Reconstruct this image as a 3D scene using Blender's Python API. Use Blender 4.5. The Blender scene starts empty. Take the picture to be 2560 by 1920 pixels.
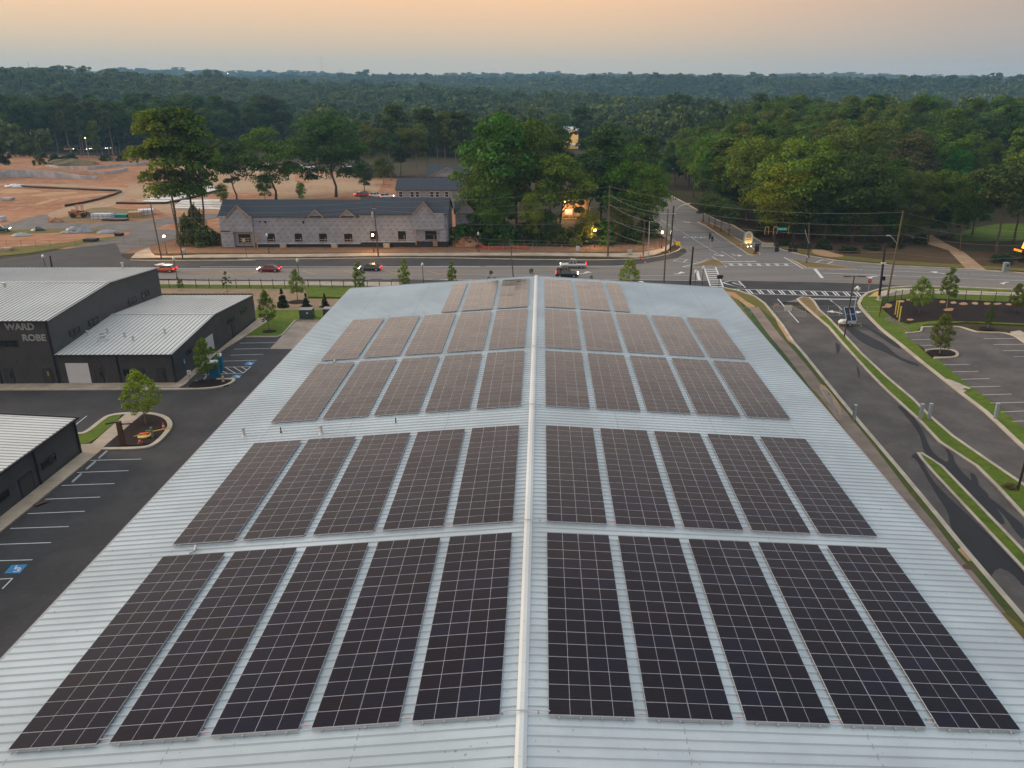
import bpy, math, random
import numpy as np
from mathutils import Matrix, Vector
from mathutils.geometry import tessellate_polygon
R = math.radians
rng = random.Random(7)
S = bpy.context.scene
COL = S.collection

# ---------------- camera (solved from the solar grid: metres, ridge of the big roof at z = 10) ----------------
F_, PITCH, YAW, ROLL = 2000.0, 0.35838, 0.03395, 0.00602
CX, CY, CAM = 1424.6, 960.0, np.array([1.273, 0.0, 37.763])
_cp, _sp, _cy, _sy = math.cos(PITCH), math.sin(PITCH), math.cos(YAW), math.sin(YAW)
FW = np.array([_sy*_cp, _cy*_cp, -_sp]); _r = np.array([_cy, -_sy, 0.]); _u = np.cross(_r, FW)
RT = math.cos(ROLL)*_r + math.sin(ROLL)*_u; UP = math.cos(ROLL)*_u - math.sin(ROLL)*_r
cd = bpy.data.cameras.new('camera'); cam = bpy.data.objects.new('camera', cd); COL.objects.link(cam)
m = Matrix.Identity(4)
for i in range(3):
    m[i][0], m[i][1], m[i][2], m[i][3] = RT[i], UP[i], -FW[i], CAM[i]
cam.matrix_world = m
cd.sensor_width = 36; cd.lens = F_/2560*36; cd.shift_x = (1280-CX)/2560; cd.clip_start = .5; cd.clip_end = 30000
S.camera = cam

# ---------------- sky, sun, exposure ----------------
SUN_EL, SUN_AZ = R(16), R(-75)          # azimuth from +Y towards +X: the sun stands low, left of the frame
w = bpy.data.worlds.new('World'); S.world = w; w.use_nodes = True
nt = w.node_tree; nt.nodes.clear()
def wn(t, **k):
    n = nt.nodes.new(t)
    for a, v in k.items(): setattr(n, a, v)
    return n
def wm(op, a, b=None, c=None, clamp=False):
    n = wn('ShaderNodeMath', operation=op, use_clamp=clamp)
    for i, v in enumerate((a, b, c)):
        if v is None: continue
        if hasattr(v, 'links'): nt.links.new(v, n.inputs[i])
        else: n.inputs[i].default_value = v
    return n.outputs[0]
def wmix(f, a, b):
    n = wn('ShaderNodeMix', data_type='RGBA')
    for i, v in ((0, f), (6, a), (7, b)):
        if hasattr(v, 'links'): nt.links.new(v, n.inputs[i])
        else: n.inputs[i].default_value = v if i == 0 else (*v, 1)
    return n.outputs[2]
sky = wn('ShaderNodeTexSky', sky_type='NISHITA', sun_disc=False, sun_elevation=SUN_EL, sun_rotation=SUN_AZ, air_density=1.4, dust_density=3.0, ozone_density=2.0)
sk = wn('ShaderNodeVectorMath', operation='SCALE'); nt.links.new(sky.outputs[0], sk.inputs[0]); sk.inputs[3].default_value = 0.10
tc = wn('ShaderNodeTexCoord'); sx = wn('ShaderNodeSeparateXYZ'); nt.links.new(tc.outputs['Generated'], sx.inputs[0])
X, Y, Z = sx.outputs
el = wm('ARCSINE', Z)
side = wm('DIVIDE', X, wm('MAXIMUM', wm('SQRT', wm('ADD', wm('MULTIPLY', X, X), wm('MULTIPLY', Y, Y))), .001))  # -1 left .. +1 right
rm = wn('ShaderNodeValToRGB'); nt.links.new(wm('DIVIDE', el, R(90), clamp=True), rm.inputs[0])
SKY_L = [(0, (.48, .42, .31)), (.02, (.53, .42, .29)), (.063, (.85, .49, .26)), (.12, (1.50, 1.18, .94)), (.24, (.98, .80, .70)), (.42, (.40, .35, .40)), (.62, (.80, .90, .97)), (1, (1.70, 1.82, 1.88))]
SKY_R = [(0, (.35, .30, .27)), (.02, (.32, .28, .26)), (.063, (.34, .275, .25)), (.12, (.66, .59, .55)), (.24, (.42, .41, .45)), (.42, (.25, .29, .40)), (.62, (.76, .88, .97)), (1, (1.70, 1.82, 1.88))]
def ramp(n, st):
    e = n.color_ramp.elements
    while len(e) < len(st): e.new(.5)
    for k, (p, c) in zip(e, st): k.position = p; k.color = (*c, 1)
ramp(rm, SKY_L); rm2 = wn('ShaderNodeValToRGB'); nt.links.new(rm.inputs[0].links[0].from_socket, rm2.inputs[0]); ramp(rm2, SKY_R)
sm = wn('ShaderNodeMapRange', interpolation_type='SMOOTHSTEP'); nt.links.new(side, sm.inputs[0]); sm.inputs[1].default_value = -.05; sm.inputs[2].default_value = .70
nz = wn('ShaderNodeTexNoise'); nz.inputs['Scale'].default_value = 2.2; nz.inputs['Detail'].default_value = 3
mp = wn('ShaderNodeMapping'); mp.inputs['Scale'].default_value = (1, 1, 5); nt.links.new(tc.outputs['Generated'], mp.inputs[0]); nt.links.new(mp.outputs[0], nz.inputs[0])
veil = wmix(sm.outputs[0], rm.outputs[0], rm2.outputs[0])
veil = wmix(wm('MULTIPLY', wm('SUBTRACT', nz.outputs[0], .5), .25), veil, (.62, .55, .52))
SKYMIX = 0.85
bgc = wmix(SKYMIX, sk.outputs[0], veil)
bg = wn('ShaderNodeBackground'); nt.links.new(bgc, bg.inputs[0]); bg.inputs[1].default_value = 1.0
wo = wn('ShaderNodeOutputWorld'); nt.links.new(bg.outputs[0], wo.inputs[0])
ld = bpy.data.lights.new('sun', 'SUN'); ld.energy = 2.2; ld.angle = R(25); ld.color = (1, .80, .60)
sun = bpy.data.objects.new('sun', ld); COL.objects.link(sun)
sd = Vector((math.sin(SUN_AZ)*math.cos(SUN_EL), math.cos(SUN_AZ)*math.cos(SUN_EL), math.sin(SUN_EL)))
sun.rotation_euler = sd.to_track_quat('Z', 'Y').to_euler(); sun.location = (-100, 40, 80)
S.view_settings.view_transform = 'Standard'; S.view_settings.look = 'None'; S.view_settings.exposure = 0.50; S.view_settings.gamma = 1
S.cycles.max_bounces = 6; S.cycles.diffuse_bounces = 3; S.cycles.glossy_bounces = 3; S.cycles.transmission_bounces = 4
S.cycles.volume_bounces = 0; S.cycles.transparent_max_bounces = 6; S.cycles.caustics_reflective = False; S.cycles.caustics_refractive = False
S.cycles.sample_clamp_indirect = 4
try: S.cycles.use_denoising = True; S.cycles.denoiser = 'OPENIMAGEDENOISE'
except Exception: pass

# ---------------- from photo pixels to points of the place ----------------
CR = dict(A=(320,230,3.456), B=(500,380,3.16), C=(1100,380,3.456), D=(1600,440,3.456), E=(1780,600,2.836), F=(0,400,3.456),
          H=(1920,220,3.456), I=(1780,660,4.608), J=(2180,640,5.821), K=(880,200,3.456), L=(0,640,3.352), M=(380,680,4.608),
          N=(0,960,3.319), O=(1900,900,2.765), Q=(1400,200,3.456), S=(0,440,5.267), T=(0,140,3.456), V=(1840,560,10.055),
          W=(260,900,7.211), X=(1660,540,9.214), Y=(1680,620,12.29), Z=(2030,640,9.617), r7=(620,680,3.16), P=(0,0,1))
def px(c, x, y):
    o = CR[c]; return o[0]+x/o[2], o[1]+y/o[2]
def ray(x, y): return FW + (x-CX)/F_*RT - (y-CY)/F_*UP
def at(x, y, z=0.):                      # point of height z seen at photo pixel x, y
    d = ray(x, y); t = (z-CAM[2])/d[2]; return CAM + t*d
def G(c, x, y, z=0.): return at(*px(c, x, y), z)
def atY(c, x, y, Yw):
    d = ray(*px(c, x, y)); return CAM + (Yw-CAM[1])/d[1]*d
def atX(c, x, y, Xw):
    d = ray(*px(c, x, y)); return CAM + (Xw-CAM[0])/d[0]*d
def gp(c, pts, z=0.): return [tuple(G(c, x, y, z)[:2]) for x, y in pts]
def proj(p):
    d = np.asarray(p, float)-CAM; z = d@FW; return CX+F_*(d@RT)/z, CY-F_*(d@UP)/z
def height(b, ytop):
    lo, hi = 0, 90
    for _ in range(40):
        h = (lo+hi)/2
        if proj((b[0], b[1], b[2]+h))[1] > ytop: lo = h
        else: hi = h
    return lo

# ---------------- materials ----------------
class NT:
    def __init__(s, name):
        s.m = bpy.data.materials.new(name); s.m.use_nodes = True; s.t = s.m.node_tree
        s.b = s.t.nodes['Principled BSDF']; s.out = s.t.nodes['Material Output']
    def n(s, t, **k):
        n = s.t.nodes.new(t)
        for a, v in k.items(): setattr(n, a, v)
        return n
    def set(s, sock, v):
        if hasattr(v, 'links'): s.t.links.new(v, sock)
        elif isinstance(v, (tuple, list)) and len(v) == 3 and sock.type == 'RGBA': sock.default_value = (*v, 1)
        else: sock.default_value = v
    def math(s, op, a, b=None, c=None, clamp=False):
        n = s.n('ShaderNodeMath', operation=op, use_clamp=clamp)
        for i, v in enumerate((a, b, c)):
            if v is not None: s.set(n.inputs[i], v)
        return n.outputs[0]
    def mix(s, f, a, b, mode='MIX'):
        n = s.n('ShaderNodeMix', data_type='RGBA', blend_type=mode)
        s.set(n.inputs[0], f); s.set(n.inputs[6], a); s.set(n.inputs[7], b); return n.outputs[2]
    def coord(s, kind='Object', scale=(1, 1, 1)):
        tc = s.n('ShaderNodeTexCoord'); mp = s.n('ShaderNodeMapping'); mp.inputs['Scale'].default_value = scale
        s.t.links.new(tc.outputs[kind], mp.inputs[0]); return mp.outputs[0]
    def noise(s, scale, detail=4, rough=.55, vec=None, stretch=None):
        n = s.n('ShaderNodeTexNoise'); n.inputs['Scale'].default_value = scale; n.inputs['Detail'].default_value = detail; n.inputs['Roughness'].default_value = rough
        s.t.links.new(vec if vec is not None else s.coord(scale=stretch or (1, 1, 1)), n.inputs['Vector']); return n.outputs[0]
    def step(s, v, a, b):
        n = s.n('ShaderNodeMapRange', interpolation_type='SMOOTHSTEP'); s.set(n.inputs[0], v); n.inputs[1].default_value = a; n.inputs[2].default_value = b; return n.outputs[0]
    def bump(s, h, strength=.3, dist=.05):
        n = s.n('ShaderNodeBump'); n.inputs['Strength'].default_value = strength; n.inputs['Distance'].default_value = dist
        s.t.links.new(h, n.inputs['Height']); s.t.links.new(n.outputs[0], s.b.inputs['Normal'])
    def base(s, c, rough=.7, metal=0., spec=.5):
        s.set(s.b.inputs['Base Color'], c); s.set(s.b.inputs['Roughness'], rough); s.set(s.b.inputs['Metallic'], metal); s.b.inputs['Specular IOR Level'].default_value = spec
        return s.m
MATS = {}
def mat(name, c, rough=.7, metal=0., var=.18, scale=1.5, spec=.4, bump=0., c2=None, detail=4, stretch=None):
    if name in MATS: return MATS[name]
    t = NT(name); f = t.noise(scale, detail, stretch=stretch)
    c2 = c2 or tuple(v*(1-var) for v in c); c1 = tuple(min(1, v*(1+var)) for v in c) if var and c2 is None else c
    t.base(t.mix(t.step(f, .32, .68), c1, c2), rough, metal, spec)
    if bump: t.bump(t.noise(scale*6, 3), bump, .04)
    MATS[name] = t.m; return t.m
def emit(name, c, s):
    t = NT(name); t.base(c, .5); t.set(t.b.inputs['Emission Color'], c); t.b.inputs['Emission Strength'].default_value = s; MATS[name] = t.m; return t.m
def asphalt(name, c, warm=.0, spotty=.5, streak=(1, 1, 1)):
    t = NT(name); a = t.noise(.22, 5, .6, stretch=streak); b = t.noise(1.7, 4, .6); g = t.noise(45, 2, .7)
    col = t.mix(t.step(a, .35, .68), tuple(v*(1-.30*spotty) for v in c), tuple(v*(1+.38*spotty) for v in c))
    col = t.mix(t.math('MULTIPLY', t.step(b, .5, .75), .35), col, (c[0]*1.5+warm, c[1]*1.42+warm*.8, c[2]*1.35+warm*.6))
    col = t.mix(t.math('MULTIPLY', t.step(g, .5, .8), .5), col, tuple(v*1.9 for v in c))
    h = t.noise(.9, 6, .7); col = t.mix(t.math('MULTIPLY', t.step(h, .64, .70), .30), col, (c[0]+.10, c[1]+.09, c[2]+.08)); k = t.noise(.45, 5, .65); col = t.mix(t.math('MULTIPLY', t.step(k, .60, .66), .35), col, tuple(v*.55 for v in c))
    t.base(col, .86, 0, .35); t.bump(g, .25, .02); MATS[name] = t.m; return t.m
def concrete(name, c, joint=0., axis=0):
    t = NT(name); a = t.noise(.35, 5, .6); b = t.noise(6, 3)
    col = t.mix(t.step(a, .3, .7), tuple(v*.78 for v in c), tuple(v*1.15 for v in c)); col = t.mix(t.math('MULTIPLY', t.step(b, .45, .8), .3), col, tuple(v*.62 for v in c))
    if joint:
        tc = t.n('ShaderNodeTexCoord'); s = t.n('ShaderNodeSeparateXYZ'); t.t.links.new(tc.outputs['Object'], s.inputs[0])
        fr = t.math('FRACT', t.math('DIVIDE', s.outputs[axis], joint)); col = t.mix(t.math('MULTIPLY', t.math('LESS_THAN', fr, .05/joint*.9), .55), col, tuple(v*.45 for v in c))
    t.base(col, .85, 0, .3); t.bump(b, .15, .02); MATS[name] = t.m; return t.m
def ground(name, cs, scales=(.05, .5, 6), bump=.5):
    t = NT(name); a, b, c = (t.noise(k, 6, .62) for k in scales)
    col = t.mix(t.step(a, .38, .62), cs[0], cs[1]); col = t.mix(t.math('MULTIPLY', t.step(b, .45, .68), .75), col, cs[2]); col = t.mix(t.math('MULTIPLY', t.step(c, .48, .75), .55), col, cs[3])
    t.base(col, .95, 0, .15); t.bump(c, bump, .12); MATS[name] = t.m; return t.m
NEW_ASPH = asphalt('new_asphalt', (.037, .034, .033), .012, .6)
OLD_ASPH = asphalt('old_asphalt', (.155, .138, .124), .02, .35, (.12, 1, 1))
DRIVE_ASPH = asphalt('drive_asphalt', (.082, .069, .060), .025, .7)
WET = asphalt('wet_asphalt', (.016, .0155, .017), 0, .3); WET.node_tree.nodes['Principled BSDF'].inputs['Roughness'].default_value = .75
SITE_ASPH = asphalt('site_asphalt', (.115, .100, .090), .03, .6)
CONC = concrete('concrete', (.40, .335, .26), 1.5, 0); CONCY = concrete('concrete_walk', (.38, .30, .22), 1.5, 1); KERB = concrete('kerb_concrete', (.42, .35, .265))
WETCONC = concrete('damp_walk', (.21, .155, .12), 1.5, 1); PADC = concrete('pad_concrete', (.30, .24, .19)); SLABC = concrete('new_slab_concrete', (.60, .56, .50)); WALLC = concrete('wall_concrete', (.42, .42, .42), 2.2, 0)
DIRT = ground('red_dirt', ((.33, .150, .075), (.25, .105, .052), (.39, .235, .135), (.170, .078, .043)), (.035, .25, 3))
TAN = ground('tan_dirt', ((.35, .235, .14), (.31, .18, .10), (.40, .30, .20), (.23, .14, .085)))
CLAY = ground('orange_clay', ((.40, .235, .115), (.34, .19, .09), (.45, .30, .18), (.27, .15, .08)), (.2, 1.2, 8))
STRAWFL = ground('pine_straw', ((.088, .050, .026), (.066, .040, .020), (.105, .066, .034), (.060, .055, .018)), (.1, .8, 7))
HDIRT = ground('house_dirt', ((.25, .125, .066), (.20, .10, .05), (.28, .175, .105), (.12, .075, .04)), (.12, .9, 6))
WORN = ground('worn_grass', ((.058, .080, .016), (.085, .085, .028), (.045, .066, .012), (.14, .10, .05)), (.2, 1.1, 7))
VERGE = ground('dry_verge', ((.205, .135, .060), (.165, .115, .042), (.24, .145, .080), (.10, .085, .022)), (.12, .9, 8))
FLOOR = ground('forest_floor', ((.050, .036, .018), (.036, .036, .012), (.075, .046, .026), (.025, .020, .010)))
STRAW = ground('straw_slope', ((.27, .185, .115), (.23, .15, .09), (.32, .24, .16), (.16, .11, .065)), (.1, 1, 9))
GRASS = ground('lawn_grass', ((.072, .118, .010), (.110, .142, .014), (.050, .086, .010), (.165, .145, .035)), (.22, 1.1, 7))
DRYGRASS = ground('dry_grass', ((.120, .110, .022), (.150, .115, .035), (.090, .100, .016), (.20, .14, .06)), (.2, 1.2, 9))
MULCH = ground('dark_mulch', ((.022, .013, .011), (.030, .018, .014), (.016, .010, .009), (.048, .030, .022)), (.3, 2, 12))
MAT_GREEN = ground('erosion_mat', ((.045, .085, .045), (.035, .066, .022), (.060, .10, .030), (.11, .10, .045)), (.3, 2, 10))
WHITE = mat('white_paint', (.62, .61, .58), .6, var=.15, scale=3); YELLOW = mat('road_yellow', (.44, .26, .06), .7, var=.25, scale=2); PBLUE = mat('sign_blue', (.02, .18, .38), .6, var=.15, scale=4)
BLACK = mat('black_metal', (.012, .012, .014), .45, var=.1, spec=.5); STEEL = mat('galvanised', (.42, .43, .44), .45, .4, .12); ALU = mat('aluminium', (.62, .63, .65), .35, .6, .05)
WOOD = mat('pole_wood', (.135, .092, .055), .9, var=.3, scale=4, stretch=(6, 6, .5)); LUMBER = mat('raw_lumber', (.42, .27, .13), .8, var=.2, scale=5)
GLASS = NT('dark_glass').base((.012, .016, .018), .06, 0, .6); BARK = mat('bark', (.085, .062, .045), .95, var=.3, scale=3, stretch=(5, 5, .6)); PALEBARK = mat('pale_bark', (.20, .165, .13), .95, var=.25, scale=3, stretch=(5, 5, .6))
def flat(name, c, rough=.55, metal=0., spec=.4): return mat(name, c, rough, metal, .06, 4, spec)

# ---------------- mesh building ----------------
class MB:
    def __init__(s): s.v = []; s.f = []; s.mi = []; s.smooth = False
    def add(s, vs, fs, mi=0):
        o = len(s.v); s.v += [tuple(map(float, v)) for v in vs]; s.f += [tuple(i+o for i in f) for f in fs]; s.mi += [mi]*len(fs); return s
    def box(s, c, d, rz=0., mi=0, tilt=None):
        x, y, z = (k/2 for k in d); q = [(-x,-y,-z),(x,-y,-z),(x,y,-z),(-x,y,-z),(-x,-y,z),(x,-y,z),(x,y,z),(-x,y,z)]
        if tilt is not None: q = [tuple(tilt @ Vector(p)) for p in q]
        ca, sa = math.cos(rz), math.sin(rz)
        return s.add([(c[0]+p[0]*ca-p[1]*sa, c[1]+p[0]*sa+p[1]*ca, c[2]+p[2]) for p in q], [(3,2,1,0),(4,5,6,7),(0,1,5,4),(1,2,6,5),(2,3,7,6),(3,0,4,7)], mi)
    def quad(s, a, b, c, d, mi=0): return s.add([a, b, c, d], [(0, 1, 2, 3)], mi)
    def prism(s, poly, z0, z1, mi=0, top=True, bottom=False):
        n = len(poly); area = sum(poly[i][0]*poly[(i+1) % n][1]-poly[(i+1) % n][0]*poly[i][1] for i in range(n))
        if area < 0: poly = poly[::-1]
        o = [(p[0], p[1], z0) for p in poly]+[(p[0], p[1], z1) for p in poly]
        fs = [(i, (i+1) % n, n+(i+1) % n, n+i) for i in range(n)] if z1 > z0 else []
        for t in tessellate_polygon([[Vector((p[0], p[1], 0)) for p in poly]]):
            a, b, c = (poly[i] for i in t)
            if (b[0]-a[0])*(c[1]-a[1])-(b[1]-a[1])*(c[0]-a[0]) < 0: t = t[::-1]
            if top: fs.append(tuple(n+i for i in t))
            if bottom: fs.append(tuple(i for i in t[::-1]))
        return s.add(o, fs, mi)
    def cyl(s, a, b, r0, r1=None, n=8, mi=0, caps=True):
        r1 = r0 if r1 is None else r1; a, b = Vector(a), Vector(b); d = (b-a).normalized()
        u = d.orthogonal().normalized(); v = d.cross(u); vs = []
        for p, r in ((a, r0), (b, r1)):
            vs += [p+(u*math.cos(2*math.pi*i/n)+v*math.sin(2*math.pi*i/n))*r for i in range(n)]
        fs = [(i, (i+1) % n, n+(i+1) % n, n+i) for i in range(n)]
        if caps: fs += [tuple(range(n))[::-1], tuple(range(n, 2*n))]
        return s.add(vs, fs, mi)
    def tube(s, pts, r, n=6, mi=0):
        for i, (a, b) in enumerate(zip(pts, pts[1:])):
            ra, rb = (r[i], r[i+1]) if isinstance(r, (list, tuple)) else (r, r)
            s.cyl(a, b, ra, rb, n, mi, caps=True)
        return s
    def lathe(s, prof, n=12, mi=0, c=(0, 0, 0)):
        vs = [(c[0]+r*math.cos(2*math.pi*k/n), c[1]+r*math.sin(2*math.pi*k/n), c[2]+z) for r, z in prof for k in range(n)]
        fs = [(i*n+k, i*n+(k+1) % n, (i+1)*n+(k+1) % n, (i+1)*n+k) for i in range(len(prof)-1) for k in range(n)]
        return s.add(vs, fs, mi)
    def mesh(s, name, mats):
        me = bpy.data.meshes.new(name); me.from_pydata(s.v, [], s.f)
        for mm in (mats if isinstance(mats, (list, tuple)) else [mats]): me.materials.append(mm)
        if any(s.mi): me.polygons.foreach_set('material_index', s.mi)
        if s.smooth: me.polygons.foreach_set('use_smooth', [True]*len(s.f))
        me.update(); return me
    def obj(s, name, mats, parent=None, loc=None): return put(name, s.mesh(name, mats), parent, loc)
def put(name, data, parent=None, loc=None, rz=0., sc=None):
    o = bpy.data.objects.new(name, data); COL.objects.link(o)
    if parent is not None: o.parent = parent
    if loc is not None: o.location = loc
    if rz: o.rotation_euler = (0, 0, rz)
    if sc is not None: o.scale = sc if isinstance(sc, (tuple, list)) else (sc,)*3
    return o
def tag(o, label, cat, group=None):
    o['label'] = label; o['category'] = cat
    if group: o['group'] = group
    return o
def thing(name, label, cat, loc=(0, 0, 0), rz=0., group=None, sc=None):
    return tag(put(name, None, None, tuple(float(v) for v in loc), rz, sc), label, cat, group)
def struct(o): o['kind'] = 'structure'; return o
def kids(o): return [c for c in ALLK.get(o.name, [])]
def dup(root, label, loc, rz=0., sc=None, group=None):
    kd = [c for c in bpy.data.objects if c.parent == root]; r = root.copy(); COL.objects.link(r); r.location = tuple(float(v) for v in loc); r.rotation_euler = (0, 0, rz); r['label'] = label
    if sc is not None: r.scale = sc if isinstance(sc, (tuple, list)) else (sc,)*3
    if group: r['group'] = group
    for ch in kd:
        c = ch.copy(); COL.objects.link(c); c.parent = r
        for g in [k for k in bpy.data.objects if k.parent == ch]:
            d = g.copy(); COL.objects.link(d); d.parent = c
    return r
def text(name, body, size, mats, parent, loc, rot, depth=.01, outline=0., align='CENTER'):
    c = bpy.data.curves.new(name, 'FONT'); c.body = body; c.size = size; c.align_x = align; c.align_y = 'CENTER'; c.extrude = depth
    if outline: c.fill_mode = 'NONE'; c.bevel_depth = outline; c.extrude = 0
    c.resolution_u = 4; c.materials.append(mats); o = put(name, c); bpy.context.view_layer.update(); dg = bpy.context.evaluated_depsgraph_get(); me = bpy.data.meshes.new_from_object(o.evaluated_get(dg)); bpy.data.objects.remove(o)
    if not me.materials: me.materials.append(mats)
    o = put(name, me, parent, loc); o.rotation_euler = rot; return o
def sheet(name, poly, z, m): return struct(MB().prism(poly, z, z).obj(name, m))
def slab(name, poly, z1, m, z0=-.06): return struct(MB().prism(poly, z0, z1).obj(name, m))
def offset(pts, d, closed=False):
    P = [np.array(p[:2], float) for p in pts]; n = len(P); out = []
    for i in range(n):
        a = P[(i-1) % n] if (closed or i > 0) else P[i]; b = P[(i+1) % n] if (closed or i < n-1) else P[i]
        t = b-a; t /= (np.linalg.norm(t)+1e-9); out.append(tuple(P[i]+d*np.array([-t[1], t[0]])))
    return out
def smooth(pts, k=2, closed=False):
    P = [np.array(p[:2], float) for p in pts]
    for _ in range(k):
        Q = [] if closed else [P[0]]
        n = len(P)
        for i in range(n if closed else n-1):
            a, b = P[i], P[(i+1) % n]; Q += [a*.75+b*.25, a*.25+b*.75]
        if not closed: Q.append(P[-1])
        P = Q
    return [tuple(p) for p in P]
def ribbon(mb, pts, wd, z0, z1, closed=False, mi=0):
    a, b = offset(pts, wd/2, closed), offset(pts, -wd/2, closed); n = len(pts)
    for i in range(n if closed else n-1):
        j = (i+1) % n
        if z1 == z0:
            mb.quad((*b[i], z1), (*b[j], z1), (*a[j], z1), (*a[i], z1), mi)
        else:
            mb.add([(*b[i], z0), (*b[j], z0), (*a[j], z0), (*a[i], z0), (*b[i], z1), (*b[j], z1), (*a[j], z1), (*a[i], z1)], [(4, 5, 6, 7), (0, 1, 5, 4), (2, 3, 7, 6)], mi)
            if not closed and i == 0: mb.add([(*a[0], z0), (*b[0], z0), (*b[0], z1), (*a[0], z1)], [(0, 1, 2, 3)], mi)
            if not closed and i == n-2: mb.add([(*b[-1], z0), (*a[-1], z0), (*a[-1], z1), (*b[-1], z1)], [(0, 1, 2, 3)], mi)
KB = MB()
def kerb(pts, wd=.42, h=.15, closed=False): ribbon(KB, pts, wd, -.05, h, closed)
DPZ = [.0105]
MK = MB()      # painted markings: 0 white, 1 yellow, 2 blue
MZ = [.016]
def mark(pts, wd=.12, mi=0): ribbon(MK, pts, wd, MZ[0], MZ[0], mi=mi)
def markpoly(pts, mi=0, dz=0.): MK.prism(list(pts), MZ[0]+dz, MZ[0]+dz, mi)
# ---------------- terrain ----------------
def ss(a, b, x):
    t = np.clip((x-a)/(b-a), 0, 1); return t*t*(3-2*t)
def terr(x, y):
    x = np.asarray(x, float); y = np.asarray(y, float); d = np.hypot(x, y)
    far = np.interp(d, [0, 480, 620, 1000, 1500, 2300, 3200, 4200, 5200, 6500], [0, 0, -5, 2, 11, 26, 38, 52, 48, 30])
    und = (np.sin(x/310+1.3)*np.cos(y/420+.4) + .6*np.sin(x/150+y/210+2.1) + .5*np.sin(y/120-x/380)) 
    far = far + ss(550, 1100, d)*(und*9+14*(1-2*np.abs(np.sin(x/900+y/340+.5+.6*np.sin(x/410)))))*(1-.45*ss(2300, 3800, d)) + ss(2200, 3800, d)*(np.sin(x/700+.5)*7+np.sin(x/240+1)*4)
    far += 26*np.exp(-((x+560)/260)**2-((y-1050)/190)**2) + 16*np.exp(-((x+1900)/700)**2-((y-3300)/500)**2) + 12*np.exp(-((x+150)/260)**2-((y-1500)/250)**2)+14*np.exp(-((x-700)/400)**2-((y-1900)/300)**2)
    wood = 9*ss(225, 430, y)*ss(60, 130, x)*(1-ss(600, 800, d))
    bank = 5*ss(470, 520, y)*ss(-190, -230, x)*0
    return np.where(d > 480, far, 0)*ss(480, 560, d)+wood+bank
def terr1(x, y): return float(terr(x, y))
xs = np.unique(np.concatenate([np.linspace(-5200, -400, 60), np.linspace(-400, 400, 81), np.linspace(400, 5200, 60)])); ys = np.unique(np.concatenate([np.linspace(-150, 200, 12), np.linspace(200, 700, 60), np.linspace(700, 6400, 110)]))
gx, gy = np.meshgrid(xs, ys); gz = terr(gx, gy)-.12
V = np.stack([gx, gy, gz], -1).reshape(-1, 3); nx, ny = len(xs), len(ys)
i = (np.arange(ny-1)[:, None]*nx+np.arange(nx-1)[None]).ravel(); Fq = np.stack([i, i+1, i+nx+1, i+nx], -1)
def npmesh(name, V, F, m):
    me = bpy.data.meshes.new(name); k = F.shape[1]
    me.vertices.add(len(V)); me.vertices.foreach_set('co', np.ascontiguousarray(V, np.float32).ravel())
    me.loops.add(F.size); me.loops.foreach_set('vertex_index', np.ascontiguousarray(F, np.int32).ravel())
    me.polygons.add(len(F)); me.polygons.foreach_set('loop_start', np.arange(0, F.size, k, dtype=np.int32)); me.polygons.foreach_set('loop_total', np.full(len(F), k, np.int32))
    me.materials.append(m); me.update(calc_edges=True); return me
struct(put('terrain', npmesh('terrain', V, Fq, FLOOR)))

# ---------------- sheets of ground (each a few millimetres above the one below) ----------------
sheet('dirt', [(-420, 196), (-14, 196), (-14, 260), (-24, 330), (-60, 350), (-120, 400), (-190, 440), (-240, 460), (-420, 470)], -.09, DIRT)
sheet('tan_ground', gp('A', [(330, 1050), (900, 1010), (900, 930), (1500, 930), (2150, 880), (2212, 760), (1650, 700), (1000, 640), (700, 560), (450, 640), (200, 760), (0, 800), (0, 900)]), -.085, TAN)
sheet('dirt_bank', gp('T', [(700, 975), (1000, 955), (1280, 935), (1480, 1000), (1500, 1106), (850, 1106), (880, 1050)]), -.08, DIRT)
sheet('verge_ground', [(-110, 190), (28, 192), (38, 205), (28, 214), (-14, 206), (-110, 203)], -.075, HDIRT)
sheet('north_verge', gp('P', [(1846, 560), (1878, 587), (1904, 602), (1959, 622), (2005, 634), (2092, 648), (2240, 661), (2426, 671), (2700, 686), (2700, 640), (2400, 625), (2100, 600), (1900, 575)]), -.075, STRAWFL)
sheet('kerbside_grass', gp('P', [(1904, 601), (1959, 620), (2005, 632), (2092, 646), (2240, 659), (2426, 669), (2700, 684), (2700, 678), (2426, 662), (2240, 651), (2092, 637), (2020, 626), (1960, 612)]), -.068, DRYGRASS)
sheet('bare_clay', smooth(gp('H', [(360, 1400), (440, 1380), (560, 1420), (680, 1450), (560, 1460), (420, 1440)]), 1, True), -.062, CLAY)
sheet('far_lawn', smooth(gp('H', [(1560, 1310), (1640, 1250), (1800, 1200), (2060, 1160), (2300, 1150), (2300, 1310), (1900, 1325)]), 1, True), -.07, GRASS)
sheet('driveway_path', gp('H', [(1230, 1290), (1420, 1265), (1520, 1330), (1700, 1420), (1890, 1575), (1740, 1590), (1560, 1400), (1330, 1330)]), -.06, TAN)
for pts in ([(640, 560), (1100, 560), (1620, 562), (1660, 625), (640, 660)], [(1000, 60), (1210, 70), (1260, 180), (1090, 190)], [(1860, 290), (2060, 300), (2120, 420), (1870, 440)], [(1640, 270), (1800, 260), (1820, 330), (1660, 350)]): DPZ[0] += .0012; sheet('dirt_patch', smooth([tuple(at(400+x/5.53, 380+y/5.53)[:2]) for x, y in pts], 1, True), DPZ[0]-.09, DIRT)
# west lot, around the grey buildings
sheet('west_lot', [(-110, 8), (-27, 8), (-27, 150), (-48, 150), (-110, 112)], 0, NEW_ASPH)
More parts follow.
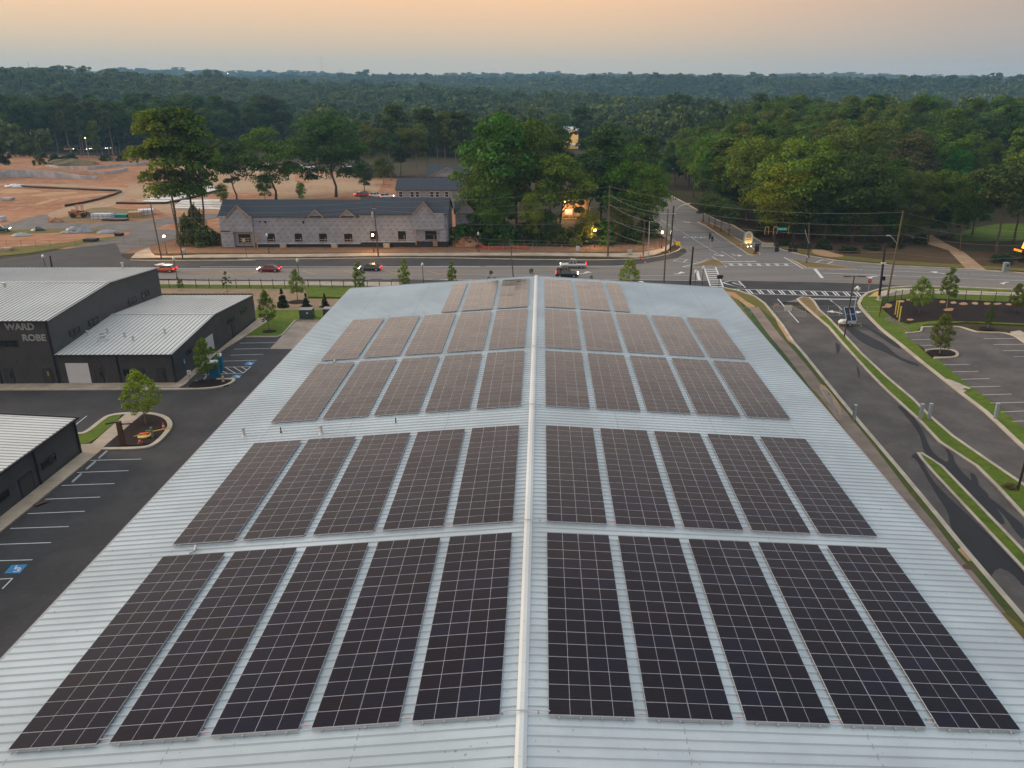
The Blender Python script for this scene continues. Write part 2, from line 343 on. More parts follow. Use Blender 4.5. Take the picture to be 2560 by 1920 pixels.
# straw slope, lawn strip and walk between lot and road
sheet('straw_slope', gp('M', [(60, 185), (2400, 200), (2400, 460), (1720, 442), (1190, 446), (1160, 250), (60, 250)]), .02, STRAW)
sheet('lawn_strip', gp('M', [(60, 143), (2500, 170), (2500, 202), (60, 188)]), .03, GRASS)
slab('lawn', gp('M', [(1190, 560), (1196, 445), (1720, 440), (2200, 446), (2200, 575), (1930, 566), (1650, 566), (1500, 725), (1440, 748), (1080, 752), (1260, 568)]), .10, GRASS)
slab('tall_grass', gp('M', [(1760, 196), (2300, 200), (2300, 310), (1800, 305)]), .35, GRASS)
slab('roadside_walk', [G('M', -300, 98)[:2], G('M', 2900, 118)[:2], G('M', 2900, 165)[:2], G('M', -300, 141)[:2]], .07, CONC)
slab('building_walk', gp('L', [(-700, 1082), (1480, 1066), (1505, 1052), (2150, 540), (2190, 500), (2300, 512), (2050, 680), (1800, 835), (1560, 1075), (1500, 1108), (-700, 1118)]), .13, CONCY)
kerb(smooth(gp('L', [(-700, 1123), (1500, 1121), (1740, 1116), (1890, 1092), (1965, 1050), (1955, 1032), (1900, 1036), (1815, 1037)]), 2))
slab('mulch_bed', smooth(gp('M', [(400, 1336), (495, 1254), (740, 1240), (890, 1252), (925, 1272), (870, 1316), (740, 1338)]), 1, True), .12, MULCH)
sheet('dumpster_pad', gp('M', [(1655, 568), (2300, 572), (2300, 890), (1355, 886)]), .006, PADC)
kerb(gp('M', [(1085, 752), (1440, 750), (1500, 728), (1648, 564), (2200, 566)]), .25, .16)
# front building's walk, island and grass
slab('front_walk', gp('N', [(682, 574), (672, 508), (762, 503), (1046, 254), (1186, 254), (862, 528), (838, 558), (-400, 1560), (-400, 1400), (0, 1114)]), .13, CONCY)
slab('grass_bed', smooth(gp('N', [(640, 424), (712, 420), (880, 290), (930, 268), (1042, 255), (760, 500), (640, 505)]), 1, True), .12, GRASS)
slab('mulch_island', smooth(gp('N', [(860, 530), (1185, 254), (1290, 262), (1372, 292), (1394, 340), (1342, 428), (1282, 488), (1190, 516), (1040, 521)]), 1, True), .125, MULCH)
kerb(smooth(gp('N', [(850, 543), (1160, 538), (1260, 520), (1345, 452), (1408, 372), (1414, 330), (1380, 284), (1290, 254), (1180, 247), (1020, 250), (905, 266), (850, 302), (712, 413), (640, 418)]), 2), .55)

# ---------------- main road, side road, intersection ----------------
gN = gp('F', [(-400, 935), (1560, 936), (2212, 936)])+gp('C', [(0, 984), (1500, 984), (1750, 965)])
gS = gp('F', [(-400, 1028), (1380, 1028), (2212, 1030)])+gp('C', [(-300, 1098), (0, 1106), (1600, 1106)])
kern = gp('F', [(1120, 868), (1300, 872), (1560, 872), (2212, 868)])+gp('B', [(300, 851), (700, 849), (1560, 838), (2000, 840)])+gp('C', [(700, 930), (1300, 936), (1480, 934), (1750, 925), (1880, 905), (1990, 880), (2060, 850), (2092, 818)])
side_l = gp('D', [(372, 640), (352, 608), (312, 575), (262, 535), (165, 490), (95, 410), (60, 300), (110, 235), (160, 185)])
far_r = gp('D', [(250, 160), (400, 240), (560, 330), (700, 395), (800, 425), (960, 520), (1050, 572), (1240, 642), (1400, 682), (1700, 732), (2212, 777)])+gp('H', [(1760, 1568), (2212, 1602), (2700, 1640)])
near_r = gp('E', [(2600, 374), (2212, 357), (1700, 334), (1420, 331), (1300, 337), (1200, 347), (1100, 378), (1060, 412), (1040, 450)])
road = gS[:2]+gp('C', [(-300, 1130), (1800, 1140)])+gp('D', [(720, 975), (760, 1080)])+near_r[::-1]+far_r[::-1]+side_l[::-1]+kern[::-1]+[gN[0]]
sheet('main_road', road, .004, OLD_ASPH)
sheet('new_lane_north', gN+gp('C', [(1900, 940), (2050, 915), (2130, 868), (2128, 850), (2095, 822)])+kern[::-1]+gp('F', [(1060, 840), (1000, 720), (600, 765), (300, 820), (-400, 900)]), .008, NEW_ASPH)
sheet('new_lane_south', gp('B', [(700, 1004), (1500, 1002)])+gp('C', [(0, 1108), (1600, 1106)])+gp('D', [(550, 906), (860, 905), (1600, 920), (2080, 935), (2212, 945)])+gp('E', [(1440, 331), (1300, 337), (1200, 347), (1100, 378), (1060, 412), (1040, 450), (1050, 490), (1120, 565), (1200, 645), (1000, 640), (740, 545), (640, 440), (600, 420), (400, 470), (300, 400), (200, 370), (70, 340), (60, 420)])+gp('C', [(1500, 1200), (0, 1200)])+gp('B', [(1500, 1060), (900, 1024)]), .0085, NEW_ASPH)
kerb(kern+side_l[:7], .45); kerb(far_r, .45); kerb(near_r+gp('E', [(1052, 480), (1120, 556), (1200, 636), (1330, 738), (1450, 838), (1650, 998)])+gp('O', [(1400, 240), (1560, 362), (1825, 612), (2100, 850)]), .6)
slab('north_walk', gp('F', [(1130, 850), (1180, 800), (1290, 757), (1310, 800), (1340, 828), (1480, 832), (1700, 820), (2212, 815)])+gp('B', [(700, 808), (1500, 800), (2212, 797)])+gp('C', [(0, 872), (400, 872), (1000, 872), (1500, 878), (1750, 868), (1900, 840), (1985, 795), (1990, 770), (1900, 715), (1860, 690), (1880, 690), (2010, 760), (2022, 800), (1960, 850), (1850, 892), (1700, 915), (1480, 908), (900, 897), (0, 896)])+gp('B', [(2212, 820), (1500, 822), (700, 832), (0, 838)])+gp('F', [(2212, 842), (1560, 848), (1400, 846), (1300, 848)]), .10, CONCY)
slab('side_median', smooth(gp('D', [(500, 400), (560, 428), (640, 480), (760, 562), (880, 642), (935, 678), (990, 690), (1032, 688), (1040, 678), (1000, 650), (940, 600), (830, 540), (700, 450), (600, 405), (540, 395)]), 1, True), .14, VERGE)
kerb(gp('D', [(500, 400), (560, 428), (640, 480), (760, 562), (880, 642), (935, 678), (990, 690), (1032, 688), (1040, 678), (1000, 650), (940, 600), (830, 540), (700, 450), (600, 405), (540, 395)]), .3, .17, True)
isl = gp('D', [(470, 778), (600, 730), (640, 722), (690, 738), (735, 778)]); slab('traffic_island', isl, .13, VERGE); kerb(isl, .22, .16, True)
isl2 = gp('D', [(1300, 720), (1440, 742), (1700, 775), (1880, 808), (1440, 796)]); slab('turn_island', isl2, .13, VERGE); kerb(isl2, .22, .16, True)
# east side: walk, verge, drives, medians, lot
slab('east_walk', gp('J', [(-60, 600), (60, 545), (250, 492), (430, 482), (700, 480), (1000, 495), (1600, 525), (2212, 546), (2800, 572), (2800, 615), (2212, 592), (1600, 575), (1000, 560), (560, 555), (420, 575), (200, 597)]), .14, CONC)
slab('ramp_pad', gp('E', [(1128, 398), (1150, 376), (1182, 366), (1182, 396)]), .147, flat('tactile_yellow', (.55, .30, .06), .8))
slab('east_verge', gp('E', [(1060, 440), (1075, 412), (1130, 380), (1200, 356), (1300, 343), (1420, 337), (1700, 341), (2212, 365), (2500, 380), (2500, 520), (2212, 605), (1800, 585), (1500, 605), (1440, 660), (1400, 690), (1480, 770), (1600, 880), (1830, 1052), (1940, 1134), (1820, 1134), (1660, 1000), (1450, 836), (1200, 634), (1120, 552), (1068, 480)])+[], .12, GRASS)
slab('east_verge_strip', gp('O', [(1100, 0), (1290, 140), (1400, 240), (1560, 360), (1825, 610), (2100, 850), (2100, 700), (1825, 482), (1700, 372), (1545, 250), (1430, 172), (1235, 0)]), .11, GRASS)
slab('flume', gp('E', [(1636, 985), (1700, 1000), (1832, 1056), (1772, 1092)]), .135, CONC)
slab('mulch_slope', gp('J', [(130, 745), (200, 690), (400, 642), (560, 637), (900, 632), (2212, 690), (2800, 715), (2800, 1010), (2212, 990), (1700, 970), (900, 950), (620, 980), (520, 1000), (330, 930), (150, 785)]), .16, MULCH)
for k, (a, b, ra, rb) in enumerate([(230, 735, 70, 38), (420, 670, 60, 22), (540, 650, 55, 14), (1030, 680, 55, 20), (1180, 690, 55, 20), (1330, 705, 70, 22), (1500, 700, 50, 22), (1670, 705, 60, 24), (1820, 708, 70, 18), (1990, 715, 50, 16), (1120, 790, 80, 25), (550, 940, 60, 14), (160, 755, 45, 16)]):
    sheet('clay_patch', gp('J', [(a+ra*math.cos(t)*rng.uniform(.7, 1.1), b+rb*math.sin(t)*rng.uniform(.7, 1.1)) for t in np.linspace(0, 6.0, 9)]), .166+.003*(k % 2), CLAY)
sheet('east_lot', gp('J', [(450, 1150), (640, 1128), (716, 1112), (722, 1062), (745, 1045), (1000, 1043), (1250, 1043), (1330, 1060), (1450, 1100), (1560, 1128), (2000, 1130), (2212, 1270), (3200, 2100)])+gp('O', [(2300, 800), (1825, 482), (1700, 372), (1545, 250), (1430, 172), (1235, 0)]), .125, DRIVE_ASPH)
kerb(smooth(gp('J', [(490, 1135), (640, 1130), (720, 1108), (715, 1062), (745, 1045), (1000, 1043), (1250, 1043), (1330, 1060), (1450, 1100), (1560, 1130), (2000, 1130), (2212, 1270), (2600, 1560)]), 2), .35, .28)
slab('corner_walk', gp('J', [(2010, 1122), (2150, 1104), (2400, 1230), (2400, 1370), (2212, 1255)]), .26, CONC)
slab('parking_island', smooth(gp('J', [(800, 1398), (880, 1384), (1020, 1380), (1150, 1392), (1210, 1432), (1190, 1462), (900, 1472)]), 1, True), .24, MULCH)
kerb(smooth(gp('J', [(780, 1388), (880, 1376), (1020, 1372), (1170, 1384), (1245, 1425), (1235, 1475), (1160, 1495), (900, 1500)]), 2), .4, .27)
dl = gp('E', [(70, 338), (200, 366), (300, 400), (372, 452), (500, 610), (570, 720), (640, 800), (760, 950), (905, 1130)])+gp('O', [(690, 440), (960, 760), (1190, 1040), (1400, 1300), (1560, 1490), (1740, 1700), (2000, 2010)])
sheet('drive', dl+gp('O', [(2300, 1500), (2100, 850), (1825, 610), (1560, 362), (1400, 240), (1290, 140), (1100, 0)])+gp('E', [(1200, 640), (1120, 565), (1050, 490), (900, 540), (740, 545), (560, 460), (400, 455), (372, 450)]), .006, DRIVE_ASPH)
slab('building_verge', [(28.3, 10)]+[p for p in offset(dl, .0)][::-1]+[(28.3, 121.6)], .11, DRYGRASS)
sheet('erosion_mat', gp('E', [(150, 380), (230, 440), (340, 590), (470, 760), (600, 930), (700, 1060), (640, 1060), (400, 730), (250, 530)]), .118, MAT_GREEN)
sheet('clay_strip', gp('E', [(85, 365), (160, 375), (245, 440), (300, 470), (330, 540), (395, 600), (415, 645), (470, 700), (462, 730), (540, 790), (560, 850), (615, 880), (640, 950), (690, 990), (700, 1030), (590, 900), (480, 760), (380, 620), (300, 520), (190, 430), (120, 395)]), .122, CLAY)
sheet('clay_strip_two', gp('E', [(440, 540), (520, 640), (580, 730), (600, 760), (540, 720), (470, 610)]), .122, CLAY)
wl = gp('E', [(330, 480), (420, 600), (490, 690), (590, 800), (690, 920), (760, 1010), (780, 1040)])+gp('O', [(495, 245), (620, 400), (760, 570), (900, 750), (1050, 950), (1200, 1130), (1350, 1330), (1540, 1560), (1700, 1760)])
slab('drive_walk', offset(wl, 0)+offset(wl, -1.8)[::-1], .135, WETCONC); sheet('kerb_grass', [p for p in wl[:]]+[p for p in dl[::-1] if p[1] < wl[0][1]], .116, WORN)
kerb(dl, .5, .15)
md = gp('E', [(606, 422), (640, 408), (690, 412), (722, 440), (760, 500), (830, 560), (940, 680), (1060, 810), (1230, 970), (1420, 1130)])+gp('O', [(1180, 400), (1330, 530), (1560, 690), (1825, 870), (2200, 1160), (2200, 1440), (1825, 1080), (1640, 880), (1500, 740), (1240, 570), (1100, 420), (870, 210)])+gp('E', [(1100, 930), (940, 750), (830, 620), (735, 540), (690, 500), (640, 455)])
slab('drive_median', md, .13, GRASS); kerb(md, .42, .16, True)
slab('median_nose', gp('E', [(612, 422), (642, 413), (688, 416), (716, 442), (758, 504), (800, 545), (760, 552), (700, 505), (645, 455)]), .15, VERGE)
m2 = gp('O', [(1092, 648), (1112, 648), (1180, 690), (1255, 740), (1825, 1335), (2100, 1620), (2100, 1760), (1825, 1455), (1200, 785), (1120, 690)])
slab('small_median', m2, .13, GRASS); kerb(m2, .34, .16, True)
# damp patches left on the drive
for pts in ([(1035, 665), (1090, 640), (1150, 760), (1230, 880), (1500, 1130), (1700, 1330), (1840, 1480), (1840, 1590), (1740, 1470), (1640, 1430), (1580, 1520), (1480, 1390), (1370, 1290), (1320, 1160), (1300, 1050), (1225, 940), (1190, 880), (1120, 760), (1080, 690)],
            [(940, 312), (1010, 330), (1090, 430), (1140, 520), (1170, 600), (1215, 660), (1310, 720), (1290, 620), (1240, 580), (1330, 640), (1350, 720), (1440, 820), (1560, 900), (1600, 980), (1690, 1100), (1690, 1150), (1590, 1080), (1460, 940), (1400, 880), (1280, 770), (1200, 700), (1130, 640), (1110, 530), (1060, 450), (990, 370)],
            [(1570, 940), (1640, 990), (1760, 1090), (1830, 1150), (1830, 1260), (1760, 1180), (1700, 1090), (1590, 980)],
            [(1440, 770), (1500, 800), (1520, 900), (1600, 1010), (1560, 990), (1490, 900)]):
    DPZ[0] += .0012; sheet('damp_patch', smooth(gp('O', pts), 1, True), DPZ[0], WET)
for pts in ([(930, 590), (1000, 620), (1130, 690), (1230, 740), (1320, 830), (1450, 870), (1480, 900), (1370, 870), (1240, 800), (1150, 770), (1050, 720), (960, 640)], [(870, 720), (915, 750), (905, 790), (885, 815), (880, 770)], [(715, 430), (840, 425), (905, 480), (905, 500), (740, 480)], [(1060, 600), (1160, 640), (1330, 740), (1350, 790), (1180, 680)], [(1025, 880), (1050, 930), (1045, 1000), (1030, 940)], [(470, 600), (520, 640), (545, 665), (500, 640)]):
    DPZ[0] += .0006; sheet('damp_patch', smooth(gp('E', pts), 1, True), DPZ[0], WET)
sheet('puddle', smooth(gp('O', [(425, 205), (465, 215), (500, 270), (510, 320), (540, 350), (555, 420), (535, 390), (500, 340), (470, 280), (440, 235)]), 1, True), .139, NT('puddle_water').base((.05, .04, .03), .04, 0, .6))
sheet('wash_silt', smooth(gp('O', [(400, 190), (430, 165), (500, 245), (560, 330), (555, 400), (480, 310)]), 1, True), .1365, TAN)
sheet('wash_silt', gp('O', [(1365, 1320), (1390, 1300), (1480, 1390), (1440, 1400)]), .1365, CLAY)

# ---------------- site roads and plots on the far left ----------------
sheet('site_road', smooth(gp('F', [(-500, 905), (0, 868), (300, 820), (600, 760), (900, 690), (1125, 645), (1110, 622), (1360, 588), (1640, 612), (1620, 640), (1500, 690), (1300, 738), (1170, 765), (1060, 800), (1040, 840), (1140, 885), (900, 945), (-500, 1000)]), 1, True), -.05, SITE_ASPH)
sheet('site_road', smooth(gp('F', [(-500, 690), (0, 572), (200, 510), (400, 460), (450, 515), (520, 538), (900, 543), (1200, 528), (1500, 490), (1900, 455), (1900, 500), (1560, 535), (1400, 560), (1340, 592), (1110, 626), (1000, 605), (700, 588), (300, 592), (0, 612)]), 1, True), -.052, SITE_ASPH)
sheet('site_track', smooth(gp('F', [(400, 462), (560, 408), (850, 352), (1000, 303), (1060, 272), (1050, 254), (900, 247), (500, 228), (200, 215), (-200, 225), (-200, 205), (300, 203), (700, 212), (1000, 236), (1250, 240), (1460, 203), (1480, 225), (1390, 282), (1180, 325), (1000, 368), (985, 398), (760, 432), (560, 500), (455, 520)]), 1, True), -.048, TAN)
sheet('site_plot', smooth(gp('S', [(700, 590), (780, 545), (930, 520), (1010, 470), (1300, 400), (1600, 430), (1900, 440), (2040, 520), (1900, 560), (1500, 600), (1100, 605)]), 1, True), -.045, VERGE)
sheet('site_yard', gp('S', [(1130, 500), (1280, 455), (1640, 470), (1660, 570), (1130, 550)]), -.04, SITE_ASPH)
for pts in ([(0, 960), (300, 925), (900, 870), (1090, 830), (1560, 790), (1560, 810), (1000, 910), (400, 1010), (0, 1050)], [(0, 725), (300, 700), (900, 690), (1500, 700), (1520, 760), (700, 740), (0, 770)]):
    sheet('verge_patch', gp('S', pts), -.04, DRYGRASS)
for pts in ([(0, 180), (220, 160), (600, 200), (450, 215), (0, 235)], [(350, 260), (740, 200), (1080, 215), (880, 240), (560, 265)], [(720, 290), (1100, 240), (1480, 215), (1400, 250), (900, 300)], [(420, 370), (760, 280), (800, 300), (520, 380)]):
    sheet('grading_ruts', smooth(gp('S', pts), 1, True), -.07, CLAY)
# ---------------- painted markings ----------------
def seg(c, *pts, wd=.12, mi=0, z=None): mark(gp(c, pts), wd, mi)
def dashes(c, a, b, n, on=.35, wd=.12, mi=0):
    A, B = np.array(G(c, *a)[:2]), np.array(G(c, *b)[:2])
    for k in range(n): mark([A+(B-A)*(k/n), A+(B-A)*((k+on)/n)], wd, mi)
def turn_arrow(c, pts, head, wd=.35):
    P = gp(c, pts); mark(smooth(P, 2), wd); markpoly(gp(c, head), 0, .0005)
seg('F', (-300, 936), (1560, 936), (2212, 936), wd=.2); mark(gp('B', [(0, 908), (2212, 905)]), .2); seg('C', (400, 987), (1500, 986), (1680, 980), wd=.2)
for dy in (0, 4): seg('F', (-300, 966+dy), (2212, 970+dy), wd=.14, mi=1)
seg('B', (0, 936), (1200, 938), (2212, 938), wd=.16, mi=1); seg('B', (0, 967), (1500, 972), (2212, 966), wd=.16, mi=1)
for k in range(6): seg('B', (150+k*330, 940), (250+k*330, 966), wd=.25, mi=1)
seg('C', (0, 1048), (160, 1050), wd=.16, mi=1); seg('C', (300, 1022), (1570, 1020), wd=.16, mi=1)
seg('C', (350, 1062), (1100, 1064), wd=.1); seg('D', (0, 858), (480, 860), wd=.12); seg('C', (0, 1104), (1560, 1105), wd=.16); seg('D', (0, 897), (550, 905), wd=.18)
dashes('B', (1280, 1005), (2100, 1005), 5, .4, .14)
turn_arrow('C', [(1180, 1052), (1230, 1052), (1265, 1044), (1280, 1040)], [(1240, 1042), (1272, 1032), (1315, 1042)]); turn_arrow('C', [(2020, 1054), (2060, 1054), (2080, 1046)], [(2055, 1046), (2085, 1034), (2120, 1046)])
markpoly(gp('C', [(1690, 1115), (1745, 1116), (1765, 1124), (1760, 1130), (1720, 1122), (1690, 1122)]))
markpoly(gp('D', [(480, 820), (505, 820), (525, 900), (500, 900)]))
markpoly(gp('F', [(1330, 905), (1400, 890), (1430, 890), (1400, 905), (1360, 912)]))
# north-south crossing, channelising triangle, zebra along the mall drive
MZ[0] = .020
seg('D', (553, 786), (608, 952), wd=.3); seg('D', (652, 786), (722, 968), wd=.3)
for k in range(9):
    y0 = 806+k*18.5; seg('D', (563+k*6.2, y0), (655+k*6.6, y0), wd=.55)
seg('D', (705, 742), (1005, 737), wd=.5); seg('D', (735, 757), (1318, 757), wd=.16); seg('D', (750, 775), (1345, 778), wd=.16)
for k in range(7): seg('D', (770+k*79, 757), (790+k*79, 776), wd=.3); seg('D', (787+k*79, 757), (807+k*79, 776), wd=.3)
seg('D', (370, 785), (525, 745), (625, 697), (750, 785), wd=.28); seg('D', (370, 786), (750, 786), wd=.18); seg('D', (1245, 703), (1410, 800), wd=.32); seg('D', (1410, 800), (1920, 812), wd=.18); seg('D', (1270, 712), (1345, 722), wd=.14)
seg('D', (285, 735), (345, 715), (480, 735), (530, 745), wd=.18); seg('D', (285, 735), (440, 752), (505, 752), wd=.18); seg('D', (375, 742), (410, 722), wd=.25)
seg('D', (1515, 748), (1580, 722), wd=.25); seg('D', (1605, 765), (1670, 738), wd=.25); seg('D', (1560, 725), (1660, 740), wd=.15); seg('D', (1520, 748), (1605, 765), wd=.15)
markpoly(gp('D', [(1497, 803), (1525, 803), (1590, 882), (1562, 882)]))
seg('D', (1575, 838), (2212, 862), wd=.14)
for pts in ([(1100, 742), (1102, 720)],): pass
turn_arrow('D', [(640, 676), (670, 688), (700, 687)], [(695, 680), (735, 688), (700, 695)], .3); turn_arrow('D', [(795, 676), (825, 688), (850, 687)], [(845, 680), (888, 688), (850, 695)], .3); turn_arrow('D', [(375, 392), (400, 402), (415, 400)], [(405, 395), (440, 402), (412, 405)], .3)
seg('D', (700, 650), (830, 725), wd=.12); seg('D', (340, 470), (700, 690), wd=.12); dashes('D', (640, 530), (700, 580), 3)
seg('D', (100, 330), (330, 470), wd=.12)
# zebra with doubled bars across the shopping drive, gore
seg('I', (110, 285), (900, 305), (1790, 330), wd=.22); seg('I', (330, 340), (1700, 377), wd=.2)
for k in range(12):
    x0 = 262+k*124.5; yy = 289+k*2.9
    seg('I', (x0, yy), (x0+50, yy+48), wd=.28); seg('I', (x0+34, yy), (x0+84, yy+50), wd=.28)
seg('I', (120, 215), (200, 195), (310, 195), (385, 275), (290, 265), (130, 215), wd=.22); seg('I', (130, 220), (300, 268), wd=.22); seg('I', (230, 215), (300, 205), (345, 240), (240, 215), wd=.2); seg('I', (240, 222), (345, 250), wd=.2)
seg('I', (755, 402), (998, 676), wd=.2); seg('I', (1130, 402), (1670, 408), wd=.5); seg('I', (1362, 415), (1500, 528), wd=.2)
turn_arrow('I', [(1500, 572), (1440, 556), (1390, 550)], [(1320, 550), (1390, 532), (1408, 562)], .4); turn_arrow('I', [(1640, 556), (1670, 555)], [(1660, 540), (1725, 553), (1672, 570)], .4)
turn_arrow('E', [(1172, 257), (1145, 257), (1128, 262)], [(1095, 262), (1140, 262), (1128, 275)], .4); turn_arrow('E', [(2105, 300), (2085, 299), (2068, 304)], [(2035, 304), (2080, 304), (2068, 316)], .4); turn_arrow('E', [(1650, 240), (1600, 232)], [(1545, 224), (1600, 224), (1590, 236)], .3)
seg('E', (800, 275), (1500, 292), (2212, 322), (2600, 340), wd=.14, mi=1); seg('E', (800, 279), (1500, 297), (2212, 327), (2600, 345), wd=.14, mi=1); seg('E', (790, 235), (1500, 262), (2212, 290), (2600, 306), wd=.12)
seg('E', (1050, 211), (1700, 238), (2212, 262), (2600, 282), wd=.13); seg('E', (1060, 190), (1600, 208), (2212, 232), (2600, 250), wd=.13)
# west lot stalls
for a, b in (((1010, 821), (1420, 813)), ((945, 890), (1350, 880)), ((905, 960), (1280, 948)), ((820, 1028), (1205, 1018)), ((815, 1098), (1137, 1092)), ((600, 1182), (1052, 1165))): seg('M', a, b, wd=.1)
for a, b in (((1137, 1092), (1052, 1165)), ((845, 1098), (960, 1168)), ((940, 1096), (1052, 1165)), ((1035, 1095), (1092, 1132)), ((815, 1145), (868, 1170)), ((500, 1252), (640, 1245)), ((740, 1243), (880, 1243))): seg('M', a, b, wd=.1)
for a, b in (((750, 635), (1172, 624)), ((638, 735), (1066, 720)), ((510, 843), (950, 827)), ((375, 957), (832, 939)), ((230, 1077), (703, 1057)), ((85, 1200), (570, 1184)), ((-60, 1334), (425, 1317)), ((-220, 1474), (269, 1460)), ((-330, 1640), (105, 1614)), ((105, 1614), (20, 1700)), ((630, 338), (720, 266))): seg('N', a, b, wd=.1)
MZ[0] = .0145+.125
for a, b in (((1410, 707), (1560, 705)), ((1480, 748), (1620, 745)), ((1640, 885), (1825, 882)), ((1705, 935), (1890, 931)), ((1765, 988), (1968, 983)), ((1830, 1042), (2043, 1037)), ((1915, 1098), (2125, 1093)), ((1925, 700), (2150, 698)), ((1995, 742), (2300, 739)), ((2065, 785), (2300, 782)), ((2137, 828), (2340, 826))): mark([tuple(at(*px('E', *q), .125)[:2]) for q in (a, b)], .1)
for a, b in (((1590, 298), (1860, 291)), ((1665, 360), (1860, 351)), ((1745, 425), (1900, 418))): mark([tuple(at(*px('O', *q), .125)[:2]) for q in (a, b)], .1)
# wheelchair symbols: blue squares with a white figure
def access(c, q):
    P = gp(c, q); o, ex, ey = np.array(P[0]), np.array(P[3])-np.array(P[0]), np.array(P[1])-np.array(P[0])
    MZ[0] = .014; markpoly(P, 2); MZ[0] = .019
    f = lambda u, v: tuple(o+ex*u+ey*v)
    mark([f(.62+.2*math.cos(t), .42+.24*math.sin(t)) for t in np.linspace(-2.3, 1.6, 14)], .09); mark([f(.40, .80), f(.44, .52), f(.66, .50), f(.80, .22), f(.9, .26)], .11); mark([f(.43, .66), f(.62, .66)], .09)
    markpoly([f(.39+.06*math.cos(t), .88+.07*math.sin(t)) for t in np.linspace(0, 5.6, 8)])
access('M', [(1060, 1071), (1096, 1037), (1190, 1035), (1150, 1073)]); access('M', [(905, 1223), (942, 1187), (1035, 1185), (1008, 1223)]); access('N', [(35, 1572), (95, 1503), (228, 1497), (165, 1571)])
struct(MK.obj('road_markings', [WHITE, YELLOW, PBLUE])); struct(KB.obj('kerb', KERB))
MZ[0] = .016
p0 = G('D', 490, 530); t_ = text('road_lettering', 'ONLY', 3.0, WHITE, None, (p0[0], p0[1], .03), (0, 0, R(180)), .002); struct(t_)

# ---------------- metals of the roofs ----------------
def roof_metal(name, c, rough=.36, metal=.25, grime=.12):
    t = NT(name); a = t.noise(.12, 5, .6); b = t.noise(1.1, 4, .6, stretch=(.25, 2.2, 1)); g = t.noise(14, 2)
    col = t.mix(t.step(a, .35, .66), tuple(v*(1-grime) for v in c), c); col = t.mix(t.math('MULTIPLY', t.step(b, .5, .75), .35), col, tuple(v*.80 for v in c)); col = t.mix(t.math('MULTIPLY', t.step(g, .62, .72), .25), col, tuple(v*.55 for v in c)); q = t.noise(4.5, 1); col = t.mix(t.math('MULTIPLY', t.step(q, .745, .765), .6), col, tuple(v*.3 for v in c))
    t.base(col, rough, metal, .5); MATS[name] = t.m; return t.m
ROOFM = roof_metal('roof_steel', (.45, .50, .51), .36, .25, .2); WROOF = roof_metal('white_roof_steel', (.56, .56, .52), .42, .15)
def siding(name, c, axis=0, pitch=.3):
    t = NT(name); tc = t.n('ShaderNodeTexCoord'); s = t.n('ShaderNodeSeparateXYZ'); t.t.links.new(tc.outputs['Object'], s.inputs[0])
    fr = t.math('FRACT', t.math('DIVIDE', s.outputs[axis], pitch)); rib = t.math('LESS_THAN', fr, .22); a = t.noise(.6, 4)
    col = t.mix(t.step(a, .3, .7), tuple(v*.85 for v in c), tuple(v*1.1 for v in c)); col = t.mix(t.math('MULTIPLY', rib, .3), col, tuple(v*1.5 for v in c))
    t.base(col, .5, 0, .4); t.bump(t.step(t.math('PINGPONG', fr, .5), .08, .2), .6, .04); MATS[name] = t.m; return t.m
SIDX, SIDY = siding('dark_siding_x', (.046, .046, .049), 0), siding('dark_siding_y', (.056, .056, .058), 1)
TRIM = flat('dark_trim', (.020, .020, .028), .4)
GREY_DOOR = flat('garage_white', (.55, .55, .54), .5)
def ribbed(mb, x0, z0, x1, z1, ya, yb, pitch, rib=.075, wtop=.06, wbot=.16, along='y', mi=0):
    """a slope from (x0,z0) to (x1,z1), ribs running down the slope at every `pitch` along the ridge"""
    n = int(round((yb-ya)/pitch)); prof = []
    for k in range(n):
        y = ya+k*pitch
        prof += [(y, 0), (y+pitch*.5-wbot/2, 0), (y+pitch*.5-wtop/2, rib), (y+pitch*.5+wtop/2, rib), (y+pitch*.5+wbot/2, 0)]
    prof.append((ya+n*pitch, 0)); vs = []
    for y, h in prof:
        vs += [(x0, y, z0+h), (x1, y, z1+h)] if along == 'y' else [(y, x0, z0+h), (y, x1, z1+h)]
    fs = []
    for k in range(len(prof)-1):
        f = (2*k, 2*k+1, 2*k+3, 2*k+2); a, b, c = (np.array(vs[i]) for i in f[:3])
        fs.append(f if np.cross(b-a, c-b)[2] > 0 else f[::-1])
    mb.add(vs, fs, mi)
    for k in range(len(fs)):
        if k % 5 in (1, 3): mb.mi[-len(fs)+k] = 1  # rib sides get a darker colour that paints in the ribs' shadow lines
    return mb

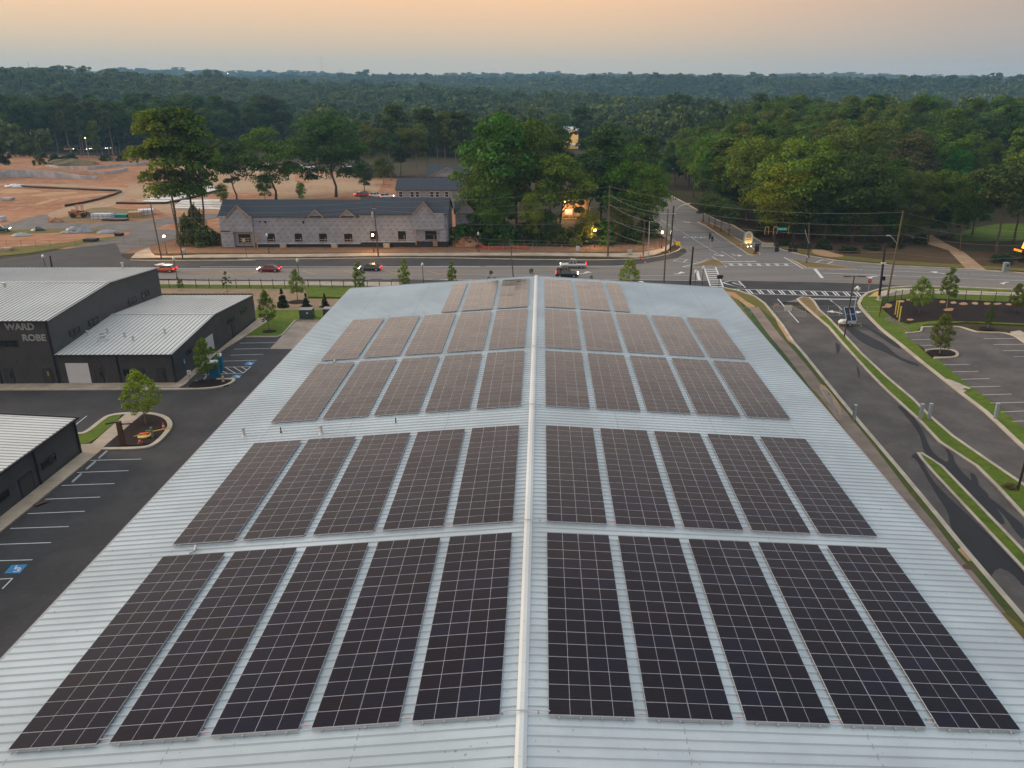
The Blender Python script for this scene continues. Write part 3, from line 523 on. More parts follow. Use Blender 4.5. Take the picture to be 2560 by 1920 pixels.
# ---------------- the big roof ----------------
big = thing('warehouse_building', 'large pale blue ribbed metal roof building covered in rows of solar panels', 'building', (0, 0, 0))
XR, XL, RX, Y0, Y1, RZ, TS = 28.75, -28.45, .13, 12.0, 121.6, 10.0, math.tan(.0657)
Y0 = Y1-.61*round((Y1-6)/.61)
zr = lambda x: RZ-abs(x-RX)*TS
def taper(b):
    for i, (x, y, z) in enumerate(b.v):
        if x > 27: dx = 28.18+.0074*y-XR; b.v[i] = (x+dx, y, z-dx*TS)
for sd_, xe in ((1, XR), (-1, XL)):
    xm = RX+(xe-RX)*.5
    b = MB(); ribbed(b, RX, RZ, xe, zr(xe), Y0, Y1, .61); (taper(b) if sd_ > 0 else None); b.obj('roof', [ROOFM, roof_metal('roof_rib_shade', (.36, .42, .44))] if 'roof_rib_shade' not in MATS else [ROOFM, MATS['roof_rib_shade']], big)
    g = MB(); g.box((xe+sd_*.09, (Y0+Y1)/2, zr(xe)-.10), (.17, Y1-Y0, .2)); (taper(g) if sd_ > 0 else None); g.obj('gutter', flat('gutter_grey', (.30, .30, .31), .5, .2), big)
    lp = MB()
    for fx in (.265, .57, .83):
        xx = RX+(xe-RX)*fx
        for k in range(int((Y1-Y0)/.61)):
            y = Y0+k*.61; lp.box((xx+rng.uniform(-.015, .015), y+.2, zr(xx)+.004), (.035, .28, .004)); lp.box((xx+.02, y+.305, zr(xx)+.078), (.03, .12, .012))
    lp.obj('lap_joint', flat('lap_sealant', (.20, .21, .21), .7), big)
rc = MB(); hw = .27
rc.add([(RX-hw, Y0, zr(RX+hw)+.085), (RX-.10, Y0, RZ+.16), (RX+.10, Y0, RZ+.16), (RX+hw, Y0, zr(RX+hw)+.085), (RX-hw, Y1+.05, zr(RX+hw)+.085), (RX-.10, Y1+.05, RZ+.16), (RX+.10, Y1+.05, RZ+.16), (RX+hw, Y1+.05, zr(RX+hw)+.085)], [(0, 1, 5, 4), (1, 2, 6, 5), (2, 3, 7, 6), (3, 2, 1, 0), (4, 5, 6, 7)])
for k in range(30): rc.box((RX, Y0+2+k*3.9, RZ+.162), (.24, .05, .012))
for k in range(180):
    for sg in (-1, 1): rc.box((RX+sg*(hw-.05), Y0+.3+k*.61, zr(RX+hw)+.094), (.05, .05, .02))
rc.obj('ridge_cap', roof_metal('ridge_steel', (.52, .545, .53), .4, .2), big)
wl_ = MB(); wl_.prism([(XL+.25, Y0+.2), (XR-.75, Y0+.2), (XR-.25, Y1-.15), (XL+.25, Y1-.15)], 0, zr(XR)-.05)
wl_.add([(XL+.25, y, zr(XR)-.05) for y in (Y1-.15,)]+[(XR-.25, Y1-.15, zr(XR)-.05), (RX, Y1-.15, RZ-.06)], [(0, 2, 1)]); wl_.obj('wall', SIDY, big)
rk = MB(); rk.tube([(XL, Y1+.05, zr(XL)+.03), (RX, Y1+.05, RZ+.03), (XR+.33, Y1+.05, zr(XR)+.01)], .07); rk.obj('rake_trim', flat('gutter_grey', (0, 0, 0)), big)
PIPEW = flat('vent_white', (.42, .43, .43), .4); PIPED = flat('vent_dark', (.05, .03, .025), .6)
def on_roof(c, x, y):
    d = ray(*px(c, x, y))
    for sg in (1, -1):
        t = -(CAM[2]-RZ+sg*(CAM[0]-RX)*TS)/(d[2]+sg*d[0]*TS); p = CAM+t*d
        if (p[0]-RX)*sg >= -.02: return p
def vent(c, x, y, h, r, m, cap=True):
    p = on_roof(c, x, y); b = MB(); b.cyl(p-np.array([0, 0, .02]), p+np.array([0, 0, h]), r, r*.95, 10); b.lathe([(r*2.2, -.01), (r*1.6, .10), (r*1.05, .14)], 10, 0, p)
    if cap: b.cyl(p+np.array([-r*.3, 0, h]), p+np.array([-r*.3, 0, h+.22]), r*1.35, r*1.35, 10)
    b.obj('roof_vent', m, big)
vent('N', 2028, 432, .62, .12, PIPEW); vent('r7', 582, 1278, .62, .12, PIPEW); vent('r7', 262, 1272, .55, .055, PIPED, False); vent('r7', 1169, 1195, .55, .05, PIPED, False)
CONDUIT = flat('conduit', (.45, .45, .44), .4, .4)

# ---------------- solar arrays ----------------
def solar_mat():
    t = NT('solar_cells'); tc = t.n('ShaderNodeTexCoord'); s = t.n('ShaderNodeSeparateXYZ'); t.t.links.new(tc.outputs['Object'], s.inputs[0])
    fy = t.math('FRACT', t.math('MULTIPLY', t.math('ADD', s.outputs[1], .47), 1/.157)); fx = t.math('FRACT', t.math('MULTIPLY', t.math('ADD', s.outputs[0], 1.0), 1/.0835))
    ln = t.math('LESS_THAN', fy, .045); lx = t.math('LESS_THAN', fx, .05); bb = t.math('LESS_THAN', t.math('FRACT', t.math('MULTIPLY', fy, 9)), .10)
    oi = t.n('ShaderNodeObjectInfo'); rd = oi.outputs['Random']
    c = t.mix(t.step(rd, .62, .98), (.0036, .0032, .0075), (.0035, .0048, .0170)); c = t.mix(t.math('MULTIPLY', t.step(rd, .0, .35), .5), (.0080, .0044, .0056), c)
    c = t.mix(t.math('MULTIPLY', bb, .03), c, (.10, .10, .10)); c = t.mix(t.math('MULTIPLY', lx, .05), c, (.12, .12, .12)); c = t.mix(t.math('MULTIPLY', ln, .20), c, (.20, .16, .12))
    t.base(c, .10, 0, .5); t.set(t.b.inputs['Roughness'], t.math('ADD', .09, t.math('MULTIPLY', rd, .06))); t.b.inputs['IOR'].default_value = 1.33
    return t.m
CELL, FRAME, BACKLINE = solar_mat(), flat('module_frame', (.60, .60, .62), .4, .3), flat('module_gap', (.50, .50, .52), .5)
MW, MD = 2.035, 1.0                       # module: 2.035 m across the slope, 1.0 m along the ridge
mb = MB(); e = .009
mb.box((0, 0, 0), (MW, 1.006, .036), 0, 1)
for sx_ in (-1, 1): mb.box((sx_*MW/4, 0, .0185), (MW/2-e*1.6, 1.006-2*e, .003), 0, 0)
modmesh = mb.mesh('solar_module', [CELL, FRAME])
rows = [(29.70, 16, 5), (47.44, 16, 5), (68.19, 16, 5), (85.83, 16, 5), (103.33, 16, 3)]
PITCH_X, ROWP = 4.706, 16.27/16
rowname = ['nearest', 'second', 'third', 'fourth', 'farthest']; ordn = ['next to the ridge', 'second from the ridge', 'third from the ridge', 'fourth from the ridge', 'outermost']
def rail_mesh(w, L):
    b = MB()
    for k in range(int(w/1.02)):
        x = .5+k*1.02-w/2; b.box((x, L/2-.05, -.045), (.045, L+.25, .05)); b.box((x, -.16, -.03), (.03, .05, .05))
        for q in range(int(L/2)): b.box((x, .6+q*2.0, -.095), (.05, .08, .06))
    b.box((0, -.02, -.01), (w, .02, .05)); return b.mesh('mounting_rail', [STEEL])
rails = {w: rail_mesh(w, 16.27) for w in (4.1, 2.05)}
sl = math.atan(TS)
for r_, (ys_, nr, na) in enumerate(rows):
    for sg, xi in ((1, 1.379), (-1, .907)):
        for a_ in range(na):
            half = (r_ == 4 and a_ == 2); wd = 2.05 if half else 4.1
            s_in = xi+a_*PITCH_X; sc_ = s_in+wd/2; x = sg*sc_*math.cos(sl); z = RZ-sc_*math.sin(sl)+.055+.12
            where = ordn[a_] if not half else 'narrow and outermost'
            t = thing('solar_array', f"solar array {where}, {'right' if sg > 0 else 'left'} slope, {rowname[r_]} row", 'solar panels', (x, ys_, z), 0, 'solar arrays on the big metal roof')
            t.rotation_euler = (0, sg*sl, 0)
            put('mounting_rail', rails[wd], t)
            for k in range(nr):
                for c_ in ((0,) if half else (-1, 1)):
                    put('solar_module', modmesh, t, (c_*(MW/2+.012), (k+.5)*ROWP+rng.uniform(-.004, .004), .0)).rotation_euler = (rng.gauss(0, .004), rng.gauss(0, .003), rng.gauss(0, .0008))
# conduits across the ridge and between the rows
for y in (29.9, 47.5, 68.4, 85.9):
    b = MB(); b.tube([(-.85, y, zr(-.85)+.2), (-.45, y, RZ+.22), (-.1, y-.05, RZ+.24), (.5, y, RZ+.23), (1.45, y, zr(1.45)+.2)], .03)
    for xq in (-.8, .9, 1.4): b.box((xq, y, zr(xq)+.11), (.06, .06, .2))
    b.obj('conduit', CONDUIT, big)
for (a1, b1) in (((1340, 135, 'P1'), (1310, 195, 'P1')),):
    pass
CR['c1'] = (0, 1320, 2.765)
for ca, pa, cb, pb in (('c1', (1357, 138), 'c1', (1318, 192)), ('r7', (685, 705), 'r7', (672, 728))):
    a, b_ = on_roof(ca, *pa), on_roof(cb, *pb); q = MB(); q.tube([a+np.array([0, 0, .2]), (a+b_)/2+np.array([.1, 0, .12]), b_+np.array([0, 0, .2])], .07); q.obj('conduit', STEEL, big)
for y in (29.9, 47.6, 68.5, 86.0, 103.5):
    for sg, xi in ((1, 1.379), (-1, .907)):
        q = MB()
        for a_ in range(4):
            s = xi+a_*PITCH_X+4.1+.3; q.box((sg*s, y+.06, zr(sg*s)+.16), (.5, .04, .04)); q.box((sg*s, y+.06, zr(sg*s)+.165), (.18, .05, .05), 0, 1)
        q.obj('wire_tray', [STEEL, flat('warning_label', (.62, .26, .24), .6)], big)

# ---------------- the grey buildings on the left ----------------
def window(parent, p, w, h, normal, mull=2, name='window'):
    b = MB(); rot = {'-y': 0, '+x': R(90)}[normal]
    fr = put(name, None, parent, tuple(float(v) for v in p), rot)
    g = MB(); g.box((0, .02, 0), (w, .06, h)); g.obj('pane', GLASS, fr)
    f = MB()
    for zz in (-h/2, h/2): f.box((0, -.02, zz), (w+.1, .1, .06))
    for k in range(mull+1): f.box((-w/2+k*w/mull, -.015, 0), (.055, .09, h))
    f.obj('window_frame', BLACK, fr); return fr
def door(parent, p, w, h, normal, slot=True, m=None):
    rot = {'-y': 0, '+x': R(90)}[normal]; d = put('door', None, parent, tuple(float(v) for v in p), rot)
    b = MB(); b.box((0, -.01, h/2), (w, .05, h)); b.obj('door_leaf', m or flat('door_grey', (.036, .037, .039), .45), d)
    f = MB(); f.box((0, -.02, h+.03), (w+.12, .07, .06)); f.box((-w/2-.03, -.02, h/2), (.05, .07, h)); f.box((w/2+.03, -.02, h/2), (.05, .07, h)); f.obj('door_frame', TRIM, d)
    if slot:
        g = MB(); g.box((w*.28, -.04, h*.62), (.14, .03, .8)); g.obj('pane', GLASS, d)
    return d
def gabled(name, label, x0, x1, y0, y1, eave, ridge, ry, ribp, groups=None):
    t = thing(name, label, 'building', (0, 0, 0))
    ya, yb, ym = y0-.25, y1+.25, ry
    for k, (yy, ze) in enumerate(((ya, eave), (yb, eave))):
        b = MB(); ribbed(b, ym, ridge, yy, ze, x0, x1+.12, ribp, .085, .05, .17, 'x'); b.obj('roof', [WROOF, MATS.get('white_rib_shade') or roof_metal('white_rib_shade', (.30, .305, .29))], t)
    b = MB(); b.box(((x0+x1)/2, ya-.07, eave-.10), (x1-x0+.3, .15, .2)); b.obj('gutter', TRIM, t)
    b = MB(); b.box(((x0+x1)/2, ym, ridge+.07), (x1-x0+.1, .35, .035)); b.obj('ridge_cap', WROOF, t)
    b = MB(); b.quad((x0, y0, 0), (x1, y0, 0), (x1, y0, eave-.02), (x0, y0, eave-.02), 0); b.quad((x1, y1, 0), (x0, y1, 0), (x0, y1, eave-.02), (x1, y1, eave-.02), 0)
    b.add([(x1, y0, 0), (x1, y1, 0), (x1, y1, eave-.02), (x1, ym, ridge-.03), (x1, y0, eave-.02)], [(0, 1, 2, 3, 4)], 1); b.add([(x0, y0, 0), (x0, y1, 0), (x0, y1, eave-.02), (x0, ym, ridge-.03), (x0, y0, eave-.02)], [(4, 3, 2, 1, 0)], 1)
    b.obj('wall', [SIDX, SIDY], t)
    b = MB(); b.tube([(x1+.06, ya, eave-.03), (x1+.06, ym, ridge-.03), (x1+.06, yb, eave-.03)], .09, 4); b.obj('rake_trim', TRIM, t)
    return t
WY = 101.9
wd_ = gabled('tall_grey_building', 'tall dark grey metal building with pale ribbed roof and WARD ROBE lettering', -92.0, -63.0, WY, 133.5, 8.8, 10.0, 117.9, .61)
text('lettering', 'WARD', 1.22, flat('sign_white', (.50, .50, .49), .4), wd_, (-66.60, WY-.08, 7.93), (R(90), 0, 0), 0, .028); text('lettering', 'ROBE', 1.22, MATS['sign_white'], wd_, (-65.12, WY-.08, 6.43), (R(90), 0, 0), 0, .028)
window(wd_, (-68.9, WY-.03, 5.68), 2.9, .8, '-y', 2)
for y0 in (106.05, 110.9, 122.5, 126.8): window(wd_, (-63.0+.03, y0+1.2, 5.70), 2.4, .85, '+x', 2)
door(wd_, (-69.5, WY-.03, .12), .95, 2.0, '-y'); d_ = door(wd_, (-64.5, WY-.03, .12), .95, 2.0, '-y', False)
b = MB(); b.box((.1, -.045, 1.4), (.22, .03, .6)); b.obj('pane', flat('lit_slot', (.30, .20, .03), .5), d_)
for xx in (-63.25, -70.7):
    b = MB(); b.box((xx, WY-.09, 4.3), (.14, .12, 8.6)); b.obj('downspout', TRIM, wd_)
an = gabled('low_grey_building', 'low dark grey metal building with pale ribbed roof and white roller door', -63.0+.01, -47.8, WY+.05, 133.1, 4.15, 5.35, 117.0, .61)
for (x0, x1, z1) in ((-61.95, -59.0, 2.92),):
    b = MB(); b.box(((x0+x1)/2, WY+.0, z1/2), (x1-x0, .08, z1))
    for k in range(6): b.box(((x0+x1)/2, WY-.05, .3+k*.45), (x1-x0-.1, .02, .03))
    b.obj('roller_door', GREY_DOOR, an)
b = MB(); b.box((-47.77, 113.5, 1.48), (.08, 2.95, 2.96)); b.obj('roller_door', GREY_DOOR, an)
for xx in (-57.85, -52.4, -49.75): door(an, (xx, WY+.02, .12), .95, 1.95, '-y')
door(an, (-47.77, 122.95, .12), .95, 1.95, '+x')
window(an, (-53.75, WY+.02, 1.58), 1.7, .85, '-y', 1)
for yy in (107.0, 122.5, 128.1): window(an, (-47.77, yy, 2.88), 2.5 if yy > 110 else 2.2, .62, '+x', 2)
def ring_logo(parent, p, r, normal, glyph):
    rot = {'-y': 0, '+x': R(90)}[normal]; q = put('round_logo', None, parent, tuple(float(v) for v in p), rot)
    b = MB(); b.tube([(r*math.cos(t), -.03, r*math.sin(t)) for t in np.linspace(0, 2*math.pi, 25)], .03, 5); b.obj('logo_ring', flat('logo_rust', (.17, .085, .05), .5), q)
    b = MB()
    for k in range(3): b.tube([(-.4*r+k*.32*r, -.03, -.3*r), (-.25*r+k*.32*r, -.03, .15*r), (-.1*r+k*.32*r, -.03, -.3*r)], .02, 4)
    b.obj('logo_glyph', MATS['logo_rust'], q)
ring_logo(an, (-58.1, WY+.0, 2.75), .62, '-y', ''); ring_logo(an, (-47.75, 117.0, 3.0), .62, '+x', '')
b = MB(); b.box((-47.74, 104.75, 2.1), (.04, .5, .75), 0, 0); b.box((-47.715, 104.75, 2.2), (.01, .12, .30), 0, 1); b.box((-47.715, 104.75, 1.95), (.01, .25, .12), 0, 1); b.obj('wall_sign', [PBLUE, WHITE], an)
for xx in (-55.17, -48.0):
    b = MB(); b.box((xx, WY-.03, 2.0), (.14, .12, 4.0)); b.obj('downspout', TRIM, an)
def gp_roof(parent, x, y, zf, r=.14, h=.7, big_=False):
    b = MB(); p = (x, y, zf); b.cyl((x, y, zf-.1), (x, y, zf+h), r, r, 8); b.cyl((x, y, zf+h), (x, y, zf+h+.18), r*1.4, r*1.4, 8)
    if big_: b.lathe([(.75, 0), (.6, .35), (.35, .45), (.35, .7), (.45, .75), (.3, .95)], 10, 0, p)
    b.obj('roof_vent', PIPEW, parent)
for (x, y, bg_) in ((866, 710, True), (735, 668, 0), (903, 645, 0), (1047, 680, 0), (1118, 712, 0), (1383, 650, 0)):
    p = G('L', x, y, 4.75); zf = 4.15+(p[1]-WY+.2)/15.1*1.2; p = G('L', x, y, zf); gp_roof(an, p[0], p[1], zf, .12, .55, bg_)
p = G('L', 1030, 95, 9.3); gp_roof(wd_, p[0], p[1], 9.25, .16, .7); p = G('L', 40, 255, 9.9); gp_roof(wd_, p[0], p[1], 9.7, .2, .6)
# front building, its roof rises away from the lot
fb = thing('front_grey_building', 'dark grey metal building with pale ribbed roof at the lower left', 'building', (0, 0, 0))
b = MB(); ribbed(b, -49+.25, 4.12, -70, 5.5, 30.2, 80.5, .61, .065, .05, .13); b.obj('roof', [WROOF, MATS['white_rib_shade']], fb)
b = MB(); b.box((-48.68, 55.4, 4.0), (.15, 50.6, .2)); b.obj('gutter', TRIM, fb)
b = MB(); b.prism([(-70, 30.4), (-49, 30.4), (-49, 80.4), (-70, 80.4)], 0, 4.05, 0); b.add([(-49, 80.4, 4.05), (-70, 80.4, 4.05), (-70, 80.4, 5.45)], [(0, 1, 2)], 0); b.obj('wall', SIDY, fb)
b = MB(); b.tube([(-48.7, 80.5, 4.16), (-70, 80.5, 5.54)], .07, 4); b.obj('rake_trim', TRIM, fb)
for yy in (74.8, 67.1): window(fb, (-48.97, yy, 1.68), 2.4, .72, '+x', 2)
door(fb, (-48.97, 70.9, .12), 1.9, 1.95, '+x', False)
for yy in (72.85, 80.2, 62):
    b = MB(); b.box((-48.92, yy, 2.0), (.14, .16, 4.0)); b.obj('downspout', TRIM, fb)
# ---------------- foliage ----------------
def foliage(name, far=False):
    t = NT(name); oi = t.n('ShaderNodeObjectInfo'); ge = t.n('ShaderNodeNewGeometry')
    k = ge.outputs['Random Per Island']
    if far:
        r = oi.outputs['Random']; ps = t.n('ShaderNodeTexNoise'); ps.inputs['Scale'].default_value = .006; ps.inputs['Detail'].default_value = 4; t.t.links.new(ge.outputs['Position'], ps.inputs['Vector']); base = t.mix(r, (.040, .078, .024), (.085, .130, .032)); base = t.mix(t.math('MULTIPLY', t.step(ps.outputs[0], .42, .62), .55), base, (.115, .135, .045)); base = t.mix(t.math('MULTIPLY', t.step(ps.outputs[0], .56, .36), .5), base, (.030, .052, .024)); base = t.mix(t.step(r, .88, 1.0), base, (.115, .140, .030)); base = t.mix(t.step(t.math('FRACT', t.math('MULTIPLY', r, 7.3)), .7, 1.), base, (.045, .068, .030))
    else: base = oi.outputs['Color']
    hs = t.n('ShaderNodeHueSaturation'); t.set(hs.inputs['Color'], base); t.set(hs.inputs['Hue'], t.math('ADD', .485, t.math('MULTIPLY', k, .03))); t.set(hs.inputs['Value'], t.math('ADD', .62, t.math('MULTIPLY', k, .8)))
    c = hs.outputs[0]; t.t.nodes.remove(t.b)
    d = t.n('ShaderNodeBsdfDiffuse'); t.set(d.inputs[0], c); tr = t.n('ShaderNodeBsdfTranslucent'); t.set(tr.inputs[0], t.mix(.5, c, (.10, .13, .01), 'MIX')); gl = t.n('ShaderNodeBsdfGlossy'); gl.inputs['Roughness'].default_value = .5; gl.inputs[0].default_value = (.35, .35, .3, 1)
    m1 = t.n('ShaderNodeMixShader'); m1.inputs[0].default_value = .22; t.t.links.new(d.outputs[0], m1.inputs[1]); t.t.links.new(tr.outputs[0], m1.inputs[2])
    m2 = t.n('ShaderNodeMixShader'); m2.inputs[0].default_value = .04; t.t.links.new(m1.outputs[0], m2.inputs[1]); t.t.links.new(gl.outputs[0], m2.inputs[2]); t.t.links.new(m2.outputs[0], t.out.inputs[0]); return t.m
LEAF, FARLEAF = foliage('foliage'), foliage('far_foliage', True)
def leaf_quads(P, Nrm, size, g, flatten=.0):
    """small bent leaf-clump faces at points P, facing roughly along Nrm"""
    n = len(P); rn = g.normal(size=(n, 3)); N = Nrm+rn*.75; N /= np.linalg.norm(N, axis=1)[:, None]+1e-9
    a = np.cross(N, g.normal(size=(n, 3))); a /= np.linalg.norm(a, axis=1)[:, None]+1e-9; b = np.cross(N, a)
    s = (size*g.uniform(.6, 1.45, n))[:, None]; a = a*s; b = b*s*g.uniform(.5, .9, n)[:, None]
    V = np.stack([P-a, P-b*.9+N*s*.18, P+a, P+b], 1).reshape(-1, 3)
    return V, np.arange(4*n).reshape(-1, 4)
def crown_mesh(name, seed, kind='broad', nl=22, per=170, leaf=.030, z0=.22, z1=1., rx=.36, m=None, gap=.35):
    """crown for a tree one unit high: lobes of leaf clumps spread through the volume"""
    g = np.random.default_rng(seed); zc, rz = (z0+z1)/2, (z1-z0)/2; Ps, Ns = [], []
    k = 0
    while k < nl:
        d = g.normal(size=3); d /= np.linalg.norm(d)
        if kind == 'broad':
            r = g.uniform(.40, .93); c = np.array([d[0]*rx*r, d[1]*rx*r, zc+d[2]*rz*r*.95]); lr = g.uniform(.15, .40)*rx*1.22*(1.15-.35*r)
            if c[2] < z0+.12*(z1-z0) and g.random() < .6: continue
        elif kind == 'tall':
            u = g.uniform(0, 1); zz = z0+(z1-z0)*u; w = rx*(.35+.65*math.sin(math.pi*min(1, .12+u*.8))); c = np.array([d[0]*w*.7, d[1]*w*.7, zz]); lr = g.uniform(.25, .42)*rx
        elif kind == 'pine':
            u = g.uniform(0, 1)**.8; zz = z0+(z1-z0)*u; w = rx*(1.05-.75*u**1.5); c = np.array([d[0]*w*.75, d[1]*w*.75, zz]); lr = g.uniform(.2, .36)*rx
        elif kind == 'young':
            u = g.uniform(0, 1); zz = z0+(z1-z0)*u; w = rx*(.25+1.0*math.sin(math.pi*(.22+.78*u))**1.2); c = np.array([d[0]*w*.75, d[1]*w*.75, zz]); lr = g.uniform(.12, .30)*rx
        elif kind == 'cone':
            u = g.uniform(0, 1)**1.4; zz = z0+(z1-z0)*u; w = rx*(1-u)**.85; c = np.array([d[0]*w*.7, d[1]*w*.7, zz]); lr = max(.03, .5*w)
        else:
            c = np.array([d[0]*rx*.7, d[1]*rx*.7, z0+abs(d[2])*(z1-z0)*.75]); lr = g.uniform(.3, .5)*rx
        k += 1
        n = int(per*g.uniform(.6, 1.3)); q = g.normal(size=(n, 3)); q /= np.linalg.norm(q, axis=1)[:, None]
        if kind in ('broad', 'tall', 'pine'): q[:, 2] = np.where(q[:, 2] < -.35, -q[:, 2]*.6, q[:, 2])
        rad = lr*g.uniform(.55, 1.08, n)**.6; p = c+q*rad[:, None]*np.array([1, 1, .78]); Ps.append(p); Ns.append(q+np.array([0, 0, .45]))
    P = np.concatenate(Ps); N = np.concatenate(Ns); ok = P[:, 2] > .01
    V, F = leaf_quads(P[ok], N[ok], leaf, g); return npmesh(name, V, F, m or LEAF)
def trunk_mesh(name, seed, h=.75, r=.016, nb=6, spread=.22, start=.3, lean=.02, m=None, multi=1):
    g = random.Random(seed); b = MB()
    for q in range(multi):
        ang0 = g.uniform(0, 6.3); off = .02*(multi > 1)
        pts = [(off*math.cos(ang0), off*math.sin(ang0), -.004)]
        for k in range(1, 7): pts.append((pts[-1][0]+g.uniform(-lean, lean)+.018*math.cos(ang0)*(multi > 1), pts[-1][1]+g.uniform(-lean, lean)+.018*math.sin(ang0)*(multi > 1), h*k/6))
        b.tube(pts, [r*1.35]+[r*(1-.13*k) for k in range(1, 7)], 7)
        for k in range(nb):
            z = start+(h-start)*(k+g.random())/nb; f = min(5, int(z/h*6)); p = pts[f]; a = g.uniform(0, 6.3); L = spread*g.uniform(.6, 1.2)
            mid = (p[0]+L*.5*math.cos(a), p[1]+L*.5*math.sin(a), z+L*.45); end = (p[0]+L*math.cos(a+.2), p[1]+L*math.sin(a+.2), z+L*1.0)
            b.tube([(p[0], p[1], z-.01), mid, end], [r*.5, r*.34, r*.12], 5)
    return b.mesh(name, m or BARK)
CW = {}
for i, (kd, a) in enumerate([('broad', dict(nl=30, per=402, leaf=0.0124, z0=.20, rx=.34)), ('broad', dict(nl=34, per=385, leaf=0.0124, z0=.14, rx=.40)), ('broad', dict(nl=26, per=402, leaf=0.0128, z0=.28, rx=.30)),
                             ('tall', dict(nl=30, per=332, leaf=0.0116, z0=.22, rx=.23)), ('tall', dict(nl=26, per=332, leaf=0.0116, z0=.38, rx=.25)), ('pine', dict(nl=30, per=227, leaf=0.0109, z0=.50, rx=.19)), ('pine', dict(nl=26, per=227, leaf=0.0112, z0=.42, rx=.22)), ('broad', dict(nl=40, per=402, leaf=0.0112, z0=.05, rx=.37))]):
    CW[i] = crown_mesh('crown', 40+i, kd, **a)
TRK = [trunk_mesh('trunk', 3, .72, .013, 7, .2, .3), trunk_mesh('trunk', 5, .78, .011, 6, .15, .5, .015), trunk_mesh('trunk', 9, .85, .0085, 5, .10, .5, .012, PALEBARK), trunk_mesh('trunk', 12, .70, .014, 8, .26, .28, .03)]
DG, MG, YG, LG, OG, BG = (.040, .082, .010), (.074, .138, .010), (.175, .225, .008), (.118, .185, .010), (.096, .118, .016), (.048, .092, .026)
TREES = []
def tree(label, p, h, kind, col, trunk=0, wide=1., rz=None, group=None, name='tree', cat='tree', depth=1.):
    rz = rng.uniform(0, 6.28) if rz is None else rz
    t = thing(name, label, cat, (p[0], p[1], p[2] if len(p) > 2 else 0), rz, group)
    j = lambda c: tuple(v*rng.uniform(.86, 1.14) for v in c)
    k = put('trunk', TRK[trunk], t, None, 0, (h*(.5+.5*wide), h*(.5+.5*wide), h)); c = put('crown', CW[kind], t, None, 0, (h*wide, h*wide*depth, h)); c.color = (*j(col), 1); TREES.append(t); return t

# tall slender trees left of the row houses
for n, (bx, by, tx, top, kd, wd, lb) in enumerate([(447, 605, 398, 292, 4, 1.02, 'tall bright yellow-green tree leaning left, beside the row houses'), (486, 603, 462, 283, 4, 1.1, 'tallest yellow-green slender tree left of the row houses'), (512, 601, 520, 300, 4, .92, 'dark green slender tree just left of the row house roof')]):
    p = at(bx, by); h = height(p, top); t = tree(lb, p, h, kd, [YG, (.078, .110, .010), MG][n], 1, wd)
    dx = (tx-bx)*.115*.8
    for c in t.children if False else [o for o in bpy.data.objects if o.parent == t]:
        c.matrix_local = Matrix(((1, 0, dx/h*1.0, 0), (0, 1, 0, 0), (0, 0, 1, 0), (0, 0, 0, 1))) @ Matrix.Diagonal((*c.scale, 1))
    t.rotation_euler = (0, 0, 0)
for n, (bx, by, top, kd, wd, col, lb, tr) in enumerate([
    (592, 507, 345, 0, 1.15, DG, 'dark spreading tree behind the left end of the row houses', 3), (690, 500, 312, 1, 1.25, MG, 'broad green oak behind the middle of the row houses', 3), (840, 492, 268, 7, 1.2, DG, 'largest dark oak, rising behind the row house ridge', 3),
    (664, 505, 430, 7, .75, MG, 'small bushy tree between the two oaks', 0), (755, 508, 452, 7, .6, LG, 'low thin young tree right of the green oak', 0), (912, 480, 400, 7, 1.0, BG, 'drooping dark tree on the right flank of the largest oak', 0), (560, 520, 455, 7, .7, OG, 'sparse olive sapling at the left roof end', 0)]):
    p = at(bx, by); tree(lb, p, height(p, top), kd, col, tr, wd)
# back row at the edge of the site, pale bare trunks
back = [(905, 444, 305, 6, 'grey-green pine with bare pale trunk, leftmost of the back row'), (935, 447, 298, 2, 'olive tree with forked pale trunk in the back row'), (978, 452, 296, 6, 'tall thin-trunked pine left of the dark back row gap'), (1002, 440, 268, 3, 'dark pointed tree standing above the back row'), (1045, 448, 300, 2, 'rounded tree with forked white trunk in the back row'), (1068, 440, 278, 4, 'dark slim tree near the middle of the back row'), (1098, 438, 292, 5, 'pine with long bare trunk, first of the right trio'), (1118, 438, 275, 5, 'pine with long bare trunk, second of the right trio'), (1140, 436, 276, 5, 'pine with long bare trunk, third of the right trio'), (1165, 438, 285, 6, 'grey pine beside the central tree mass'), (960, 462, 385, 7, 'bright low bush tree at the site edge')]
for bx, by, top, kd, lb in back:
    p = at(bx, by); tree(lb, p, height(p, top), kd, rng.choice([OG, BG, DG, (.05, .065, .018)]), 2, 1.0, None, 'trees along the far edge of the site')
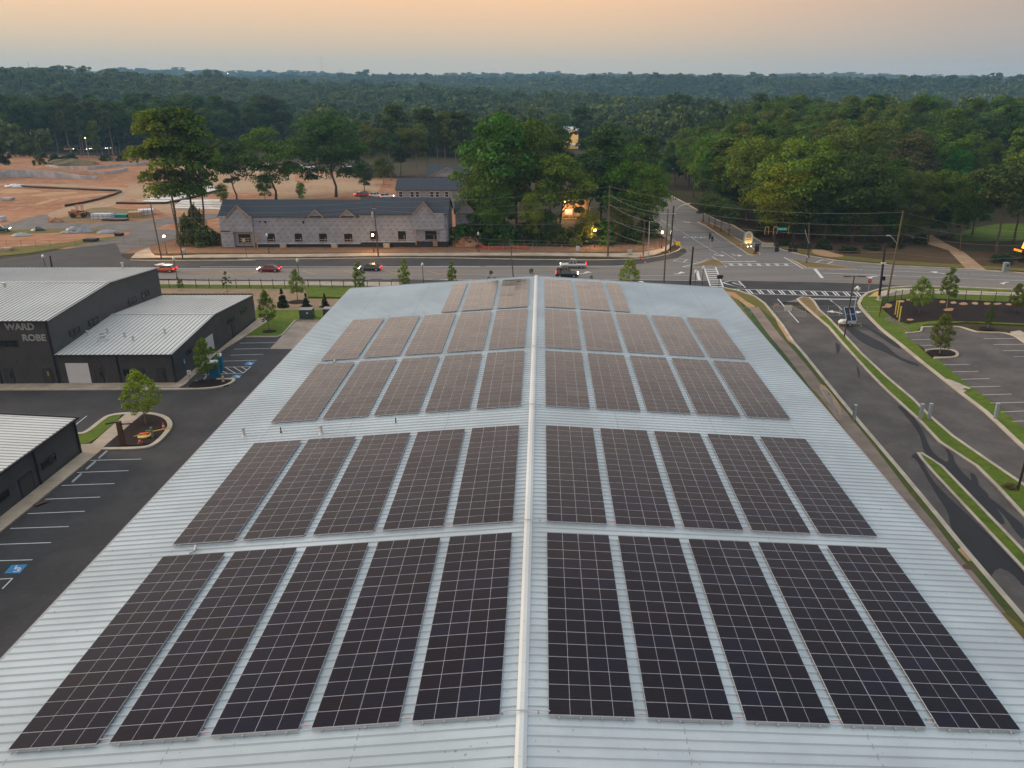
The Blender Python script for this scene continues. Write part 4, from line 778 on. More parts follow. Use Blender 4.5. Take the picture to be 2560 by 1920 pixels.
# the central mass between the row houses and the side road
cen = [(1212, 603, 372, 1, .85, MG, 'large leafy tree covering the right end of the row houses'), (1240, 600, 338, 7, .8, OG, 'dense olive green tree left in the central tree mass'), (1262, 598, 283, 0, .95, (.058, .125, .010), 'highest broad green tree of the central mass'), (1330, 590, 300, 0, .88, MG, 'second highest tree of the central mass'), (1235, 612, 455, 7, .8, MG, 'small rounded tree low in the central mass'), (1330, 612, 470, 7, .6, YG, 'small yellow-green tree at the front of the central mass'), (1400, 606, 385, 0, 1.05, LG, 'bright green round tree near the lit street lamp'), (1470, 575, 370, 0, .7, MG, 'dark green tree beside the orange-lit house frame'), (1500, 590, 330, 4, 1.25, BG, 'dark tall tree at the right of the central mass'), (1560, 596, 352, 1, .85, MG, 'broad green tree behind the tall wooden pole'), (1600, 600, 405, 0, .95, LG, 'rounded green tree beside the side road corner'), (1625, 585, 412, 7, .8, MG, 'rightmost low tree of the central mass, overhanging the road'), (1235, 560, 340, 3, 1.2, BG, 'deep green tree behind the row house end'), (1470, 612, 520, 7, .9, YG, 'lamp-lit yellow-green bush by the wire fence'), (1375, 612, 525, 7, .9, DG, 'dark low bush left of the lit street lamp'), (1555, 608, 505, 7, .8, OG, 'dark brush below the tall wooden pole'), (1290, 560, 310, 3, 1.3, DG, 'dark tree in the depth of the central mass'), (1375, 530, 318, 0, .9, DG, 'dark crown behind the central mass'), (1545, 530, 328, 1, .9, BG, 'blue-green crown behind the road corner tree'), (1610, 520, 345, 4, 1.2, DG, 'slim dark tree at the far left road edge')]
for bx, by, top, kd, wd, col, lb in cen:
    p = at(bx, by); tree(lb, p, height(p, top), kd, col, 0, wd)
for bx, by, top, kd, wd, lb in [(1460, 400, 271, 3, 1.5, 'lone dark poplar-like tree beside the distant yellow-lit building'), (1395, 402, 283, 0, 1.0, 'rounded dark tree left of the distant yellow-lit building'), (1530, 430, 312, 3, 1.6, 'mid green tree right of the distant pale roof'), (1580, 420, 315, 0, .9, 'paler tree beyond the central mass, left of the side road'), (1500, 440, 345, 1, .9, 'olive tree in front of the distant pale roof'), (1620, 440, 340, 4, 1.3, 'small bluish tree at the end of the side road')]:
    p = at(bx, by); tree(lb, p, height(p, top), kd, rng.choice([BG, MG, DG]), 0, wd)
# little trees in the planted median of the side road
for n, (bx, by, top, lb) in enumerate([(1772, 566, 478, 'small dark median tree nearest the junction of the two roads'), (1786, 573, 480, 'second small tree along the road median'), (1802, 580, 492, 'third small tree along the road median'), (1822, 590, 505, 'fourth small tree in the road median, before the arched sign'), (1757, 555, 452, 'farthest small tree at the median start')]):
    p = at(bx, by); tree(lb, p, height(p, top), 2 if n < 4 else 3, (.062, .095, .020), 0, 1.1, None, 'young trees in the road median')
# wood right of the side road: one tree at a time, nearest rows first
WOODP = [(66, 212), (101, 211), (126, 240), (166, 247), (245, 300), (300, 430), (118, 445), (55, 345), (57, 300), (60, 262), (66, 238)]
def inside(p, poly):
    c = False; n = len(poly)
    for i in range(n):
        (x0, y0), (x1, y1) = poly[i], poly[(i+1) % n]
        if (y0 > p[1]) != (y1 > p[1]) and p[0] < (x1-x0)*(p[1]-y0)/(y1-y0)+x0: c = not c
    return c
def scatter(poly, n, dmin, seed, grow=0.):
    g = random.Random(seed); xs_ = [p[0] for p in poly]; ys_ = [p[1] for p in poly]; out = []; tries = 0
    while len(out) < n and tries < 20000:
        tries += 1; p = (g.uniform(min(xs_), max(xs_)), g.uniform(min(ys_), max(ys_)))
        if inside(p, poly) and all((p[0]-q[0])**2+(p[1]-q[1])**2 > (dmin*(1+grow*(p[1]-200)/200))**2 for q in out): out.append(p)
    return sorted(out, key=lambda p: p[1])
front = [(1935, 598, 400, 7, YG, 1.1, 'bright yellow-green tree at the front left of the big wood'), (1985, 596, 335, 1, LG, 1.0, 'light green broad tree at the front of the big wood, behind the street name sign'), (1890, 560, 330, 7, (.110, .165, .010), 1.0, 'sunlit broad tree on the road side of the big wood'), (1950, 552, 338, 1, MG, .8, 'dense green tree behind the yellow front tree'), (2060, 602, 395, 7, DG, .85, 'dark rounded tree behind the traffic signal pole'), (2130, 605, 370, 1, (.055, .090, .012), .95, 'olive tree in the middle of the wood front'), (2190, 600, 395, 7, DG, .9, 'dark tree left of the leaning wooden pole'), (2255, 602, 410, 7, OG, .8, 'olive tree behind the leaning wooden pole'), (2320, 600, 425, 0, (.075, .125, .010), .9, 'lit tree over the driveway path'), (2370, 596, 430, 0, (.095, .140, .010), .95, 'broad yellowish tree right of the driveway path'), (2430, 590, 420, 1, MG, .9, 'green tree over the small lawn'), (2490, 632, 380, 2, (.055, .068, .018), 1.2, 'grey-trunked tree with crooked fork at right'), (2535, 605, 375, 0, OG, 1.1, 'brown-trunked tree at the right edge of the photo'), (1830, 555, 410, 2, DG, 1.1, 'narrow dark tree beside the mall entrance lane'), (1800, 545, 395, 3, MG, 1.2, 'slim green tree on the right bank of the side road'), (2375, 560, 372, 0, (.030, .125, .012), .8, 'vivid green rounded tree deep in the wood'), (2270, 555, 330, 0, (.062, .075, .022), 1., 'grey-green tree standing above the wood front')]
for bx, by, top, kd, col, wd, lb in front:
    p = at(bx, by); p[2] = terr1(p[0], p[1]); tree(lb, p, height(p, top), kd, col, 0, wd)
for n, (bx, by, top, kd, col, wd) in enumerate([(1640, 462, 372, 0, BG, 1.0), (1668, 466, 352, 1, DG, .9), (1700, 474, 345, 0, OG, .9), (1712, 492, 350, 2, MG, 1.0), (1735, 505, 340, 0, MG, .95), (1752, 515, 358, 1, LG, .9), (1772, 524, 335, 0, MG, 1.0), (1795, 532, 350, 3, OG, 1.5), (1818, 542, 360, 1, MG, .9), (1842, 552, 345, 0, LG, .9), (1868, 568, 372, 1, MG, .85), (1895, 582, 385, 7, DG, .8), (1620, 470, 380, 1, MG, .9)]):
    p = at(bx, by); p[2] = 0; q = p*1.0; q[0] += 3; tree(f"{['dim', 'dark', 'olive', 'high-crowned', 'round', 'light', 'tall', 'slim', 'dense', 'bright', 'low', 'small', 'spreading'][n]} tree in the line along the right bank of the side road" if n not in (0, 1, 12) else ['dim tree closing the far end of the side road', 'dark tree right behind the far end of the side road', '', '', '', '', '', '', '', '', '', '', 'spreading tree left of the far end of the side road'][n], q, height(q, top), kd, col, 0, wd, None, 'trees along the side road')
for n, (bx, by, h, col, wd) in enumerate([(1915, 590, 9, MG, 1.0), (1958, 596, 8, LG, 1.1), (2012, 600, 10, DG, .9), (2040, 596, 7, OG, 1.1), (2092, 602, 9, DG, 1.0), (2112, 598, 11, MG, .8), (2160, 603, 8, OG, 1.0), (2215, 600, 10, DG, .9), (2236, 604, 7, MG, 1.1), (2285, 600, 8, OG, 1.0), (2345, 590, 9, DG, .9), (2400, 585, 8, MG, 1.0), (1985, 590, 12, OG, .8), (2075, 590, 12, DG, .8)]):
    p = at(bx, by); p[2] = terr1(p[0], p[1]); tree(f"{['low', 'light', 'dark', 'small olive', 'squat', 'slim', 'pale olive', 'dim', 'short', 'leaning', 'shaded', 'green', 'taller olive', 'tall dim'][n]} understorey tree at the front of the big wood, number {['one', 'two', 'three', 'four', 'five', 'six', 'seven', 'eight', 'nine', 'ten', 'eleven', 'twelve', 'thirteen', 'fourteen'][n]} from left", p, h, 7, col, 0, wd, None, 'understorey trees of the big wood')
taken = [tuple(t.location[:2]) for t in TREES]
bands = ['near edge', 'middle', 'depth']; cols = ['left', 'centre', 'right']
for n, (x, y) in enumerate(scatter(WOODP, 176, 6.2, 11, .35)):
    if any((x-q[0])**2+(y-q[1])**2 < 26 for q in taken): continue
    z = terr1(x, y); u = rng.random(); kd = rng.choice([0, 0, 1, 1, 2, 3, 4, 6]); h = rng.uniform(20, 27) if y > 240 else rng.uniform(15, 21)
    h *= 1.0 if x > 75 or y < 300 else .86
    ci = rng.choice([0, 0, 1, 1, 2, 3, 4]); col = [DG, MG, OG, BG, (.075, .120, .010)][ci]; cn = ['dark green', 'mid green', 'olive', 'bluish green', 'yellowish green'][ci]
    sh = {0: 'round', 1: 'wide', 2: 'high-crowned', 3: 'slim', 4: 'tall', 6: 'pine-like'}[kd]
    px_, py_ = proj((x, y, z+h)); bd = bands[0 if y < 250 else 1 if y < 320 else 2]; cl = cols[0 if px_ < 1950 else 1 if px_ < 2250 else 2]
    tree(f"{cn} {sh} tree in the {bd} of the big wood, {cl} part", (x, y, z-.3), h, kd, col, 0, rng.uniform(.9, 1.15), None, 'trees of the big wood on the right')
# wood beyond the building site on the left
WEST = [(-330, 462), (-215, 446), (-165, 480), (-140, 600), (-330, 600)]
wst = [(75, 391, 228, 2, 'tall dark tree with pale forked trunk at the far left wood edge'), (38, 391, 235, 0, 'dark broad tree at the far left of the site wood'), (180, 395, 252, 5, 'pine with thin leaning trunk on the site knoll'), (285, 398, 252, 5, 'lone pine with long bare trunk right on the site knoll'), (245, 392, 305, 3, 'small bright green tree on the site knoll'), (205, 393, 262, 6, 'olive pine behind the site knoll')]
for bx, by, top, kd, lb in wst:
    p = at(bx, by); tree(lb, p, height(p, top), kd, BG if kd != 3 else LG, 2, .9)
for n, (x, y) in enumerate(scatter(WEST, 84, 8., 5)):
    h = rng.uniform(23, 31); kd = rng.choice([0, 0, 2, 2, 4, 6, 5]); ci = rng.choice([0, 1, 2]); sh = {0: 'round', 2: 'high-crowned', 4: 'tall', 6: 'pine-like', 5: 'bare-trunked pine'}[kd]
    tree(f"{['dark green', 'bluish green', 'grey olive'][ci]} {sh} tree in the wood beyond the building site, {'front' if y < 490 else 'rear'} rows", (x, y, -.2), h, kd, [DG, BG, (.045, .052, .018)][ci], 2 if y < 480 else 0, rng.uniform(.9, 1.15), None, 'trees beyond the building site')
# distant woods as one mass: crown meshes set out on points over the hills
g = np.random.default_rng(3)
def ring_pts(d0, d1, sp, aw=R(43)):
    n = int((d1**2-d0**2)*aw/(sp*sp)); d = np.sqrt(g.uniform(d0**2, d1**2, n)); a = g.uniform(-aw, aw, n)+R(2)-R(4)
    return np.stack([d*np.sin(a), d*np.cos(a)], 1), np.full(n, sp)
P2, SPC = [], []
for d0, d1, sp in ((440, 900, 8.2), (900, 1500, 10), (1500, 2400, 14), (2400, 3500, 20), (3500, 4700, 27)):
    a, b = ring_pts(d0, d1, sp); P2.append(a); SPC.append(b)
P2 = np.concatenate(P2); SPC = np.concatenate(SPC); x, y = P2.T; dd = np.hypot(x, y)
keep = ~((x < -130) & (x > -430) & (y < 600) & (y > 380) & ~((y > 560))) & ~((x > -130) & (x < -40) & (y < 450+0*x) & (y > 330)) & ~((x > 40) & (x < 320) & (y < 440))
keep &= ~((x > 8) & (x < 42) & (y > 300) & (y < 620)) & ~((np.abs(x+1779) < 60) & (np.abs(y-3300) < 200))
x, y, SPC, dd = x[keep], y[keep], SPC[keep], dd[keep]
big_ = np.exp(g.normal(0, .28, len(x))); hs = g.uniform(17, 24, len(x))*big_**.5*np.interp(dd, [450, 2000, 4500], [1.0, 1.05, 1.25]); ws = SPC/8.2*g.uniform(.85, 1.25, len(x))*big_*9.5/ .68
pts = np.stack([x, y, terr(x, y)-3], 1)
me = bpy.data.meshes.new('distant_woods'); me.from_pydata([tuple(p) for p in pts], [], [])
for nm, arr in (('sc', np.stack([np.minimum(ws, hs*2.4), np.minimum(ws, hs*2.4), hs], 1)), ('rot', np.stack([0*x, 0*x, g.uniform(0, 6.28, len(x))], 1))):
    at_ = me.attributes.new(nm, 'FLOAT_VECTOR', 'POINT'); at_.data.foreach_set('vector', arr.astype(np.float32).ravel())
at_ = me.attributes.new('pick', 'INT', 'POINT'); at_.data.foreach_set('value', (g.integers(0, 3, len(x))+np.where(dd > 1300, 3, 0)).astype(np.int32))
dw = put('distant_woods', me); dw['kind'] = 'stuff'; dw['label'] = 'distant hazy green woods rolling to the horizon'
gt = bpy.data.node_groups.new('woods', 'GeometryNodeTree'); gt.interface.new_socket('Geometry', in_out='INPUT', socket_type='NodeSocketGeometry'); gt.interface.new_socket('Geometry', in_out='OUTPUT', socket_type='NodeSocketGeometry')
gi, go = gt.nodes.new('NodeGroupInput'), gt.nodes.new('NodeGroupOutput'); jn = gt.nodes.new('GeometryNodeJoinGeometry'); io = gt.nodes.new('GeometryNodeInstanceOnPoints')
def na(nm, ty):
    n = gt.nodes.new('GeometryNodeInputNamedAttribute'); n.data_type = ty; n.inputs[0].default_value = nm
    return [o for o in n.outputs if o.enabled][0]
# source crowns: six far shapes are real trees standing at the near edge of the same woods
far_m = [crown_mesh('far_crown', 60+k, 'broad', nl=16, per=44, leaf=.042, z0=.12, rx=.34, m=FARLEAF) for k in range(3)]+[crown_mesh('far_crown', 70+k, 'broad', nl=11, per=24, leaf=.075, z0=.05, rx=.34, m=FARLEAF) for k in range(3)]
src = []
for k, mm in enumerate(far_m):
    p = [(-125, 470), (-118, 480), (-110, 492), (-105, 503), (-98, 515), (-90, 528)][k]
    t = thing('tree', f"{['first', 'second', 'third', 'fourth', 'fifth', 'sixth'][k]} of six dim trees stepping back behind the site, counted from the left", 'tree', (p[0], p[1], -2), 0, 'dim trees behind the site')
    put('trunk', TRK[0], t, None, 0, 20); c = put('crown', mm, t, None, 0, (22, 22, 21)); src.append(c)
for c in reversed(src):
    oi = gt.nodes.new('GeometryNodeObjectInfo'); oi.inputs[0].default_value = c; oi.inputs['As Instance'].default_value = True; oi.transform_space = 'ORIGINAL'; gt.links.new(oi.outputs['Geometry'], jn.inputs[0])
for a, b in ((gi.outputs[0], io.inputs['Points']), (jn.outputs[0], io.inputs['Instance']), (na('pick', 'INT'), io.inputs['Instance Index']), (na('rot', 'FLOAT_VECTOR'), io.inputs['Rotation']), (na('sc', 'FLOAT_VECTOR'), io.inputs['Scale']), (io.outputs[0], go.inputs[0])): gt.links.new(a, b)
io.inputs['Pick Instance'].default_value = True
md_ = dw.modifiers.new('woods', 'NODES'); md_.node_group = gt

# young planted trees, conifers and shrubs near the lot and the fences
YT = [crown_mesh('young_crown', 80+k, 'young', nl=[90, 70, 110, 80][k], per=90, leaf=.0125, z0=[.24, .30, .2, .27][k], rx=[.25, .22, .27, .30][k]) for k in range(4)]
YTR = [trunk_mesh('young_trunk', 20, .8, .011, 10, .14, .3, .008, PALEBARK), trunk_mesh('young_trunk', 21, .8, .012, 10, .14, .3, .01)]
CONE = crown_mesh('conifer_crown', 90, 'cone', nl=60, per=60, leaf=.030, z0=.02, rx=.24); BUSH = crown_mesh('bush_crown', 91, 'bush', nl=22, per=80, leaf=.05, z0=.0, z1=.9, rx=.6); THIN = crown_mesh('thin_crown', 92, 'young', nl=16, per=34, leaf=.028, z0=.25, rx=.26)
def young(label, p, h, col, k=0, wide=1., group='young street trees', name='young_tree', thin=False):
    t = thing(name, label, 'tree', p, rng.uniform(0, 6), group); put('trunk', YTR[k % 2], t, None, 0, h); c = put('crown', THIN if thin else YT[(k+len(bpy.data.objects)) % 4], t, None, 0, (h*wide, h*wide, h)); c.color = (*col, 1); return t
YC = (.21, .28, .016); YC2 = (.145, .21, .018)
def sy(label, c, x, yb, yt, col, k, wide=1., z=0., thin=False, group='young street trees'):
    p = G(c, x, yb, z); young(label, p, height(p, px(c, x, yt)[1]), col, k, wide, group, thin=thin)
sy('bright green young tree on the mulch island by the signpost', 'N', 1212, 326, -100, YC, 0, 1.05, .12); sy('bright green young tree in the mulch bed by the blue toilets', 'M', 655, 1262, 785, (.10, .16, .012), 1, .95, .12)
sy('slim green young tree in a mulch ring on the lawn by the low building', 'M', 1352, 668, 225, (.10, .155, .012), 2, .72, .1)
sy('thin young tree by the lawn strip, just right of the tall building', 'M', 335, 215, 80, YC2, 0, 1.1, thin=False); sy('sparse thin young tree on the straw slope', 'M', 870, 228, 0, (.07, .105, .02), 1, .9, thin=True)
sy('green young tree on the straw slope with dark mulch around it', 'M', 1680, 330, -20, YC2, 1, .85)
for n, (bx, yt, k, wd, col, thin, lb) in enumerate([(897, 655, 0, .8, YC2, False, 'leafy young roadside tree left of the far roof corner'), (1011, 648, 1, .72, YC, False, 'bright young roadside tree above the far left roof edge'), (1131, 655, 2, .7, YC2, False, 'small young roadside tree left of the roof ridge'), (1226, 678, 0, .9, OG, True, 'low bare-tipped young tree near the ridge end'), (1330, 674, 1, 1.0, OG, True, 'low twiggy young tree right of the ridge end'), (1480, 690, 2, .9, YC2, True, 'short young tree behind the roof, left of the wooden pole'), (1572, 650, 0, .95, YC, False, 'bright young tree behind the far right roof edge')]):
    p = np.array([*at(bx, 702)[:2], 0.]); s_ = 148.5/p[1]; q = CAM[:2]+(p[:2]-CAM[:2])*s_; q = np.array([q[0], q[1], 0.]); young(lb, q, height(q, yt), col, k, wd, thin=thin)
for n, (x, yb, yt, col, k, wd, lb) in enumerate([(686, 832, 325, YC2, 1, 1.05, 'wide young tree on the mulch slope by the yellow pipes'), (1086, 750, 185, (.10, .15, .012), 0, 1.0, 'tallest young tree on the mulch slope by the fence'), (1682, 1045, 740, (.06, .10, .014), 2, .7, 'small young tree in a mulch ring by the east lot'), (2072, 822, 410, (.12, .13, .02), 1, 1.0, 'yellowish young tree at the right end of the mulch slope')]): sy(lb, 'J', x, yb, yt, col, k, wd, .14, group='young trees around the east lot')
sy('yellowish young tree on the kerbed island of the east lot', 'J', 986, 1412, 870, (.115, .135, .018), 0, 1.05, .24, group='young trees around the east lot')
cf = None
for n, (x, yb, yt, lb) in enumerate([(1512, 405, 195, 'dark conical evergreen, leftmost of those by the transformers'), (1780, 395, 245, 'dark conical evergreen behind the nearer transformer'), (1995, 400, 250, 'dark conical evergreen closest to the big roof edge'), (1300, 330, 215, 'dark evergreen partly behind the slim lawn tree')]):
    p = G('M', x, yb); t = thing('conifer', lb, 'evergreen', p, n, 'conical evergreens'); h = height(p, px('M', x, yt)[1]); put('trunk', YTR[0], t, None, 0, h*.9); c = put('crown', CONE, t, None, 0, (h*1.25, h*1.25, h)); c.color = (.018, .036, .016, 1)
    sheet('mulch_ring', [(p[0]+1.1*math.cos(a), p[1]+.9*math.sin(a)) for a in np.linspace(0, 5.9, 12)], .045+.002*n, MULCH)
for c, x, y, r, z in (('M', 1352, 685, 1.15, .104), ('M', 1680, 345, 1.9, .05), ('J', 1682, 1050, 1.3, .128)):
    p = G(c, x, y, z); sheet('mulch_ring', [(p[0]+r*math.cos(a), p[1]+r*.85*math.sin(a)) for a in np.linspace(0, 5.9, 14)], z, MULCH)
def bush(label, p, h, wd, col, group='shrubs', name='shrub'):
    t = tag(put(name, BUSH, None, tuple(float(v) for v in p), rng.uniform(0, 6), (wd, wd, h)), label, 'shrub', group); t.color = (*col, 1); return t
for n, (x, y, h, wd, col, lb) in enumerate([(478, 612, 9, 5, (.075, .085, .014), 'tall thicket at the foot of the slender trees, left half'), (515, 614, 6.5, 4.5, (.070, .095, .012), 'lower thicket at the foot of the slender trees, right half'), (540, 612, 4.5, 3.5, (.055, .075, .012), 'small bush against the row house corner'), (498, 590, 10, 4, (.085, .100, .012), 'leafy thicket around the slender trunks')]): bush(lb, at(x, y), h, wd, col)
for n, (x, y, h, wd, col, lb) in enumerate([(1150, 610, 4, 5, DG, 'undergrowth by the red dirt at the central mass'), (1200, 610, 5, 6, (.03, .045, .01), 'undergrowth under the central mass, second from left'), (1260, 610, 4.5, 6, DG, 'undergrowth behind the crooked pale trunk'), (1320, 608, 5, 6, (.03, .045, .01), 'dark undergrowth beside the fence sign'), (1395, 610, 4, 5, (.06, .07, .008), 'undergrowth beside the lit lamp, left side'), (1440, 610, 4, 5, (.07, .08, .008), 'undergrowth beside the lit lamp, right side'), (1500, 608, 5, 6, DG, 'undergrowth left of the tall wooden pole'), (1580, 606, 4, 5, (.035, .05, .01), 'undergrowth right of the tall wooden pole'), (1620, 590, 4, 5, (.05, .07, .01), 'undergrowth by the corner lamp')]): bush(lb, at(x, y), h*1.5, wd*1.25, (col[0]*1.3, col[1]*1.5, col[2]), 'undergrowth of the central trees')
for x, y, h, wd, lb in [(2500, 655, 2.2, 4.5, 'clipped dark hedge left of the green cabinet'), (2555, 650, 3.5, 5, 'clipped dark hedge right of the green cabinet')]: bush(lb, at(x, y), h, wd, (.020, .045, .012), 'dark hedge')
for n, (x, y) in enumerate([(1960, 612), (2010, 618), (2060, 622), (2120, 628), (2180, 622), (1900, 590), (2240, 618), (2300, 608)]): bush(f"{['low', 'wide', 'dark', 'small', 'ragged', 'leafy', 'squat', 'dim'][n]} undergrowth shrub at the front of the big wood", at(x, y, .0), rng.uniform(1.5, 3.5), rng.uniform(3, 5), (.030, .042, .010), 'undergrowth of the big wood')
for n, (c, x, y) in enumerate([('T', 560, 910), ('T', 620, 900), ('T', 920, 905), ('T', 1050, 905), ('T', 480, 915)]): bush(f"{['left', 'main', 'middle', 'right', 'outer'][n]} green bush on the site knoll", G(c, x, y), rng.uniform(3, 5), rng.uniform(4, 6), (.030, .050, .012), 'bushes on the site knoll')
# ---------------- row houses under construction ----------------
def wrap_mat():
    t = NT('house_wrap'); tc = t.n('ShaderNodeTexCoord'); s = t.n('ShaderNodeSeparateXYZ'); t.t.links.new(tc.outputs['Object'], s.inputs[0])
    zz = t.math('DIVIDE', s.outputs[2], .95); row = t.math('FLOOR', zz); fz = t.math('FRACT', zz); fx = t.math('FRACT', t.math('ADD', t.math('DIVIDE', s.outputs[0], 1.55), t.math('MULTIPLY', row, .37)))
    ink = t.math('MULTIPLY', t.math('LESS_THAN', fx, .42), t.math('LESS_THAN', t.math('ABSOLUTE', t.math('SUBTRACT', fz, t.math('ADD', .45, t.math('MULTIPLY', fx, .25)))), .055))
    a = t.noise(.7, 4); wv = t.noise(2.5, 3, stretch=(1, 1, .3)); c = t.mix(t.step(a, .3, .7), (.235, .242, .275), (.30, .31, .34)); c = t.mix(t.math('MULTIPLY', t.step(wv, .5, .7), .25), c, (.28, .30, .36))
    seam = t.math('LESS_THAN', t.math('FRACT', t.math('DIVIDE', s.outputs[2], 2.75)), .012); c = t.mix(t.math('MULTIPLY', seam, .4), c, (.09, .095, .12)); c = t.mix(t.math('MULTIPLY', ink, .8), c, (.025, .03, .09)); t.base(c, .7, 0, .3); t.bump(wv, .3, .05); return t.m
WRAP = wrap_mat()
SHN = NT('shingles'); _a = SHN.noise(.8, 5); _b = SHN.noise(9, 2, stretch=(.4, 1, 1)); SHN.base(SHN.mix(SHN.step(_b, .35, .7), SHN.mix(_a, (.028, .034, .042), (.042, .050, .060)), (.058, .066, .076)), .9, 0, .25); SHN.bump(_b, .3, .03); SHIN = SHN.m
HOLE = flat('dark_inside', (.010, .008, .007), .9); DARKBASE = flat('dark_foundation', (.030, .030, .034), .8)
HY = 198.0
def opening(t, x0, x1, z0, z1, y=HY, brace=2):
    o = put('window', None, t, ((x0+x1)/2, y, (z0+z1)/2)); w_, h_ = x1-x0, z1-z0
    b = MB(); b.box((0, .02, 0), (w_, .08, h_)); b.obj('opening', HOLE, o)
    b = MB()
    for k in range(brace): b.box((w_*.05, -.05, -h_*.42+k*h_*.24), (w_*.9, .06, .13))
    b.box((w_*.28, -.05, -h_*.2), (.12, .06, h_*.5)); b.box((-w_/2, -.04, 0), (.09, .08, h_)); b.obj('lumber_brace', LUMBER, o)
def gable_front(t, x0, x1, ze, zp, y, yr, zr_):
    xm = (x0+x1)/2; b = MB(); b.add([(x0, y, ze-.05), (x1, y, ze-.05), (xm, y, zp)], [(0, 1, 2)]); b.obj('gable_wall', WRAP, t)
    slope = (zr_-0)/1; b = MB(); ov = .28; k = (zp-ze)/(xm-x0)
    yb = yr
    b.quad((x0-ov, y-.35, ze-ov*k+.04), (xm, y-.35, zp+.06), (xm, yb, zp+.06), (x0-ov, yb, ze-ov*k+.04)); b.quad((xm, y-.35, zp+.06), (x1+ov, y-.35, ze-ov*k+.04), (x1+ov, yb, ze-ov*k+.04), (xm, yb, zp+.06)); b.obj('gable_roof', SHIN, t)
    b = MB(); b.tube([(x0-ov, y-.36, ze-ov*k), (xm, y-.36, zp+.02), (x1+ov, y-.36, ze-ov*k)], .11, 4); b.obj('rake_board', LUMBER, t)
def rowhouse(name, label, x0, x1, eave, ridge, base, y=HY, dep=11.0):
    t = thing(name, label, 'house', (0, 0, 0)); ym = y+dep/2
    b = MB(); b.quad((x0, y, base), (x1, y, base), (x1, y, eave), (x0, y, eave)); b.quad((x1, y+dep, base), (x0, y+dep, base), (x0, y+dep, eave), (x1, y+dep, eave))
    b.add([(x1, y, base), (x1, y+dep, base), (x1, y+dep, eave), (x1, ym, ridge-.1), (x1, y, eave)], [(0, 1, 2, 3, 4)]); b.add([(x0, y, base), (x0, y+dep, base), (x0, y+dep, eave), (x0, ym, ridge-.1), (x0, y, eave)], [(4, 3, 2, 1, 0)]); b.obj('wall', WRAP, t)
    b = MB(); o = .4; k = (ridge-eave)/(dep/2)
    for (ya, sgn) in ((y-o, 1), (y+dep+o, -1)):
        b.add([(x0-.35, ya, eave-o*k), (x1+.35, ya, eave-o*k), (x1+.35, ym, ridge), (x0-.35, ym, ridge), (x0-.35, ya, eave-o*k+.16), (x1+.35, ya, eave-o*k+.16), (x1+.35, ym, ridge+.16), (x0-.35, ym, ridge+.16)], [(4, 5, 6, 7), (0, 1, 5, 4), (1, 2, 6, 5), (3, 0, 4, 7)] if sgn > 0 else [(7, 6, 5, 4), (4, 5, 1, 0), (5, 6, 2, 1), (7, 4, 0, 3)])
    b.obj('roof', SHIN, t); return t
h1 = rowhouse('row_house', 'long row house in grey house wrap with small double gables, left section', -77.1, -43.62, 7.45, 10.55, .9)
gable_front(h1, -75.2, -69.5, 7.35, 10.0, HY-.55, HY+4.2, 10.5); gable_front(h1, -55.6, -52.3, 7.45, 8.95, HY-.12, HY+3, 10.5); gable_front(h1, -47.9, -44.6, 7.5, 8.98, HY-.12, HY+3, 10.5)
b = MB(); b.box((-76.0, HY-.27, 2.0), (2.4, .55, 4.0)); b.box((-73.2, HY-.27, 5.6), (7.8, .55, 3.7)); b.box((-74.5, HY-.27, 1.9), (.7, .55, 3.8)); b.obj('bay_wall', WRAP, h1)
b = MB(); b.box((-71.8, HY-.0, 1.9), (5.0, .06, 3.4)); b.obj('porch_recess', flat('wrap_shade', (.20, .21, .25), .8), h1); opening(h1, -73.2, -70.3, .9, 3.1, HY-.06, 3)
for xx in (-69.35, -68.55):
    b = MB(); b.box((xx, HY-1.0+(.2 if xx < -69 else 0), 1.8), (.2, .2, 3.8)); b.obj('porch_post', LUMBER, h1)
b = MB(); b.box((-56.3, HY-.2, .82), (25.2, .5, .14)); b.obj('sill_ledge', WALLC, h1)
b = MB(); b.box((-60.3, HY+.4, .4), (33.4, .6, 1.0)); b.obj('foundation', DARKBASE, h1)
for xx in (-62.4, -50.0):
    b = MB(); b.box((xx, HY-.5, .42), (1.4, 1.1, .95)); b.obj('footing', CONC, h1)
for a, c_ in ((-66.2, -64.4), (-59.6, -57.8), (-53.7, -51.8), (-47.6, -45.6)): opening(h1, a, c_, 1.15, 3.2)
def cutouts(t, lst):
    b = MB()
    for c, pts in lst: b.add([tuple(atY('B', x, y, HY-.04)) for x, y in pts], [tuple(range(len(pts)))[::-1]])
    b.obj('wrap_cutout', HOLE, t)
cutouts(h1, [('', [(465, 545), (478, 544), (482, 551), (470, 562)]), ('', [(516+10*math.cos(a), 553+10*math.sin(a)) for a in np.linspace(0, 5.5, 8)]), ('', [(808, 540), (815, 550), (824, 536), (824, 566), (812, 566)])])
h2 = rowhouse('row_house', 'row house in grey house wrap with one tall gable, right section', -43.55, -22.2, 8.05, 11.15, 1.35, HY-.25)
gable_front(h2, -30.2, -25.2, 8.1, 11.0, HY-.8, HY+4.5, 11)
b = MB(); b.box((-26.6, HY-.55, 6.25), (7.6, .55, 3.9)); b.box((-23.3, HY-.55, 2.9), (1.6, .55, 3.0)); b.obj('bay_wall', WRAP, h2)
b = MB(); b.box((-36.8, HY-.45, 1.3), (13.2, .5, .14)); b.obj('sill_ledge', WALLC, h2)
b = MB(); b.box((-32.9, HY+.3, .6), (21.2, .6, 1.4)); b.obj('foundation', DARKBASE, h2)
for a, c_ in ((-41.2, -39.3), (-34.4, -32.5), (-27.8, -25.0)): opening(h2, a, c_, 1.65, 3.9, HY-.3, 1)
